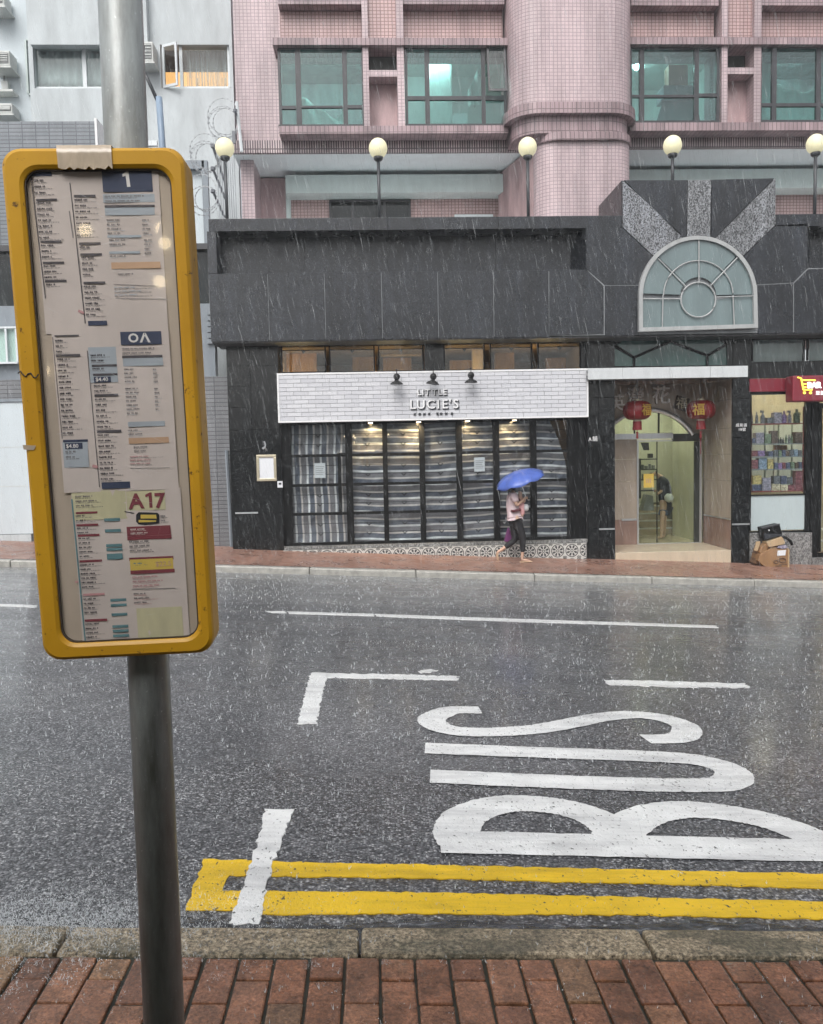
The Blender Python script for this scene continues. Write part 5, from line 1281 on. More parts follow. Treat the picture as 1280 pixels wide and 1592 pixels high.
for k, (a, y, w_, h_) in enumerate(((999, 729, 3, 7), (1004, 729, 4, 5), (1010, 729, 3, 8), (1015, 729, 4, 6), (1000, 745, 6, 8), (1012, 745, 6, 10))):
    boxthing('shelf_item', (a, y - h_, a + w_, y), 20.25, .1, M['ac_dark'], '%s small dark item on the lobby shelf rack' % ('first', 'second', 'third', 'fourth', 'fifth, lower', 'sixth, lower')[k], 'item', 'items on the lobby rack')
tv = MB().add([at(996, 688, 20), at(1009, 688, 20), at(1010, 700, 20), at(1001, 700, 20), at(996, 688, 20.2), at(1009, 688, 20.2), at(1010, 700, 20.2), at(1001, 700, 20.2)], [(0, 1, 2, 3), (4, 5, 6, 7), (0, 4, 5, 1), (1, 5, 6, 2), (2, 6, 7, 3), (3, 7, 4, 0)]).build('wall_monitor', M['black'])
tag(tv, 'dark tilted monitor high inside the lobby door', 'monitor')
boxthing('lobby_box', (1009, 705, 1016, 712), 20.2, .12, M['black'], 'small black box above the lobby shelf rack', 'box')
yn = thing('door_notice', 'yellow notice stuck on the glass lobby door', 'notice', at(1009, 758, YK))
MB().pbox(1001, 736.5, 1017, 758, YK + .034, .003).build('sheet', M['notice_yellow'], yn)
m = MB()
for k in range(3): m.pbox(1005 + 3 * k, 744, 1006.6 + 3 * k, 751, YK + .031, .002)
m.build('printed_marks', M['orange_print'], yn)
# canopy over the lobby
can = thing('steel_canopy', 'pale steel canopy strip over the lobby entrance', 'canopy', at(1040, 588, 16.55))
x0, x1, z0, z1 = R4(914.5, 570.5, 1163.5, 588, 16.55)
jj = [x0, X(968, 580, 16.55), X(1042, 580, 16.55), X(1105, 580, 16.55), x1]
for a, b in zip(jj[:-1], jj[1:]): MB().box(a + .002, b - .002, 16.55, 16.58, z0, z1).build('fascia_panel', M['steel_white'], can, bevel=.004)
MB().box(x0 + .01, x1 - .01, 16.585, YW - .003, z0 + .02, z0 + .09).build('soffit_panel', M['ac_dark'], can)
MB().box(x0 + .01, x1 - .01, 16.585, YW - .003, z1 - .06, z1 - .02).build('top_panel', M['steel_white'], can)
# sea-green fan window over the canopy
hw = MB()
YH = YW + .05
px0 = (955, 520, 1131, 569)
gl = thing('fan_window', 'sea-green glazed window with black zigzag bars over the lobby canopy', 'window', at(1043, 569, YH))
for pts in ([(956, 541), (985, 557), (985, 569), (956, 569)], [(959, 536), (985, 519), (1041, 519), (1041, 530), (986, 554)], [(1045, 519), (1100, 519), (1127, 534), (1100, 551), (1045, 530)], [(988, 557), (1043, 533), (1098, 553), (1098, 568), (988, 569)], [(1102, 554), (1130, 538), (1130, 567), (1102, 568)]):
    MB().prism([(at(x, y, YH).x, at(x, y, YH).z) for x, y in pts], YH, YH + .02).build('pane', M['frosted_green'], gl)
m = MB()
for a, b in (((957, 538), (986, 555.5)), ((986, 555.5), (1043, 531)), ((1043, 531), (1100, 552.5)), ((1100, 552.5), (1130, 536)), ((986, 555), (986, 570)), ((1100, 552), (1100, 570)), ((1043, 518), (1043, 531))):
    m.tube([at(*a, YH - .02), at(*b, YH - .02)], .028, 6)
m.build('glazing_bar', M['frame_dark'], gl)
MB().box(X(956, 545, YW), X(1168, 545, YW), YW + .08, YW + .3, lzc - .02, zbot - .03).build('transom_wall', M['granite_black'], pod)
MB().pbox(1131, 515, 1168, 570, YW + .02, .06).build('granite_panel', M['granite_black'], pod)

# ---- red lanterns
def lantern(cxp, cyp, Y, label, char, chx, ry):
    c = at(cxp, cyp, Y); t = thing('red_lantern', label, 'lantern', c, 'red lanterns at the lobby entrance')
    R, H = .305, .20; prof = [(.10, -H)] + [(.10 + (R - .10) * math.cos(rad(a)) ** .8, H * math.sin(rad(a))) for a in range(-75, 76, 15)] + [(.10, H)]
    n = 24; m = MB(); vs = []; fs = []
    for r_, z in prof:
        for k in range(n): 
            rr = r_ * (1 - .018 * (k % 2)); vs.append(c + Vector((rr * math.cos(2 * math.pi * k / n), rr * math.sin(2 * math.pi * k / n), z)))
    for i in range(len(prof) - 1):
        for k in range(n): fs.append((i * n + k, i * n + (k + 1) % n, (i + 1) * n + (k + 1) % n, (i + 1) * n + k))
    fs += [tuple(range(n)), tuple((len(prof) - 1) * n + k for k in range(n))]
    m.add(vs, fs).build('silk_body', M['red_lantern'], t)
    ribs = MB()
    for k in range(0, n, 2): ribs.tube([c + Vector((r_ * 1.005 * math.cos(2 * math.pi * k / n), r_ * 1.005 * math.sin(2 * math.pi * k / n), z)) for r_, z in prof], .004, 4)
    ribs.build('ribs', M['card_dark'], t)
    MB().lathe([(.075, H - .004), (.075, H + .035)], c, 16).build('top_cap', M['gilt'], t)
    MB().lathe([(.085, -H - .035), (.085, -H + .004)], c, 16).build('bottom_cap', M['gilt'], t)
    m = MB(); m.lathe([(.10, -H - .22), (.092, -H - .036)], c, 20); m.build('fringe', M['red_lantern'], t)
    MB().tube([c + Vector((0, 0, H + .03)), Vector((c.x, c.y, lzc))], .008, 5).build('cord', M['ink'], t)
    tl = MB(); tl.lathe([(.028, -H - .40), (.02, -H - .29), (.03, -H - .26)], c, 8); tl.tube([c + Vector((0, 0, -H - .2)), c + Vector((0, 0, -H - .3))], .006, 4)
    tl.tube([c + Vector((0, 0, -H - .38)), c + Vector((0, 0, -H - ry))], .008, 4); tl.build('tassel', M['red_lantern'], t)
    a = chx; o = put_text('gold_character', char, c.x + R * .93 * math.sin(a), c.y - R * .98 * math.cos(a), c.z - .10, .19, M['gold'], t, .02, 'CENTER', .012); o.rotation_euler = (0, 0, a)
lantern(991, 638, 17.55, 'left red lantern, the one hanging before the wall lettering', '福', .42, .42)
lantern(1090, 637, 17.55, 'right red lantern, the one overlapping the diamond plaque', '福', -.55, .75)

# ================================================================== CORNER SHOP AT THE RIGHT
mart = thing('shopfront', 'black-framed corner shop with full shelves in its window and a maroon sign', 'shopfront', at(1215, 882, YS))
MB().box(X(1166.5, 545, YS), X(1500, 545, YS), YS - .06, YS + .08, Z(1230, 588, YS), Z(1230, 562, YS)).build('black_lintel', M['granite_black'], mart)
MB().box(X(1166.5, 525, YS), X(1500, 525, YS), YS + .02, YS + .1, Z(1230, 519, YS), zbot - .025).build('black_lintel', M['granite_black'], mart)
for a, b, dy in ((1169, 1252, 0), (1256, 1340, -2), (1344, 1430, -4)):
    w = window(mart, (a, 518 + dy, b, 564 + dy), YS, [], [[]], dk, 2.0, .06)
cloth('drawn_curtain', (1171, 519, 1250, 562), YS + .2, M['curtain'], 'plain drawn curtain in the transom window above the maroon board', 'curtain', 0.02, 30, 3, freq=24)
cloth('drawn_curtain', (1258, 517, 1338, 561), YS + .2, M['curtain'], 'drawn curtain in the transom window above the lit shop sign', 'curtain', 0.02, 30, 3, freq=24)
MB().pbox(1166, 588, 1290, 608, YW - .03, .10).build('maroon_board', M['maroon'], mart)
MB().pbox(1165, 608, 1300, 612.5, YW + .04, .1).build('head_frame', M['frame_dark'], mart)
fw_ = window(mart, (1165, 609, 1262, 829), YS, [], [[(768.5, 770)]], dk, 3.6, .09, 'window', 'pane', skip=(1,))
MB().pbox(1253.5, 612, 1262, 826, YS - .01, .1).build('frame_post', M['frame_dark'], mart)
MB().pbox(1168, 770, 1251, 824, YS + .03, .02).build('frosted_panel', M['frosted_white'], mart)
slab(MB(), [(1166, 829), (1263, 828), (1263, 900), (1166, 900)], YW + .02, .2, 0).build('stone_base', M['granite_base'], mart)
MB().box(X(1263, 870, YW), X(1500, 870, YW), YW + .02, YW + .2, -1.7, Z(1268, 867.5, YW)).build('stone_base', M['granite_base'], mart)
MB().pbox(1262, 590, 1273, 867, YS - .04, .14).build('door_post', M['frame_dark'], mart)
dm = MB(); dm.pbox(1273, 626, 1360, 634, YS, .06); dm.pbox(1273, 858, 1360, 866, YS, .06); dm.pbox(1356, 634, 1362, 858, YS, .06); dm.pbox(1273, 634, 1278, 858, YS, .06)
dmo = dm.build('shop_door', M['frame_dark'], mart)
MB().pbox(1278, 634, 1356, 858, YS + .03, .01).build('pane', M['glass'], dmo)
MB().pbox(1273, 600, 1360, 626, YS + .03, .01).build('fanlight', M['glass'], mart)
for y in (822, 840): MB().pbox(1278, y, 1330, y + 2, YS + .7, .3).build('inner_step', M['steel_white'], mart)
xi0, xi1 = X(1167, 700, YS), X(1480, 700, YS); zi1 = Z(1200, 572, YS)
m = MB(); m.box(xi0 - .06, xi0, YS + .1, 21, -1.6, zi1); m.box(xi1, xi1 + .06, YS + .1, 21, -1.6, zi1); m.box(xi0, xi1, 21, 21.06, -1.6, zi1); m.box(xi0, xi1, YS + .1, 21, -1.62, -1.5)
mi = m.build('shop_interior', plain('cream shop wall', (0.52, 0.48, 0.38), 0.6), mart)
MB().box(xi0, xi1, YS + .1, 21, zi1, zi1 + .05).build('ceiling', plain('cream ceiling', (0.62, 0.54, 0.38), 0.6), mi)
for k in range(3):
    xx = xi0 + .7 + 1.2 * k; MB().box(xx - .05, xx + .05, 17.7, 20.4, zi1 - .1, zi1 - .04).build('indoor_light', M['shop_light'], mi)
rack = MB()
for a in range(4): rack.pbox(1170 + 21 * a, 655, 1188 + 21 * a, 760, 19.6, .4)
rack.build('back_shelving', M['room_pale'], mi)
# shelving unit in the window
su = thing('window_shelves', 'red-edged glass shelves of goods filling the corner shop window', 'shelves', at(1210, 768, YS + .3))
SH = [658, 689.5, 709.5, 729, 763]
for y in SH: MB().pbox(1168, y, 1250, y + 1.6, YS + .12, .40).build('shelf', M['shelf_red' if y in (658, 763) else 'frame_grey'], su)
for a in (1167.5, 1249): MB().pbox(a, 632, a + 1.6, 765, YS + .12, .03).build('upright', M['shelf_red'], su)
MB().pbox(1203.2, 640, 1204.2, 763, YS + .48, .03).build('upright', M['steel_white'], su)
PC = [(.10, .11, .14), (.26, .23, .34), (.22, .09, .36), (.05, .07, .17), (.55, .46, .28), (.55, .40, .06), (.26, .04, .07), (.12, .19, .10), (.60, .24, .08), (.13, .075, .05), (.16, .26, .42), (.02, .02, .025)]
PN = ['slate', 'lilac', 'violet', 'navy', 'cream', 'yellow', 'crimson', 'green', 'orange', 'brown', 'sky blue', 'black']
R_ = lambda a, b, h, c, k: (a, b, h, c, k)
rows = [
 (658, 'top', [(1169.6, 1173.5, 17, 0, 'bottle'), (1177, 1181.5, 18, 0, 'bottle'), (1185, 1192, 20, 0, 'spray bottle'), (1193.5, 1203, 9, 0, 'box'), (1204.5, 1216.5, 17, 1, 'box'), (1218, 1226, 19, 2, 'bottle'), (1227.5, 1233.5, 20, 1, 'spray bottle'), (1236, 1247.5, 22, 7, 'jug')]),
 (689.5, 'second', [(1169.8, 1174.5, 8, 3, 'box'), (1176, 1188.5, 17, 1, 'box'), (1190, 1199.5, 15, 7, 'box'), (1200.5, 1210, 20, 9, 'box'), (1211, 1214.3, 9, 11, 'bottle'), (1215, 1218.3, 10, 11, 'bottle'), (1219, 1222.3, 9, 11, 'bottle'), (1223.5, 1227, 14, 7, 'bottle'), (1228, 1231.5, 14, 0, 'bottle'), (1232, 1235.5, 15, 7, 'bottle'), (1237, 1248, 18, 9, 'box')]),
 (709.5, 'third', [(1170, 1178.5, 9, 6, 'box'), (1179.5, 1189.5, 9, 2, 'box'), (1190.5, 1194.5, 12, 11, 'bottle'), (1195.5, 1202.5, 8, 3, 'box'), (1204.5, 1210.5, 10, 0, 'box'), (1211.5, 1216, 9, 7, 'box'), (1217, 1222, 10, 3, 'box'), (1223, 1228, 9, 9, 'box'), (1229, 1234.5, 10, 0, 'box'), (1235.5, 1241, 11, 10, 'box'), (1242, 1247.5, 10, 0, 'box')]),
 (729, 'fourth', [(1170, 1179, 14, 6, 'box'), (1180.5, 1193, 17, 10, 'box'), (1194.5, 1203, 15, 5, 'box'), (1205, 1210, 10, 3, 'box'), (1211, 1216.5, 9, 2, 'box'), (1217.5, 1222, 10, 6, 'box'), (1223, 1229, 10, 3, 'box'), (1230.5, 1236, 11, 7, 'box'), (1237, 1242, 10, 9, 'box'), (1243, 1248, 11, 3, 'box')]),
 (763, 'bottom', [(1169.8, 1184, 9, 3, 'box'), (1186, 1199.5, 10, 1, 'box'), (1201, 1213.5, 11, 4, 'box'), (1214.8, 1225.5, 9, 4, 'box'), (1226.5, 1236, 9, 6, 'box'), (1237.3, 1248, 10, 6, 'box')]),
 (752.8, 'stacked tier over the bottom', [(1170.8, 1184.5, 13.5, 5, 'box'), (1186.5, 1199, 10, 1, 'box'), (1204, 1213.5, 13, 0, 'box'), (1215, 1224, 13, 3, 'box'), (1225, 1233, 11, 0, 'box'), (1238, 1247.5, 21, 6, 'box')]),
]
ordn = ['first', 'second', 'third', 'fourth', 'fifth', 'sixth', 'seventh', 'eighth', 'ninth', 'tenth', 'eleventh']
for y, rn, items in rows:
    for k, (a, b, h, c, ty) in enumerate(items):
        Yg = YS + .16; mt = m_goods(c, PC[c]); lab = '%s %s, %s item from the left on the %s shelf of the shop window' % (PN[c], ty, ordn[k], rn)
        if 'tier' in rn: lab = '%s %s, %s from the left in the stacked tier over the bottom window shelf' % (PN[c], ty, ordn[k])
        x0, x1, z0, z1 = R4(a, y - h, b, y, Yg); xc = (x0 + x1) / 2; w = (x1 - x0) / 2; H = z1 - z0
        if ty == 'box':
            o = MB().box(x0, x1, Yg, Yg + min(.16, 2 * w + .03), z0 + .001, z1).build('packet', mt, bevel=.004, seg=1)
        else:
            m = MB(); cc_ = (xc, Yg + .07, z0 + .001); ww = min(w, .07)
            if ty == 'spray bottle':
                m.lathe([(ww, 0), (ww, H * .45), (ww * .85, H * .6), (.018, H * .72), (.018, H * .85)], cc_, 10); m.box(xc - .05, xc + .022, Yg + .05, Yg + .09, z0 + H * .84, z1)
            elif ty == 'jug':
                m.lathe([(ww, 0), (ww, H * .62), (ww * .8, H * .74), (.03, H * .82), (.03, H)], cc_, 12); m.tube([(xc + ww * .6, Yg + .07, z0 + H * .55), (xc + ww * 1.15, Yg + .07, z0 + H * .6), (xc + ww * 1.0, Yg + .07, z0 + H * .75), (xc + .02, Yg + .07, z0 + H * .80)], .012, 5)
            else: m.lathe([(ww, 0), (ww, H * .58), (ww * .7, H * .72), (ww * .38, H * .8), (ww * .38, H)], cc_, 10)
            o = m.build('bottle', mt, smooth=False)
        tag(o, lab, 'bottle' if ty != 'box' else 'packet', 'goods in the corner shop window')
for k in range(5):
    o = MB().pbox(1205.5 + 3.9 * k, 692, 1208.8 + 3.9 * k, 699.5, YS + .42, .05).build('packet', m_goods(8, PC[8])); tag(o, 'orange packet, %s in the small hanging row over the third window shelf' % ordn[k], 'packet', 'orange packets')
MB().pbox(1204, 699.8, 1226, 700.8, YS + .38, .12).build('small_shelf', M['steel_white'], su)
ls = thing('led_strip', 'vertical strip of tiny white lights at the right edge of the shop window', 'light strip', at(1252, 765, YS + .1))
MB().pbox(1251.4, 640, 1252.8, 766, YS + .12, .02).build('strip', M['frame_grey'], ls)
for y in (676, 695.5, 714.5, 730.5, 752.5, 761): MB().lathe([(.004, -.022), (.022, 0), (.004, .022)], at(1252.3, y, YS + .10), 8).build('led_light', M['led'], ls)
# lit sign box
sb = thing('shop_sign', 'maroon box sign with a yellow cart outline and lit white letters BAR', 'sign', at(1300, 624, 16.6))
YB2 = 16.6
MB().box(X(1233, 604, YB2), X(1420, 604, YB2), YB2, YB2 + .32, Z(1258, 624, YB2), Z(1258, 583.5, YB2)).build('sign_box', M['maroon'], sb, bevel=.03)
ct = MB()
def cl(pts): ct.tube([at(x, y, YB2 - .02) for x, y in pts], .016, 6)
cl([(1240.5, 586.5), (1246, 588), (1249.5, 606)]); cl([(1247, 591), (1268, 591)]); cl([(1249.5, 606), (1263.5, 606)]); cl([(1248, 597), (1254, 597)]); cl([(1248.6, 602), (1254, 602)])
for xx in (1251.5, 1261): ct.lathe([(.028, 0), (.028, .02)], at(xx, 610.5, YB2 - .03), 10, Vector((0, 1, 0)))
ct.build('cart_outline', M['sign_yellow'], sb)
o = put_text('letter', 'BAR', X(1254.5, 603, YB2), YB2 - .03, Z(1265, 603.2, YB2), .122, M['sign_white'], sb, .03, 'LEFT', .03, .92)
o = put_text('letter', '至', X(1271, 613, YB2), YB2 - .02, Z(1271, 613.3, YB2), .062, M['sign_white'], sb, .02, 'CENTER', .004)
o = put_text('letter', '抵', X(1278.5, 613, YB2), YB2 - .02, Z(1278, 613.2, YB2), .062, M['sign_white'], sb, .02, 'CENTER', .004)

# ---- cardboard heap
YH = 16.72
def wall_quad(pts, Y, depth, skew=0.0):
    P = [at(x, y, Y) for x, y in pts]; n = len(P); vs = P + [p + Vector((skew, depth, 0)) for p in P]
    return MB().add(vs, [tuple(range(n)), tuple(range(2 * n - 1, n - 1, -1))] + [(i, (i + 1) % n, n + (i + 1) % n, n + i) for i in range(n)])
bx_ = thing('cardboard_box', 'big crushed brown carton with white label at the bottom of the heap', 'carton', at(1202, 883, YH))
wall_quad([(1179.5, 872), (1182, 862), (1198, 853), (1226.5, 854.5), (1227.5, 869), (1225.5, 883.5), (1197, 883), (1186, 879)], YH - .10, .34).build('carton_body', M['card'], bx_, bevel=.012)
wall_quad([(1196, 853.5), (1200, 850), (1226, 851), (1226.3, 854.3)], YH - .06, .28).build('top_flap', M['card_pale'], bx_, bevel=.004)
wall_quad([(1225.8, 855), (1227.8, 854), (1227.6, 883), (1225.7, 883.5)], YH - .112, .05).build('edge_strip', M['card_pale'], bx_)
wall_quad([(1209.5, 856), (1222.5, 855), (1221.5, 863.5), (1209, 864)], YH - .112, .006).build('label', M['paper'], bx_)
em = MB()
for (ex, ey, er) in ((1207, 873.5, 3.2), (1217, 871, 5.0)):
    em.tube([at(ex + er * math.cos(rad(t)), ey + er * .75 * math.sin(rad(t)), YH - .108) for t in range(0, 360, 24)], .012, 4, closed=True)
for q in ((1212, 877, 1224, 878.5), (1213, 873, 1222, 874.4), (1214, 869.5, 1221, 870.6), (1206, 879, 1216, 880.4)): em.pbox(*q, YH - .108, .006)
em.build('printed_emblem', M['card_dark'], bx_)
o = wall_quad([(1175, 872), (1179, 857), (1182, 850), (1184, 862), (1178, 878), (1173, 876)], YH + .02, .24).build('cardboard_sheet', M['card_dark'], bevel=.01); tag(o, 'dark wet folded cardboard at the left of the heap', 'cardboard')
o = wall_quad([(1173.5, 856), (1177, 842), (1183, 842), (1178.5, 857)], YH - .02, .05).build('cardboard_flap', M['card_pale'], bevel=.006); tag(o, 'narrow upright tan cardboard flap at the left edge of the heap', 'cardboard')
o = wall_quad([(1181.5, 860), (1184, 850), (1193, 845), (1195, 852), (1191, 859), (1185, 861.5)], YH - .08, .2).build('paper_packaging', M['card'], bevel=.02); tag(o, 'crumpled brown packaging wedged left of the pale carton lid', 'packaging')
o = wall_quad([(1193, 843), (1216.5, 834.5), (1221.5, 843), (1220, 846.5), (1196, 851), (1194.5, 849)], YH - .12, .22).build('carton_lid', M['card_pale'], bevel=.01); tag(o, 'pale flattened carton lying on the crushed brown box under the black case', 'carton')
o = wall_quad([(1209, 851.8), (1211, 849), (1222.5, 847.5), (1226, 852), (1218, 853.5)], YH - .11, .2).build('purple_packet', M['goods1'] if 'goods1' in M else M['paper'], bevel=.005); tag(o, 'thin lilac packet between the crushed box and the pale lid', 'packet')
bc = thing('black_case', 'black open plastic case tilted on top of the cardboard heap', 'case', at(1200, 836, YH))
wall_quad([(1185, 820.5), (1212.5, 814.5), (1217.5, 832), (1189, 838)], YH - .05, .26, .02).build('case_body', M['frame_dark'], bc, bevel=.012)
wall_quad([(1184.5, 820.5), (1212.8, 814), (1213.4, 816.2), (1185.5, 822.6)], YH - .07, .03).build('rim', M['frame_brown'], bc)
wall_quad([(1187.5, 830), (1190, 838.5), (1216, 833), (1216.5, 830)], YH - .075, .02).build('front_lip', M['ink'], bc, bevel=.006)
MB().lathe([(.004, -.02), (.02, 0), (.004, .02)], at(1196, 824.6, YH - .07), 8).build('catch', M['steel'], bc)
o = MB().tube([at(1217, 834, YH - .03), at(1224, 837, YH - .05), at(1230, 842, YH - .04), at(1232, 847, YH - .02)], .03, 6).build('black_strap', M['frame_dark']); tag(o, 'black strap trailing down to the right from the black case', 'strap')

# ================================================================== GLOBE LAMPS
def globe_lamp(px, py_top, pyb, label, Y=16.95):
    c = at(px, (py_top * 2 + 31) / 2, Y); zb = zcap1 if not (968 < px < 1207) else zg
    t = thing('globe_lamp', label, 'lamp', (c.x, Y, zb), 'globe lamps along the podium roof')
    R = .187
    MB().lathe([(.02, R * 1.06)] + [(R * math.cos(rad(a)), R * 1.06 * math.sin(rad(a))) for a in range(80, -61, -10)], c, 20).build('globe', M['globe'], t, smooth=True)
    MB().lathe([(.055, -R * 1.06 - .05), (.09, -R * 1.06 - .02), (.098, -R * .86)], c, 16).build('collar', M['lamp_post'], t, smooth=True)
    MB().tube([c + Vector((0, 0, -R - .03)), (c.x, Y, zb - .01)], .033, 10).build('post', M['lamp_post'], t, smooth=True)
    MB().lathe([(.075, 0), (.075, .02), (.045, .05)], (c.x, Y, zb), 12).build('foot', M['lamp_post'], t)
globe_lamp(349.5, 214.5, 0, 'globe lamp at the podium end, beside the razor wire')
globe_lamp(588, 215, 0, 'globe lamp in front of the recessed dark window of the pink block')
globe_lamp(820.5, 213.5, 0, 'globe lamp in front of the rounded pink bay')
globe_lamp(1046, 210.5, 0, 'globe lamp standing directly behind the stone gable')
globe_lamp(1268.5, 208.5, 0, 'globe lamp right of the stone gable at the photo edge')

# ================================================================== PEOPLE
yw = 16.2
fp = gr(812, 873, z_far)
def P1(zx, zy, dy=0.0): return (fp.x + (zx - 585) / 658.0, fp.y + dy, z_far(fp.x, fp.y) + (1452 - zy) / 658.0)
def N(zx, zy, r, dy=0.0, r2=None): q = P1(zx, zy, dy); return (q[0], q[1], q[2], r) if r2 is None else (q[0], q[1], q[2], r, r2)
per = thing('person', 'walking person in a pale pink top and black cropped trousers under a blue umbrella', 'person', fp)
nodes = [N(490, 850, .085), N(480, 720, .10), N(462, 590, .115), N(468, 525, .055), N(478, 480, .05), N(490, 430, .085, 0, .095), N(498, 385, .07),     # pelvis, waist, chest, neck, head
         N(470, 560, .05, -.15), N(500, 700, .038, -.19), N(580, 640, .030, -.12), N(632, 605, .026, -.07),                     # near arm 7-10
         N(462, 560, .05, .15), N(520, 690, .038, .18), N(590, 680, .028, .08), N(640, 640, .024, .0),                            # far arm 11-14
         N(515, 880, .085, -.08), N(590, 1110, .055, -.08), N(585, 1340, .034, -.07), N(575, 1425, .032, -.07), N(640, 1432, .030, -.07), N(700, 1450, .016, -.08),   # front leg 15-20
         N(480, 890, .085, .08), N(510, 1160, .055, .08), N(330, 1290, .034, .08), N(268, 1325, .032, .08), N(255, 1385, .028, .08), N(268, 1435, .016, .08),      # back leg 21-26
         N(512, 452, .024), N(522, 428, .016)]
edges = [(0, 1), (1, 2), (2, 3), (3, 4), (4, 5), (5, 6), (2, 7), (7, 8), (8, 9), (9, 10), (2, 11), (11, 12), (12, 13), (13, 14), (0, 15), (15, 16), (16, 17), (17, 18), (18, 19), (19, 20), (0, 21), (21, 22), (22, 23), (23, 24), (24, 25), (25, 26), (5, 27), (5, 28)]
fing = [((640, 590), (655, 592), (652, 604)), ((644, 598), (659, 601), (655, 611)), ((646, 606), (660, 609), (655, 618)), ((645, 614), (657, 617), (652, 624))]
for k, f3 in enumerate(fing):
    b0 = len(nodes)
    for j, (zx, zy) in enumerate(f3): nodes.append(N(zx, zy, (.010, .009, .007)[j], -.085 + .006 * k - .012 * (j == 1)))
    edges += [(10, b0), (b0, b0 + 1), (b0 + 1, b0 + 2)]
b0 = len(nodes); nodes += [N(628, 590, .011, -.05), N(640, 580, .008, -.045)]; edges += [(10, b0), (b0, b0 + 1)]
skin('body', nodes, edges, M['skin'], per)
skin('blouse', [N(485, 800, .125, 0, .15), N(470, 700, .125, 0, .155), N(455, 600, .135, 0, .16), N(465, 540, .075), N(468, 565, .075, -.15), N(492, 655, .062, -.19), N(462, 565, .075, .15), N(500, 650, .062, .18), N(490, 848, .125, 0, .15)],
     [(8, 0), (0, 1), (1, 2), (2, 3), (2, 4), (4, 5), (2, 6), (6, 7)], M['shirt'], per)
skin('trousers', [N(490, 850, .115, 0, .14), N(515, 905, .105, -.07), N(588, 1110, .075, -.08), N(585, 1330, .052, -.07), N(482, 910, .105, .07), N(510, 1160, .075, .08), N(360, 1272, .052, .08)],
     [(0, 1), (1, 2), (2, 3), (0, 4), (4, 5), (5, 6)], M['pants'], per)
skin('hair', [N(470, 425, .10, 0, .10), N(482, 385, .085), N(440, 480, .055), N(425, 560, .035), N(418, 600, .018)], [(0, 1), (0, 2), (2, 3), (3, 4)], M['hair'], per)
for dy_ in (-.035, .035): MB().lathe([(.002, -.010), (.011, 0), (.002, .010)], P1(535, 418, dy_), 8).build('eye', M['ink'], per)
MB().lathe([(.004, -.007), (.016, 0), (.004, .007)], P1(530, 470, 0), 8).build('mouth', M['dark_red'], per)
for a, b, dy_ in (((565, 1447), (705, 1462), -.07),): 
    p, q = P1(*a, dy_), P1(*b, dy_); MB().box(p[0] - .03, q[0] + .01, p[1] - .04, p[1] + .04, p[2] - .014, p[2] + .006).build('sandal', M['sandal'], per, bevel=.006)
MB().add([P1(250, 1330, .04), P1(262, 1440, .04), P1(278, 1440, .04), P1(270, 1330, .04), P1(250, 1330, .12), P1(262, 1440, .12), P1(278, 1440, .12), P1(270, 1330, .12)], [(0, 1, 2, 3), (7, 6, 5, 4), (0, 4, 5, 1), (1, 5, 6, 2), (2, 6, 7, 3), (3, 7, 4, 0)]).build('sandal', M['sandal'], per)
m = MB(); m.tube([P1(455, 770, -.165), P1(545, 755, -.15), P1(560, 750, 0), P1(545, 755, .15), P1(455, 770, .165), P1(425, 775, 0)], .028, 6, closed=True); m.build('waist_belt', M['dark_red'], per)
MB().tube([P1(440, 560, -.09), P1(480, 545, -.1), P1(560, 640, -.09)], .016, 6).build('shoulder_strap', M['dark_red'], per)
# baby in front
bp = thing('person', 'baby in pink carried facing the walking person\'s chest under the umbrella', 'person', P1(580, 880))
skin('body', [N(570, 700, .075), N(568, 620, .065), N(566, 575, .04), N(572, 535, .068), N(575, 505, .05), N(585, 750, .045, -.05), N(590, 830, .032, -.06), N(565, 885, .024, -.07), N(585, 750, .045, .05), N(592, 830, .032, .06), N(570, 885, .024, .07), N(590, 640, .028, -.08), N(620, 665, .02, -.07), N(590, 640, .028, .08), N(620, 660, .02, .07), N(552, 545, .016)],
     [(0, 1), (1, 2), (2, 3), (3, 4), (0, 5), (5, 6), (6, 7), (0, 8), (8, 9), (9, 10), (1, 11), (11, 12), (1, 13), (13, 14), (3, 15)], M['skin'], bp)
skin('romper', [N(572, 720, .095), N(566, 630, .085), N(588, 760, .056, -.05), N(592, 835, .042, -.06), N(588, 760, .056, .05), N(593, 835, .042, .06)], [(0, 1), (0, 2), (2, 3), (0, 4), (4, 5)], M['baby_pink'], bp)
skin('hair', [N(574, 520, .062), N(584, 505, .05)], [(0, 1)], M['hair'], bp)
for dy_ in (-.06, .07): MB().lathe([(.01, -.03), (.034, 0), (.012, .05)], P1(560, 885, dy_), 8, Vector((1, 0, .2))).build('sock', M['white'], bp)
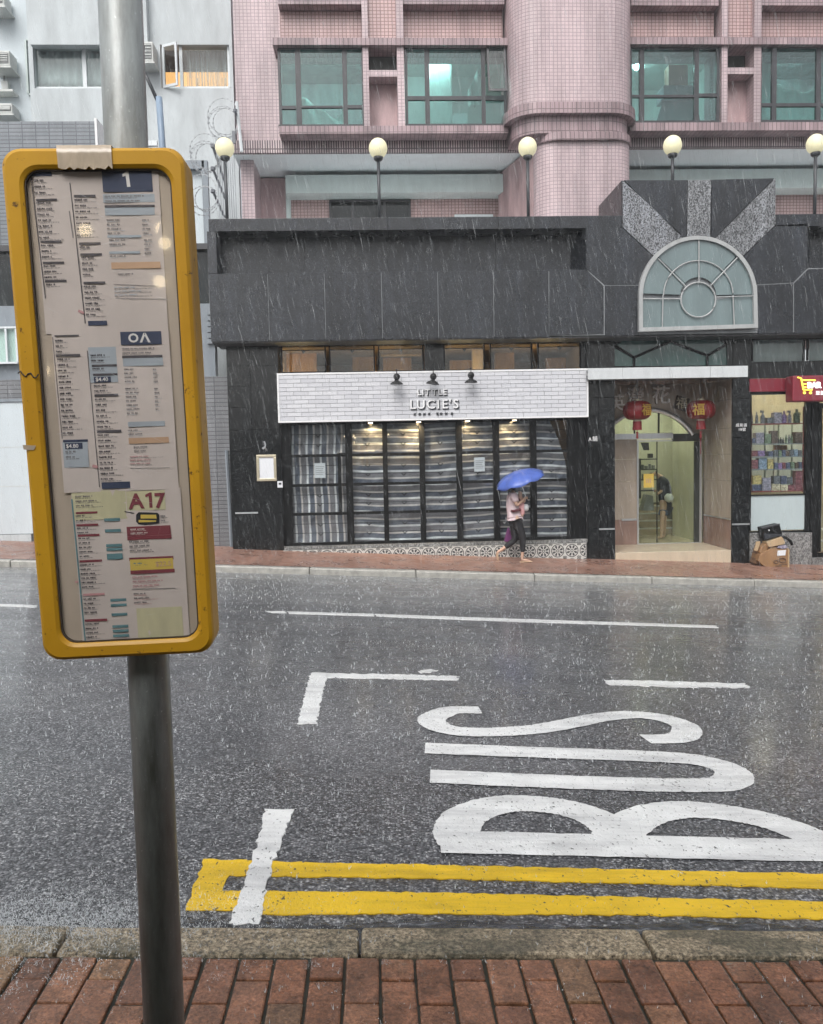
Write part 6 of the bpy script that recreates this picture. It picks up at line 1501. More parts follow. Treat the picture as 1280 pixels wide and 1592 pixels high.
# umbrella
um = thing('umbrella', 'bright blue umbrella tilted back over the walking person', 'umbrella', P1(645, 620, -.06))
apx_ = Vector(P1(600, 268, -.03)); hnd = Vector(P1(648, 625, -.06)); rim_c = Vector(P1(566, 370, -.03))
axis = Vector((-.31, -.10, .945)).normalized(); right = Vector((.945, 0, .31)).normalized(); dep = axis.cross(right).normalized()
Rr, Hc = .53, .20; n = 8; vs = []; fs = []; rings = 7; per_seg = 4
top = rim_c + axis * Hc
for i in range(rings + 1):
    t = i / rings
    for k in range(n * per_seg):
        a = 2 * math.pi * k / (n * per_seg) + .2; w = (k % per_seg) / per_seg; sc = 1 - .055 * math.sin(math.pi * w) * t
        sc = 1 - .10 * math.sin(math.pi * w) * t; r_ = Rr * math.sin(t * .95) / math.sin(.95) * sc; h = Hc * (math.cos(t * .95) - math.cos(.95)) / (1 - math.cos(.95)) - .05 * math.sin(math.pi * w) * t * t
        vs.append(rim_c + right * (r_ * math.cos(a)) + dep * (r_ * math.sin(a)) + axis * h)
K = n * per_seg
for i in range(rings):
    for k in range(K): fs.append((i * K + k, i * K + (k + 1) % K, (i + 1) * K + (k + 1) % K, (i + 1) * K + k))
cn = MB().add(vs, fs).build('canopy', M['umbrella'], um, smooth=True); s_ = cn.modifiers.new('thick', 'SOLIDIFY'); s_.thickness = .004
for k in range(n):
    pts = [vs[i * K + k * per_seg] - axis * .008 for i in range(rings + 1)]
    MB().tube(pts, .004, 4).build('rib', M['wire'], um)
MB().tube([top + axis * .03, hnd], .009, 6).build('shaft', M['steel'], um)
MB().tube([hnd + (top - hnd).normalized() * .05, hnd - (top - hnd).normalized() * .06], .018, 8).build('handle', M['ink'], um)
o = MB().add([P1(425, 1000, .20), P1(470, 1040, .20), P1(485, 1215, .20), P1(370, 1195, .20), P1(425, 1000, .26), P1(470, 1040, .26), P1(490, 1215, .34), P1(372, 1195, .32)], [(0, 1, 2, 3), (7, 6, 5, 4), (0, 4, 5, 1), (1, 5, 6, 2), (2, 6, 7, 3), (3, 7, 4, 0)]).build('shopping_bag', M['purple'], bevel=.02); tag(o, 'purple shopping bag hanging behind the walking person\'s legs', 'bag')
o = MB().tube([P1(395, 870, .2), P1(400, 920, .2), P1(375, 950, .2), P1(360, 930, .2)], .011, 6).build('umbrella_crook', M['wire']); tag(o, 'grey hooked handle poking out behind the walking person\'s waist', 'handle')
o = MB().lathe([(.02, -.07), (.055, -.04), (.06, .02), (.025, .075)], P1(640, 735, -.05), 10).build('white_pouch', M['white_bag'], smooth=True); tag(o, 'small white pouch hanging from the umbrella hand in front of the baby', 'pouch')

# person inside the lobby, bending to the left
yl = 19.55
def P2(zx, zy, dy=0.0): p = at(950 + zx / 7.58, 650 + zy / 7.58, yl); return (p.x, p.y + dy, p.z)
zl_off = lzf - P2(630, 1440)[2]
def N2(zx, zy, r, dy=0.0, r2=None): q = P2(zx, zy, dy); return (q[0], q[1], q[2] + zl_off * 1.0, r) if r2 is None else (q[0], q[1], q[2] + zl_off, r, r2)
p2 = thing('person', 'person in a dark jacket and blue shorts leaning forward behind the lobby glass', 'person', (P2(620, 1440)[0], yl, lzf))
skin('body', [N2(620, 1020, .10), N2(630, 880, .11), N2(610, 740, .12), N2(560, 690, .05), N2(535, 680, .05), N2(515, 672, .085, 0, .09), N2(500, 660, .07), N2(600, 760, .045, -.17), N2(560, 880, .035, -.2), N2(530, 900, .03, -.2), N2(505, 915, .026, -.2), N2(610, 740, .045, .17), N2(590, 870, .035, .2), N2(540, 890, .03, .2),
                N2(600, 1090, .08, -.09), N2(585, 1260, .05, -.09), N2(580, 1410, .034, -.09), N2(540, 1432, .026, -.09), N2(640, 1090, .08, .09), N2(650, 1260, .05, .09), N2(645, 1410, .034, .09), N2(605, 1432, .026, .09), N2(495, 690, .022)],
     [(0, 1), (1, 2), (2, 3), (3, 4), (4, 5), (5, 6), (2, 7), (7, 8), (8, 9), (9, 10), (2, 11), (11, 12), (12, 13), (0, 14), (14, 15), (15, 16), (16, 17), (0, 18), (18, 19), (19, 20), (20, 21), (5, 22)], M['skin'], p2)
skin('jacket', [N2(640, 1060, .13, 0, .17), N2(640, 900, .14, 0, .18), N2(615, 740, .15, 0, .17), N2(570, 690, .08), N2(602, 760, .07, -.17), N2(565, 875, .055, -.2), N2(612, 745, .07, .17), N2(592, 865, .055, .2), N2(660, 1110, .10, .05)], [(0, 1), (1, 2), (2, 3), (2, 4), (4, 5), (2, 6), (6, 7), (0, 8)], M['navy'], p2)
skin('shorts', [N2(620, 1060, .12, 0, .15), N2(600, 1130, .09, -.09), N2(645, 1130, .09, .09)], [(0, 1), (0, 2)], M['denim'], p2)
skin('hair', [N2(520, 650, .09), N2(545, 665, .06)], [(0, 1)], M['hair'], p2)
o = MB().lathe([(.02, -.11), (.10, -.06), (.11, .03), (.05, .10)], (P2(630, 950)[0], yl - .32, P2(630, 950)[2] + zl_off), 12).build('carrier_bag', M['white_bag'], smooth=True); tag(o, 'round white bag slung on the person behind the lobby glass', 'bag')
o = MB().add([P2(430, 900), P2(500, 915), P2(510, 1090), P2(370, 1090), tuple(Vector(P2(430, 900)) + Vector((0, .3, 0))), tuple(Vector(P2(500, 915)) + Vector((0, .3, 0))), tuple(Vector(P2(510, 1090)) + Vector((0, .3, 0))), tuple(Vector(P2(370, 1090)) + Vector((0, .3, 0)))], [(0, 1, 2, 3), (7, 6, 5, 4), (0, 4, 5, 1), (1, 5, 6, 2), (2, 6, 7, 3), (3, 7, 4, 0)]).build('reception_desk', M['ac_dark'], bevel=.01); tag(o, 'pale slanted counter beside the leaning person in the lobby', 'counter')

# ================================================================== BUS STOP SIGN (nearest thing)
SC = Vector((-.42851, 1.37, 1.53228))
vrot = Vector((0.05059776, -0.01261886, 0.03316736)); SM = Matrix.Rotation(vrot.length, 3, vrot.normalized())
SU, SN, SV = SM @ Vector((1, 0, 0)), SM @ Vector((0, 1, 0)), SM @ Vector((0, 0, 1))   # right, away from camera, up
HW, HH = .284292 / 2, .827469 / 2
def sl(px, py, off=0.0):                              # photo pixel -> sign-plane coordinates at depth `off` behind the front face
    d = ray(px, py); o_ = SC + SN * off; t = (o_ - CAM).dot(SN) / d.dot(SN); q = CAM + d * t - SC
    return q.dot(SU), q.dot(SV)
def S3(u, v, w): return SC + SU * u + SV * v + SN * w
stop = thing('bus_stop_sign', 'yellow-framed bus timetable case on a grey galvanised pole beside the kerb', 'bus stop sign', (-.40, 1.45, z_near(-.4, 1.4)))
p0, p1 = at(181, 0, 1.47), at(250, 1592, 1.47)
pdx = (p1.x - p0.x) / (p1.z - p0.z)
pxm = at(232, 1050, 1.47)
pz0, pz1 = z_near(pxm.x, 1.4) - .05, 3.6; pole_x = lambda z: pxm.x + pdx * (z - pxm.z)
MB().tube([(pole_x(pz0), 1.47, pz0), (pole_x(pz1), 1.47, pz1)], .0362, 28).build('pole', M['pole'], stop, smooth=True)
def rrect(hw, hh, r, n=7, cu=0.0, cv=0.0):
    out = []
    for sx, sy, a0 in ((1, 1, 0), (-1, 1, 90), (-1, -1, 180), (1, -1, 270)):
        for k in range(n + 1):
            t = rad(a0 + 90 * k / n); out.append((cu + sx * (hw - r) + r * math.cos(t), cv + sy * (hh - r) + r * math.sin(t)))
    return out
# inner window of the frame from the photo
iu0, iv1 = sl(33, 262); iu1, _ = sl(262, 262); _, iv0 = sl(200, 997)
ia, ib = sl(95, 997)[0], sl(308, 990)[0]
iu0 = (sl(30, 262)[0] + sl(97, 990)[0]) / 2; iu1 = (sl(264, 262)[0] + sl(309, 985)[0]) / 2
iw, ih, icu, icv = (iu1 - iu0) / 2, (iv1 - iv0) / 2, (iu1 + iu0) / 2, (iv1 + iv0) / 2
m = MB()
O = rrect(HW, HH, .030); O2 = rrect(HW - .007, HH - .007, .026); I = rrect(iw + .006, ih + .006, .030, cu=icu, cv=icv); I2 = rrect(iw, ih, .026, cu=icu, cv=icv); n = len(O)
layers = [(O, .066), (O, .010), (rrect(HW - .002, HH - .002, .029), .004), (O2, 0.0), (I, 0.0), (I2, .004), (I2, .0135)]
vs = [S3(u, v, w) for L, w in layers for u, v in L]; fs = []
for k in range(len(layers) - 1):
    for i in range(n): fs.append((k * n + i, k * n + (i + 1) % n, (k + 1) * n + (i + 1) % n, (k + 1) * n + i))
m.add(vs, fs + [tuple(range(n))])
m.build('case_frame', M['yellow'], stop, smooth=False, bevel=.0012, seg=2)
BK = rrect(iw + .012, ih + .012, .024, cu=icu, cv=icv)
m = MB(); m.add([S3(u, v, .0125) for u, v in BK] + [S3(u, v, .017) for u, v in BK], [tuple(range(n)), tuple(range(2 * n - 1, n - 1, -1))] + [(i, (i + 1) % n, n + (i + 1) % n, n + i) for i in range(n)])
m.build('backing_board', M['poster_old'], stop)
CV = rrect(iw - .0005, ih - .0005, .0255, cu=icu, cv=icv)
MB().add([S3(u, v, .0045 + .0006 * math.sin(u * 40) * math.sin(v * 23)) for u, v in CV], [tuple(range(n))]).build('cover_sheet', M['cover'], stop)
# black seal round the opening
m = MB(); a_ = rrect(iw - .0002, ih - .0002, .0255, cu=icu, cv=icv); b_ = rrect(iw - .0022, ih - .0022, .0235, cu=icu, cv=icv)
m.add([S3(u, v, .006) for u, v in a_] + [S3(u, v, .0062) for u, v in b_] + [S3(u, v, .0125) for u, v in a_] + [S3(u, v, .0125) for u, v in b_], [(i, (i + 1) % n, n + (i + 1) % n, n + i) for i in range(n)] + [(n + i, n + (i + 1) % n, 3 * n + (i + 1) % n, 3 * n + i) for i in range(n)])
m.build('rubber_seal', M['rust'], stop)
# tape over the top edge
m = MB(); tv = []; nx = 14
tp = [sl(88, 226), sl(173, 226)]
for j, (vv, ww) in enumerate(((HH + .0012, .03), (HH + .0012, -.0015), (HH - .012, -.0022), (sl(130, 245)[1], -.0020), (sl(130, 258)[1], -.0012))):
    for i in range(nx + 1):
        u = tp[0][0] + (tp[1][0] - tp[0][0]) * i / nx; jag = (-.006 * abs(math.sin(i * 1.9 + .4)) if j == 4 else 0)
        tv.append(S3(u, vv + jag, ww - .0006 * math.sin(i * 2.1 + j)))
m.add(tv, [(j * (nx + 1) + i, j * (nx + 1) + i + 1, (j + 1) * (nx + 1) + i + 1, (j + 1) * (nx + 1) + i) for j in range(4) for i in range(nx)]).build('tape_patch', M['tape'], stop, smooth=True)
uu, vv = sl(44, 697); m = MB(); m.add([S3(uu - .008, vv + .006, -.0012), S3(uu + .013, vv + .004, -.0014), S3(uu + .009, vv - .003, -.001), S3(uu - .007, vv - .002, -.001)], [(0, 1, 2, 3)]).build('torn_tape', M['tape'], stop)
uu, vv = sl(44, 580); sc_ = [S3(uu - .016 + .004 * k, vv + .004 * math.sin(k * 1.7) - .0007 * k, -.0006) for k in range(9)]
MB().tube(sc_, .0012, 4).build('scratch', M['rust'], stop)
for v_ in (HH * .72, -HH * .72):
    c = S3(0, 0, .066) + SV * v_; MB().tube([(pole_x(c.z) + .046 * math.cos(rad(t)), 1.47 + .046 * math.sin(rad(t)), c.z) for t in range(0, 360, 20)], .012, 6, closed=True).build('pole_clamp', M['steel'], stop)
# ---- printed timetables in the case
scm = MB()
for _ in range(46):
    u, v = random.uniform(-iw, iw) * .9 + icu, random.uniform(-ih, ih) * .95 + icv; L_ = random.uniform(.01, .06); a_ = rad(random.choice((-28, -24, 62, 8)) + random.uniform(-9, 9))
    du, dv = L_ * math.cos(a_), L_ * math.sin(a_)
    if abs(u + du - icu) > iw * .95 or abs(v + dv - icv) > ih * .95: continue
    w_ = random.uniform(.00010, .00022); scm.add([S3(u, v, .0036), S3(u + du, v + dv, .0036), S3(u + du, v + dv + w_, .0036), S3(u, v + w_ * 1.5, .0036)], [(0, 1, 2, 3)])
kind(scm.build('scratches', M['paper'], stop), 'stuff')
class Sheet:
    def __init__(self, label, q, mat, off):
        self.off = off; self.t = thing('bus_timetable', label, 'timetable', S3(0, -.3, .02), 'timetable sheets in the bus stop case'); self.L = {}
        self.q = [sl(*q[0], off), sl(*q[1], off)]
        (u0, v1), (u1, v0) = self.q
        nx, ny = 8, 12; vs = [S3(u0 + (u1 - u0) * i / nx, v0 + (v1 - v0) * j / ny, off + .0005 * math.sin(i * 1.3 + j * .8 + q[0][1])) for j in range(ny + 1) for i in range(nx + 1)]
        MB().add(vs, [(j * (nx + 1) + i, j * (nx + 1) + i + 1, (j + 1) * (nx + 1) + i + 1, (j + 1) * (nx + 1) + i) for j in range(ny) for i in range(nx)]).build('sheet', mat, self.t, smooth=True)
        self.n = 0
    def uv(self, u0, v0, u1, v1, key, lift=.0009):
        self.n += 1; w = self.off - lift - .00002 * (self.n % 9)
        self.L.setdefault(key, MB()).add([S3(u0, v0, w), S3(u1, v0, w), S3(u1, v1, w), S3(u0, v1, w)], [(0, 1, 2, 3)])
    def bar(self, x0, y0, x1, y1, key, lift=.0009):      # photo pixels of the top-left and bottom-right corners
        u0, v1 = sl(x0, y0, self.off); u1, v0 = sl(x1, y1, self.off); self.uv(u0, v0, u1, v1, key, lift)
    def rows(self, x0, y0, x1, y1, step, key='dark_print', minor='grey_print', frac=.62, lift=.0009):
        """rows of small print down a column whose left edge follows the sheet"""
        (u0, v1), (u1, _) = sl(x0, y0, self.off), sl(x1, y0, self.off); v0 = sl(x0 + (y1 - y0) * .074, y1, self.off)[1]
        sv = step * .00108; v = v1; k = 0
        while v > v0:
            for wid, hi, lo, ky, gl in (((u1 - u0) * random.uniform(frac * .7, frac), 0.0, .32, key, .0021), ((u1 - u0) * random.uniform(.45, .95), .46, .62, minor, .0011)):
                x = u0
                while x < u0 + wid:                       # words made of little glyph marks
                    for _g in range(random.randint(2, 5)):
                        g = gl * random.uniform(.55, 1.1)
                        if x + g > u0 + wid: break
                        self.uv(x, v - sv * (lo - random.choice((0, 0, .05))), x + g, v - sv * (hi + random.choice((0, 0, .05))), ky, lift); x += g + gl * .28
                    x += gl * .9
            v -= sv; k += 1
    def line(self, x0, y0, x1, y1, key, w=.0008):
        a, b = sl(x0, y0, self.off), sl(x1, y1, self.off); self.n += 1; ww = self.off - .001
        dx, dy = b[0] - a[0], b[1] - a[1]; L = math.hypot(dx, dy); nx_, ny_ = -dy / L * w, dx / L * w
        self.L.setdefault(key, MB()).add([S3(a[0] + nx_, a[1] + ny_, ww), S3(b[0] + nx_, b[1] + ny_, ww), S3(b[0] - nx_, b[1] - ny_, ww), S3(a[0] - nx_, a[1] - ny_, ww)], [(0, 1, 2, 3)])
    def txt(self, body, px, py, hpx, mat, sx=1.0, bold=0.0, name='number'):
        """text with its baseline start at a photo pixel"""
        u, v = sl(px, py, self.off); h = hpx * .00107
        me = text(body, h / .72, mat, .0004, 'LEFT', bold, sx).copy()
        R3 = Matrix((( SU.x, SN.x, SV.x), (SU.y, SN.y, SV.y), (SU.z, SN.z, SV.z)))
        me.transform(R3.to_4x4()); me.transform(Matrix.Translation(S3(u, v, self.off - .0012)))
        o = bpy.data.objects.new(name, me); COL.objects.link(o); attach(o, self.t)
    def poly(self, pts, key, lift=.0012):
        P = [sl(x, y, self.off) for x, y in pts]; self.L.setdefault(key, MB()).add([S3(u, v, self.off - lift) for u, v in P], [tuple(range(len(P)))])
    def done(self):
        nm = {'dark_print': 'printed_lines', 'grey_print': 'small_print', 'blue_print': 'navy_blocks', 'crimson_print': 'crimson_bars', 'teal_print': 'teal_bars', 'orange_print': 'orange_bar', 'yellow_print': 'yellow_bar', 'pale_blue_print': 'pale_blue_bars', 'pink_print': 'pink_lines', 'green_print': 'map_area', 'ink': 'bus_picture', 'poster': 'pale_area', 'white': 'number'}
        for k, mb in self.L.items(): mb.build(nm.get(k, k), M[k], self.t)
A = Sheet('upper timetable sheet headed 1, in the yellow case', [(50, 258), (262, 515)], M['poster'], .0110)
A.bar(158, 262, 238, 298, 'blue_print'); A.poly([(190.5, 270.5), (196.5, 267), (200, 267), (203.2, 290.5), (198, 290.8), (195.6, 273.2), (191, 275)], 'white')
A.bar(52, 258, 73, 264, 'grey_print'); A.bar(49, 267, 81, 273.5, 'blue_print'); A.line(47, 262, 71, 464, 'dark_print')
A.rows(52, 279, 92, 306, 8.5); A.bar(56, 309, 89, 312, 'dark_print'); A.rows(57, 314, 100, 372, 8.2); A.bar(63, 374, 96, 377, 'dark_print'); A.rows(64, 380, 98, 405, 8.2); A.bar(67, 407, 100, 410, 'dark_print'); A.rows(68, 412, 104, 433, 8.2); A.bar(70, 435.5, 104, 438.5, 'dark_print'); A.rows(72, 441, 98, 447, 8)
A.line(109, 284, 133, 503, 'dark_print'); A.line(108, 328, 114, 370, 'grey_print'); A.bar(115, 303, 149, 306.5, 'dark_print'); A.rows(116, 309, 158, 372, 8.4); A.bar(123, 377, 157, 380.5, 'dark_print'); A.rows(124, 383, 150, 390, 8); A.bar(125, 394, 159, 397.5, 'dark_print'); A.rows(127, 399, 162, 434, 8.2); A.bar(130, 438, 164, 441, 'dark_print'); A.rows(131, 444, 172, 492, 8.2); A.bar(137, 499, 167, 505.5, 'blue_print'); A.line(122, 483, 131, 487, 'pink_print', .002)
A.bar(160, 302, 241, 314, 'pale_blue_print', .0006); A.rows(163, 304, 240, 312, 6.5, 'grey_print', 'grey_print', .9); A.bar(163, 319, 241, 322, 'dark_print'); A.bar(163, 323, 241, 334, 'pale_blue_print', .0006)
A.rows(166, 341, 196, 365, 6.3, 'grey_print', 'pale_blue_print', .9); A.rows(221, 341, 238, 362, 6.3, 'grey_print', 'pale_blue_print', .8); A.bar(167, 366, 220, 369, 'pale_blue_print'); A.rows(170, 372, 200, 384, 6.3, 'grey_print', 'pale_blue_print', .9); A.rows(224, 372, 240, 397, 6.3, 'grey_print', 'pale_blue_print', .8); A.bar(170, 391, 218, 394, 'pale_blue_print'); A.rows(171, 397, 202, 400, 6, 'grey_print', 'pale_blue_print', .9)
A.bar(173, 408, 250, 417, 'orange_print'); A.rows(184, 425, 216, 428, 6, 'grey_print', 'grey_print', .9); A.line(177, 442, 250, 445, 'grey_print', .0004); A.rows(178, 446, 240, 460, 5.5, 'pale_blue_print', 'grey_print', .7); A.line(180, 464, 258, 465, 'grey_print', .0004)
A.done()
B = Sheet('middle timetable sheet with half-hidden 8X heading, in the yellow case', [(80, 519), (278, 760)], M['poster'], .0096)
B.bar(187, 516, 252, 535, 'blue_print')
B.txt('O', 200, 532, 13, M['white'], 1.05, .03); B.txt('Λ', 218, 532, 13, M['white'], 1.25, .03)
B.line(82, 524, 97, 682, 'dark_print', .0005); B.bar(85, 521, 123, 522.5, 'dark_print'); B.rows(86, 528, 112, 545, 8); B.bar(87, 551, 125, 554, 'dark_print'); B.rows(89, 557, 124, 676, 8.5)
B.bar(98, 684, 137, 686.5, 'blue_print'); B.bar(97, 687, 139, 726, 'pale_blue_print', .0005); B.bar(101, 689, 129, 697.5, 'blue_print'); B.txt('$4.80', 103, 696.5, 6, M['white'], 1, .01); B.rows(102, 701, 130, 713, 8, 'grey_print')
B.bar(137, 540, 184, 594, 'pale_blue_print', .0005); B.line(136, 545, 155, 757, 'dark_print', .0006); B.rows(141, 551, 182, 562, 8); B.bar(143, 567, 182, 569.5, 'dark_print'); B.rows(144, 572, 176, 577, 8); B.bar(145, 581, 183, 583.5, 'dark_print'); B.bar(146, 586, 173, 594, 'blue_print'); B.txt('$4.40', 149, 592.8, 6, M['white'], 1, .01)
B.rows(146, 598, 182, 610, 8); B.bar(147, 613, 184, 615.5, 'dark_print'); B.rows(148, 619, 186, 665, 8.4); B.bar(151, 669, 189, 672, 'dark_print'); B.rows(152, 675, 192, 744, 8.4); B.bar(158, 750, 203, 758.5, 'blue_print'); B.line(144, 724, 152, 726, 'pink_print', .0025)
B.rows(190, 541, 250, 549, 6.5, 'grey_print', 'grey_print', .9); B.bar(190, 553, 253, 555.5, 'dark_print'); B.bar(191, 557, 254, 568, 'pale_blue_print', .0006); B.rows(193, 573, 216, 594, 6, 'grey_print', 'pale_blue_print', .9); B.rows(238, 573, 250, 594, 6, 'grey_print', 'pale_blue_print', .6); B.rows(195, 603, 219, 643, 6.2, 'grey_print', 'pale_blue_print', .9); B.rows(240, 603, 254, 640, 6.2, 'grey_print', 'pale_blue_print', .6)
B.bar(199, 656, 257, 662, 'pale_blue_print'); B.rows(199, 668, 224, 676, 6, 'grey_print', 'pale_blue_print', .9); B.bar(200, 681, 263, 688, 'orange_print'); B.rows(208, 694, 234, 702, 6, 'grey_print', 'grey_print', .9); B.rows(202, 709, 262, 724, 5.5, 'pink_print', 'grey_print', .7); B.line(203, 728, 264, 727, 'grey_print', .0004)
B.done()
Cc = Sheet('lower timetable sheet headed A17 with coloured bars, in the yellow case', [(110, 764), (296, 1000)], M['poster'], .0103)
Cc.bar(111, 764, 198, 806, 'green_print', .0004); Cc.bar(196, 764, 258, 792, 'green_print', .00042); Cc.bar(212, 946, 286, 992, 'yellow_print' if False else 'green_print', .0004)
Cc.txt('A', 202, 790, 23, M['crimson_print'], 1.0, .03); Cc.txt('7', 241, 789, 23, M['crimson_print'], 1.0, .03); Cc.poly([(226, 769), (233, 765.5), (236, 765.5), (237.5, 789), (232.8, 789.2), (231.5, 771), (226.5, 773)], 'crimson_print')
u0, v0 = sl(212, 813, .0103)
def bq(pts, key): 
    P = [sl(x, y, Cc.off) for x, y in pts]; Cc.n += 1; Cc.L.setdefault(key, MB()).add([S3(u, v, Cc.off - .0011 - (.0003 if key != 'ink' else 0)) for u, v in P], [tuple(range(len(P)))])
bq([(212, 800), (216, 796), (245, 797), (248, 800), (248, 813), (226, 816), (216, 815), (212, 811)], 'ink'); bq([(219, 800), (243, 800), (244, 806), (219, 806)], 'yellow_print'); bq([(216, 808), (243, 809), (243, 811), (216, 812)], 'yellow_print')
Cc.line(194, 795, 209, 798, 'dark_print', .0008); Cc.rows(250, 801, 264, 810, 7, 'grey_print', 'grey_print', .8)
Cc.line(112, 776, 133, 998, 'teal_print', .0012)
Cc.rows(117, 771, 170, 792, 7, 'grey_print', 'grey_print'); Cc.bar(118, 796, 152, 798, 'crimson_print'); Cc.rows(118, 801, 152, 812, 7); Cc.bar(119, 815, 153, 817, 'crimson_print'); Cc.rows(120, 820, 154, 828, 7); Cc.bar(121, 831, 155, 833, 'crimson_print'); Cc.rows(122, 836, 158, 866, 7)
Cc.bar(124, 871, 159, 873, 'crimson_print'); Cc.rows(125, 877, 164, 916, 7); Cc.bar(129, 923, 163, 925, 'pink_print'); Cc.rows(130, 930, 166, 958, 7.2); Cc.bar(132, 963, 167, 965, 'crimson_print'); Cc.rows(133, 969, 168, 994, 7)
for y0, y1 in ((806, 809.5), (823, 826.5), (846, 849.5), (852, 855.5), (861, 869), (931, 934), (939, 942), (953.5, 956.5), (972, 975), (979, 982), (986.5, 989.5)):
    xs_ = 162 + (y0 - 806) * .078; Cc.bar(xs_, y0, xs_ + 25, y1, 'teal_print')
Cc.bar(117, 903, 122, 906, 'pink_print')
Cc.bar(197, 819, 266, 831, 'crimson_print'); Cc.rows(203, 822, 240, 829, 6, 'poster', 'poster', .8, .0013); Cc.bar(198, 834, 267, 837, 'crimson_print'); Cc.rows(201, 841, 262, 858, 7, 'grey_print', 'grey_print', .7); Cc.bar(201, 867, 270, 869.5, 'crimson_print'); Cc.bar(202, 870, 270, 884, 'yellow_print'); Cc.txt('$22.5', 242, 880.5, 8, M['orange_print'], 1, .012); Cc.rows(208, 875, 238, 880, 7, 'teal_print', 'grey_print', .8); Cc.bar(203, 887, 272, 889.5, 'crimson_print')
Cc.rows(206, 896, 268, 912, 7, 'pink_print', 'pink_print', .8); Cc.line(205, 916, 273, 914, 'grey_print', .0005); Cc.rows(208, 922, 250, 940, 7, 'grey_print', 'pink_print', .6)
Cc.done()

# ================================================================== THE NEAR SIDE OF THE STREET (behind the viewer)
near = thing('shop_building', 'plain grey shop building with a deep canopy on the near footway', 'building', (0, -2.2, 0))
MB().box(-30, 30, -2.4, -2.0, -2, 3.4).build('wall', plain('pale painted render', (0.58, 0.57, 0.54), 0.7), near)
MB().box(-9, 9, -1.99, -0.75, 3.05, 3.25).build('canopy', M['grey_tile'], near)

for k, (x, z) in enumerate(((-.92, 2.37), (-1.315, 2.36), (-.86, 2.28), (-1.59, 1.63), (-.90, 2.08), (.6, 2.4))):
    MB().lathe([(.032 * math.cos(rad(a)) + .0005, .032 * math.sin(rad(a))) for a in range(-90, 91, 15)], (x, -1.94, z), 14).build('warm_bulb', M['warm_light'], near)
# ================================================================== RAIN
random.seed(21)
vs, fs = [], []
def streak(p, L, r):
    k = len(vs); d = Vector((.21, 0.03, -1)).normalized(); a = Vector((r, 0, 0)); b = Vector((-r * .5, r * .87, 0)); c = Vector((-r * .5, -r * .87, 0)); q = p + d * L
    vs.extend([tuple(p)] + [tuple(p + d * L * .5 + s) for s in (a, b, c)] + [tuple(q)])
    fs.extend([(k, k + 1, k + 2), (k, k + 2, k + 3), (k, k + 3, k + 1), (k + 4, k + 2, k + 1), (k + 4, k + 3, k + 2), (k + 4, k + 1, k + 3)])
for _ in range(46000):
    Y = 2.6 + 13.6 * random.random() ** .62; x = Y * random.uniform(-.56, .62); p = Vector((x, Y, z_road(x, Y) + random.uniform(.3, 1.0 + .62 * Y + 1.5)))
    streak(p, random.choice((.5, .7, .8, 1, 1.5)) * random.uniform(.05, .12), random.choice((.6, .8, 1, 1.4)) * random.uniform(.0005, .0009))
me = bpy.data.meshes.new('rain'); me.from_pydata(vs, [], fs); me.materials.append(M['rain']); o = bpy.data.objects.new('rain', me); COL.objects.link(o); kind(o, 'stuff')
vs, fs = [], []
def spike(p, d, L, w):
    k = len(vs); s = Vector((w, 0, 0)); vs.extend([tuple(p - s), tuple(p + s), tuple(p + d * L), tuple(p + d * L * .6 + Vector((0, w, 0)))]); fs.extend([(k, k + 1, k + 2), (k, k + 1, k + 3), (k, k + 2, k + 3)])
def drop(p, r):
    k = len(vs); vs.extend([tuple(p + Vector(q) * r) for q in ((1, 0, 0), (0, 1, 0), (-1, 0, 0), (0, -1, 0), (0, 0, 1), (0, 0, -1))]); fs.extend([(k + a, k + b, k + 4) for a, b in ((0, 1), (1, 2), (2, 3), (3, 0))] + [(k + b, k + a, k + 5) for a, b in ((0, 1), (1, 2), (2, 3), (3, 0))])
def splash(x, y, z, s):
    n = random.choice((2, 3, 3, 4))
    for _ in range(n):
        a = random.uniform(0, 2 * math.pi); t = random.uniform(.1, .65); d = Vector((math.cos(a) * t, math.sin(a) * t, 1)).normalized()
        spike(Vector((x, y, z)), d, s * random.uniform(.5, 1.2), s * .07)
    for _ in range(random.choice((0, 1, 2))):
        drop(Vector((x + random.uniform(-1, 1) * s, y + random.uniform(-1, 1) * s * .5, z + random.uniform(.2, 1.3) * s)), s * random.uniform(.06, .13))
for _ in range(24000):
    Y = 2.6 + 12.3 * random.random() ** .8; x = Y * random.uniform(-.56, .62); splash(x, Y, z_road(x, Y) + .002, random.choice((.5, .6, .7, .8, 1.3)) * random.uniform(.009, .022) * (.8 + .05 * Y))
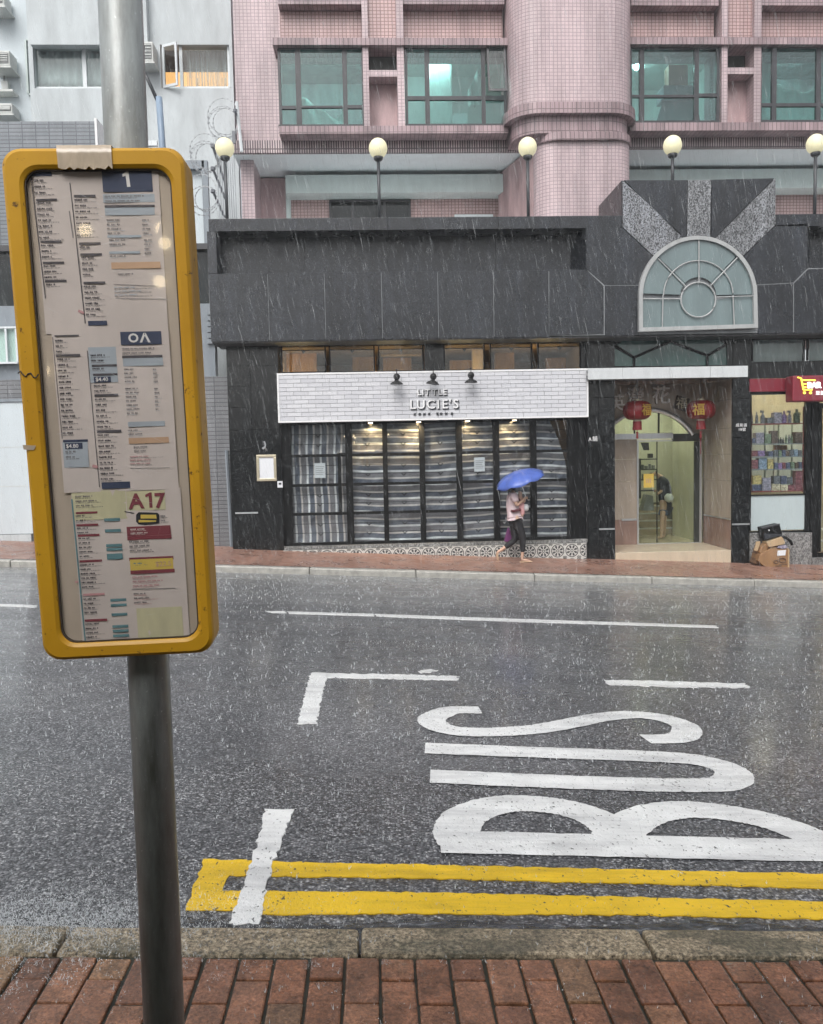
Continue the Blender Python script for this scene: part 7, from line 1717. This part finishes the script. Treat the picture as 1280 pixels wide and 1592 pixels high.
for _ in range(2600):                                     # heavier splashing along the gutter and kerb at the left
    x = -1.3 + abs(random.gauss(0, .45)); Y = random.gauss(2.55, .16); z = (z_road(x, Y) if Y > YC0 else z_near(x, Y)) + .003
    s_ = random.uniform(.006, .020)
    for _k in range(2):
        a = random.uniform(0, 6.28); t = random.uniform(.2, 1.0); spike(Vector((x, Y, z)), Vector((math.cos(a) * t, math.sin(a) * t, 1)).normalized(), s_, .0008)
    for _k in range(5): drop(Vector((x + random.gauss(0, 1.4) * s_, Y + random.gauss(0, 1) * s_, z + abs(random.gauss(0, 1.3)) * s_)), random.uniform(.0006, .0020))
def crown(px, py, s, n=11):
    d = ray(px, py); p = gr(px, py, z_near); p.z += .004
    for k in range(n):
        a = 2 * math.pi * k / n + random.uniform(-.3, .3); t = random.uniform(.6, 1.3); dr = Vector((math.cos(a) * t, math.sin(a) * t, 1)).normalized()
        b = p + Vector((math.cos(a), math.sin(a), 0)) * s * .25; L_ = s * random.uniform(.35, .7)
        if k % 2: spike(b, dr, L_ * .8, s * .022)
        for _k in range(7):
            f_ = random.uniform(.2, 1.7); drop(b + dr * L_ * f_ + Vector((random.gauss(0, .08) * s, random.gauss(0, .08) * s, -.28 * s * f_ * f_ * random.random())), s * random.uniform(.012, .034))
for q in ((485, 1506, .034), (600, 1500, .022), (28, 1500, .045), (70, 1478, .05), (168, 1476, .04), (300, 1492, .036), (340, 1522, .025), (1180, 1498, .016), (90, 1530, .04), (20, 1545, .035), (120, 1500, .036), (395, 1486, .02)): crown(*q)
for _ in range(260):
    x = random.uniform(-1.4, 1.4); Y = random.uniform(1.9, 2.45); splash(x, Y, z_near(x, Y) + .003, random.uniform(.006, .020))
me = bpy.data.meshes.new('rain_splashes'); me.from_pydata(vs, [], fs); me.materials.append(M['splash']); o = bpy.data.objects.new('rain_splashes', me); COL.objects.link(o); kind(o, 'stuff')

# ================================================================== RAIN HAZE over the street
hm = bpy.data.materials.new('pale rain haze'); hm.use_nodes = True; nt = hm.node_tree; nt.nodes.clear()
out = nt.nodes.new('ShaderNodeOutputMaterial'); pv = nt.nodes.new('ShaderNodeVolumePrincipled')
pv.inputs['Color'].default_value = (0.93, 0.95, 0.97, 1); pv.inputs['Density'].default_value = 0.0024; pv.inputs['Anisotropy'].default_value = 0.2
nt.links.new(pv.outputs[0], out.inputs['Volume'])
kind(MB().box(-151, 151, -121, 161, -18, 16).build('haze', hm), 'stuff')
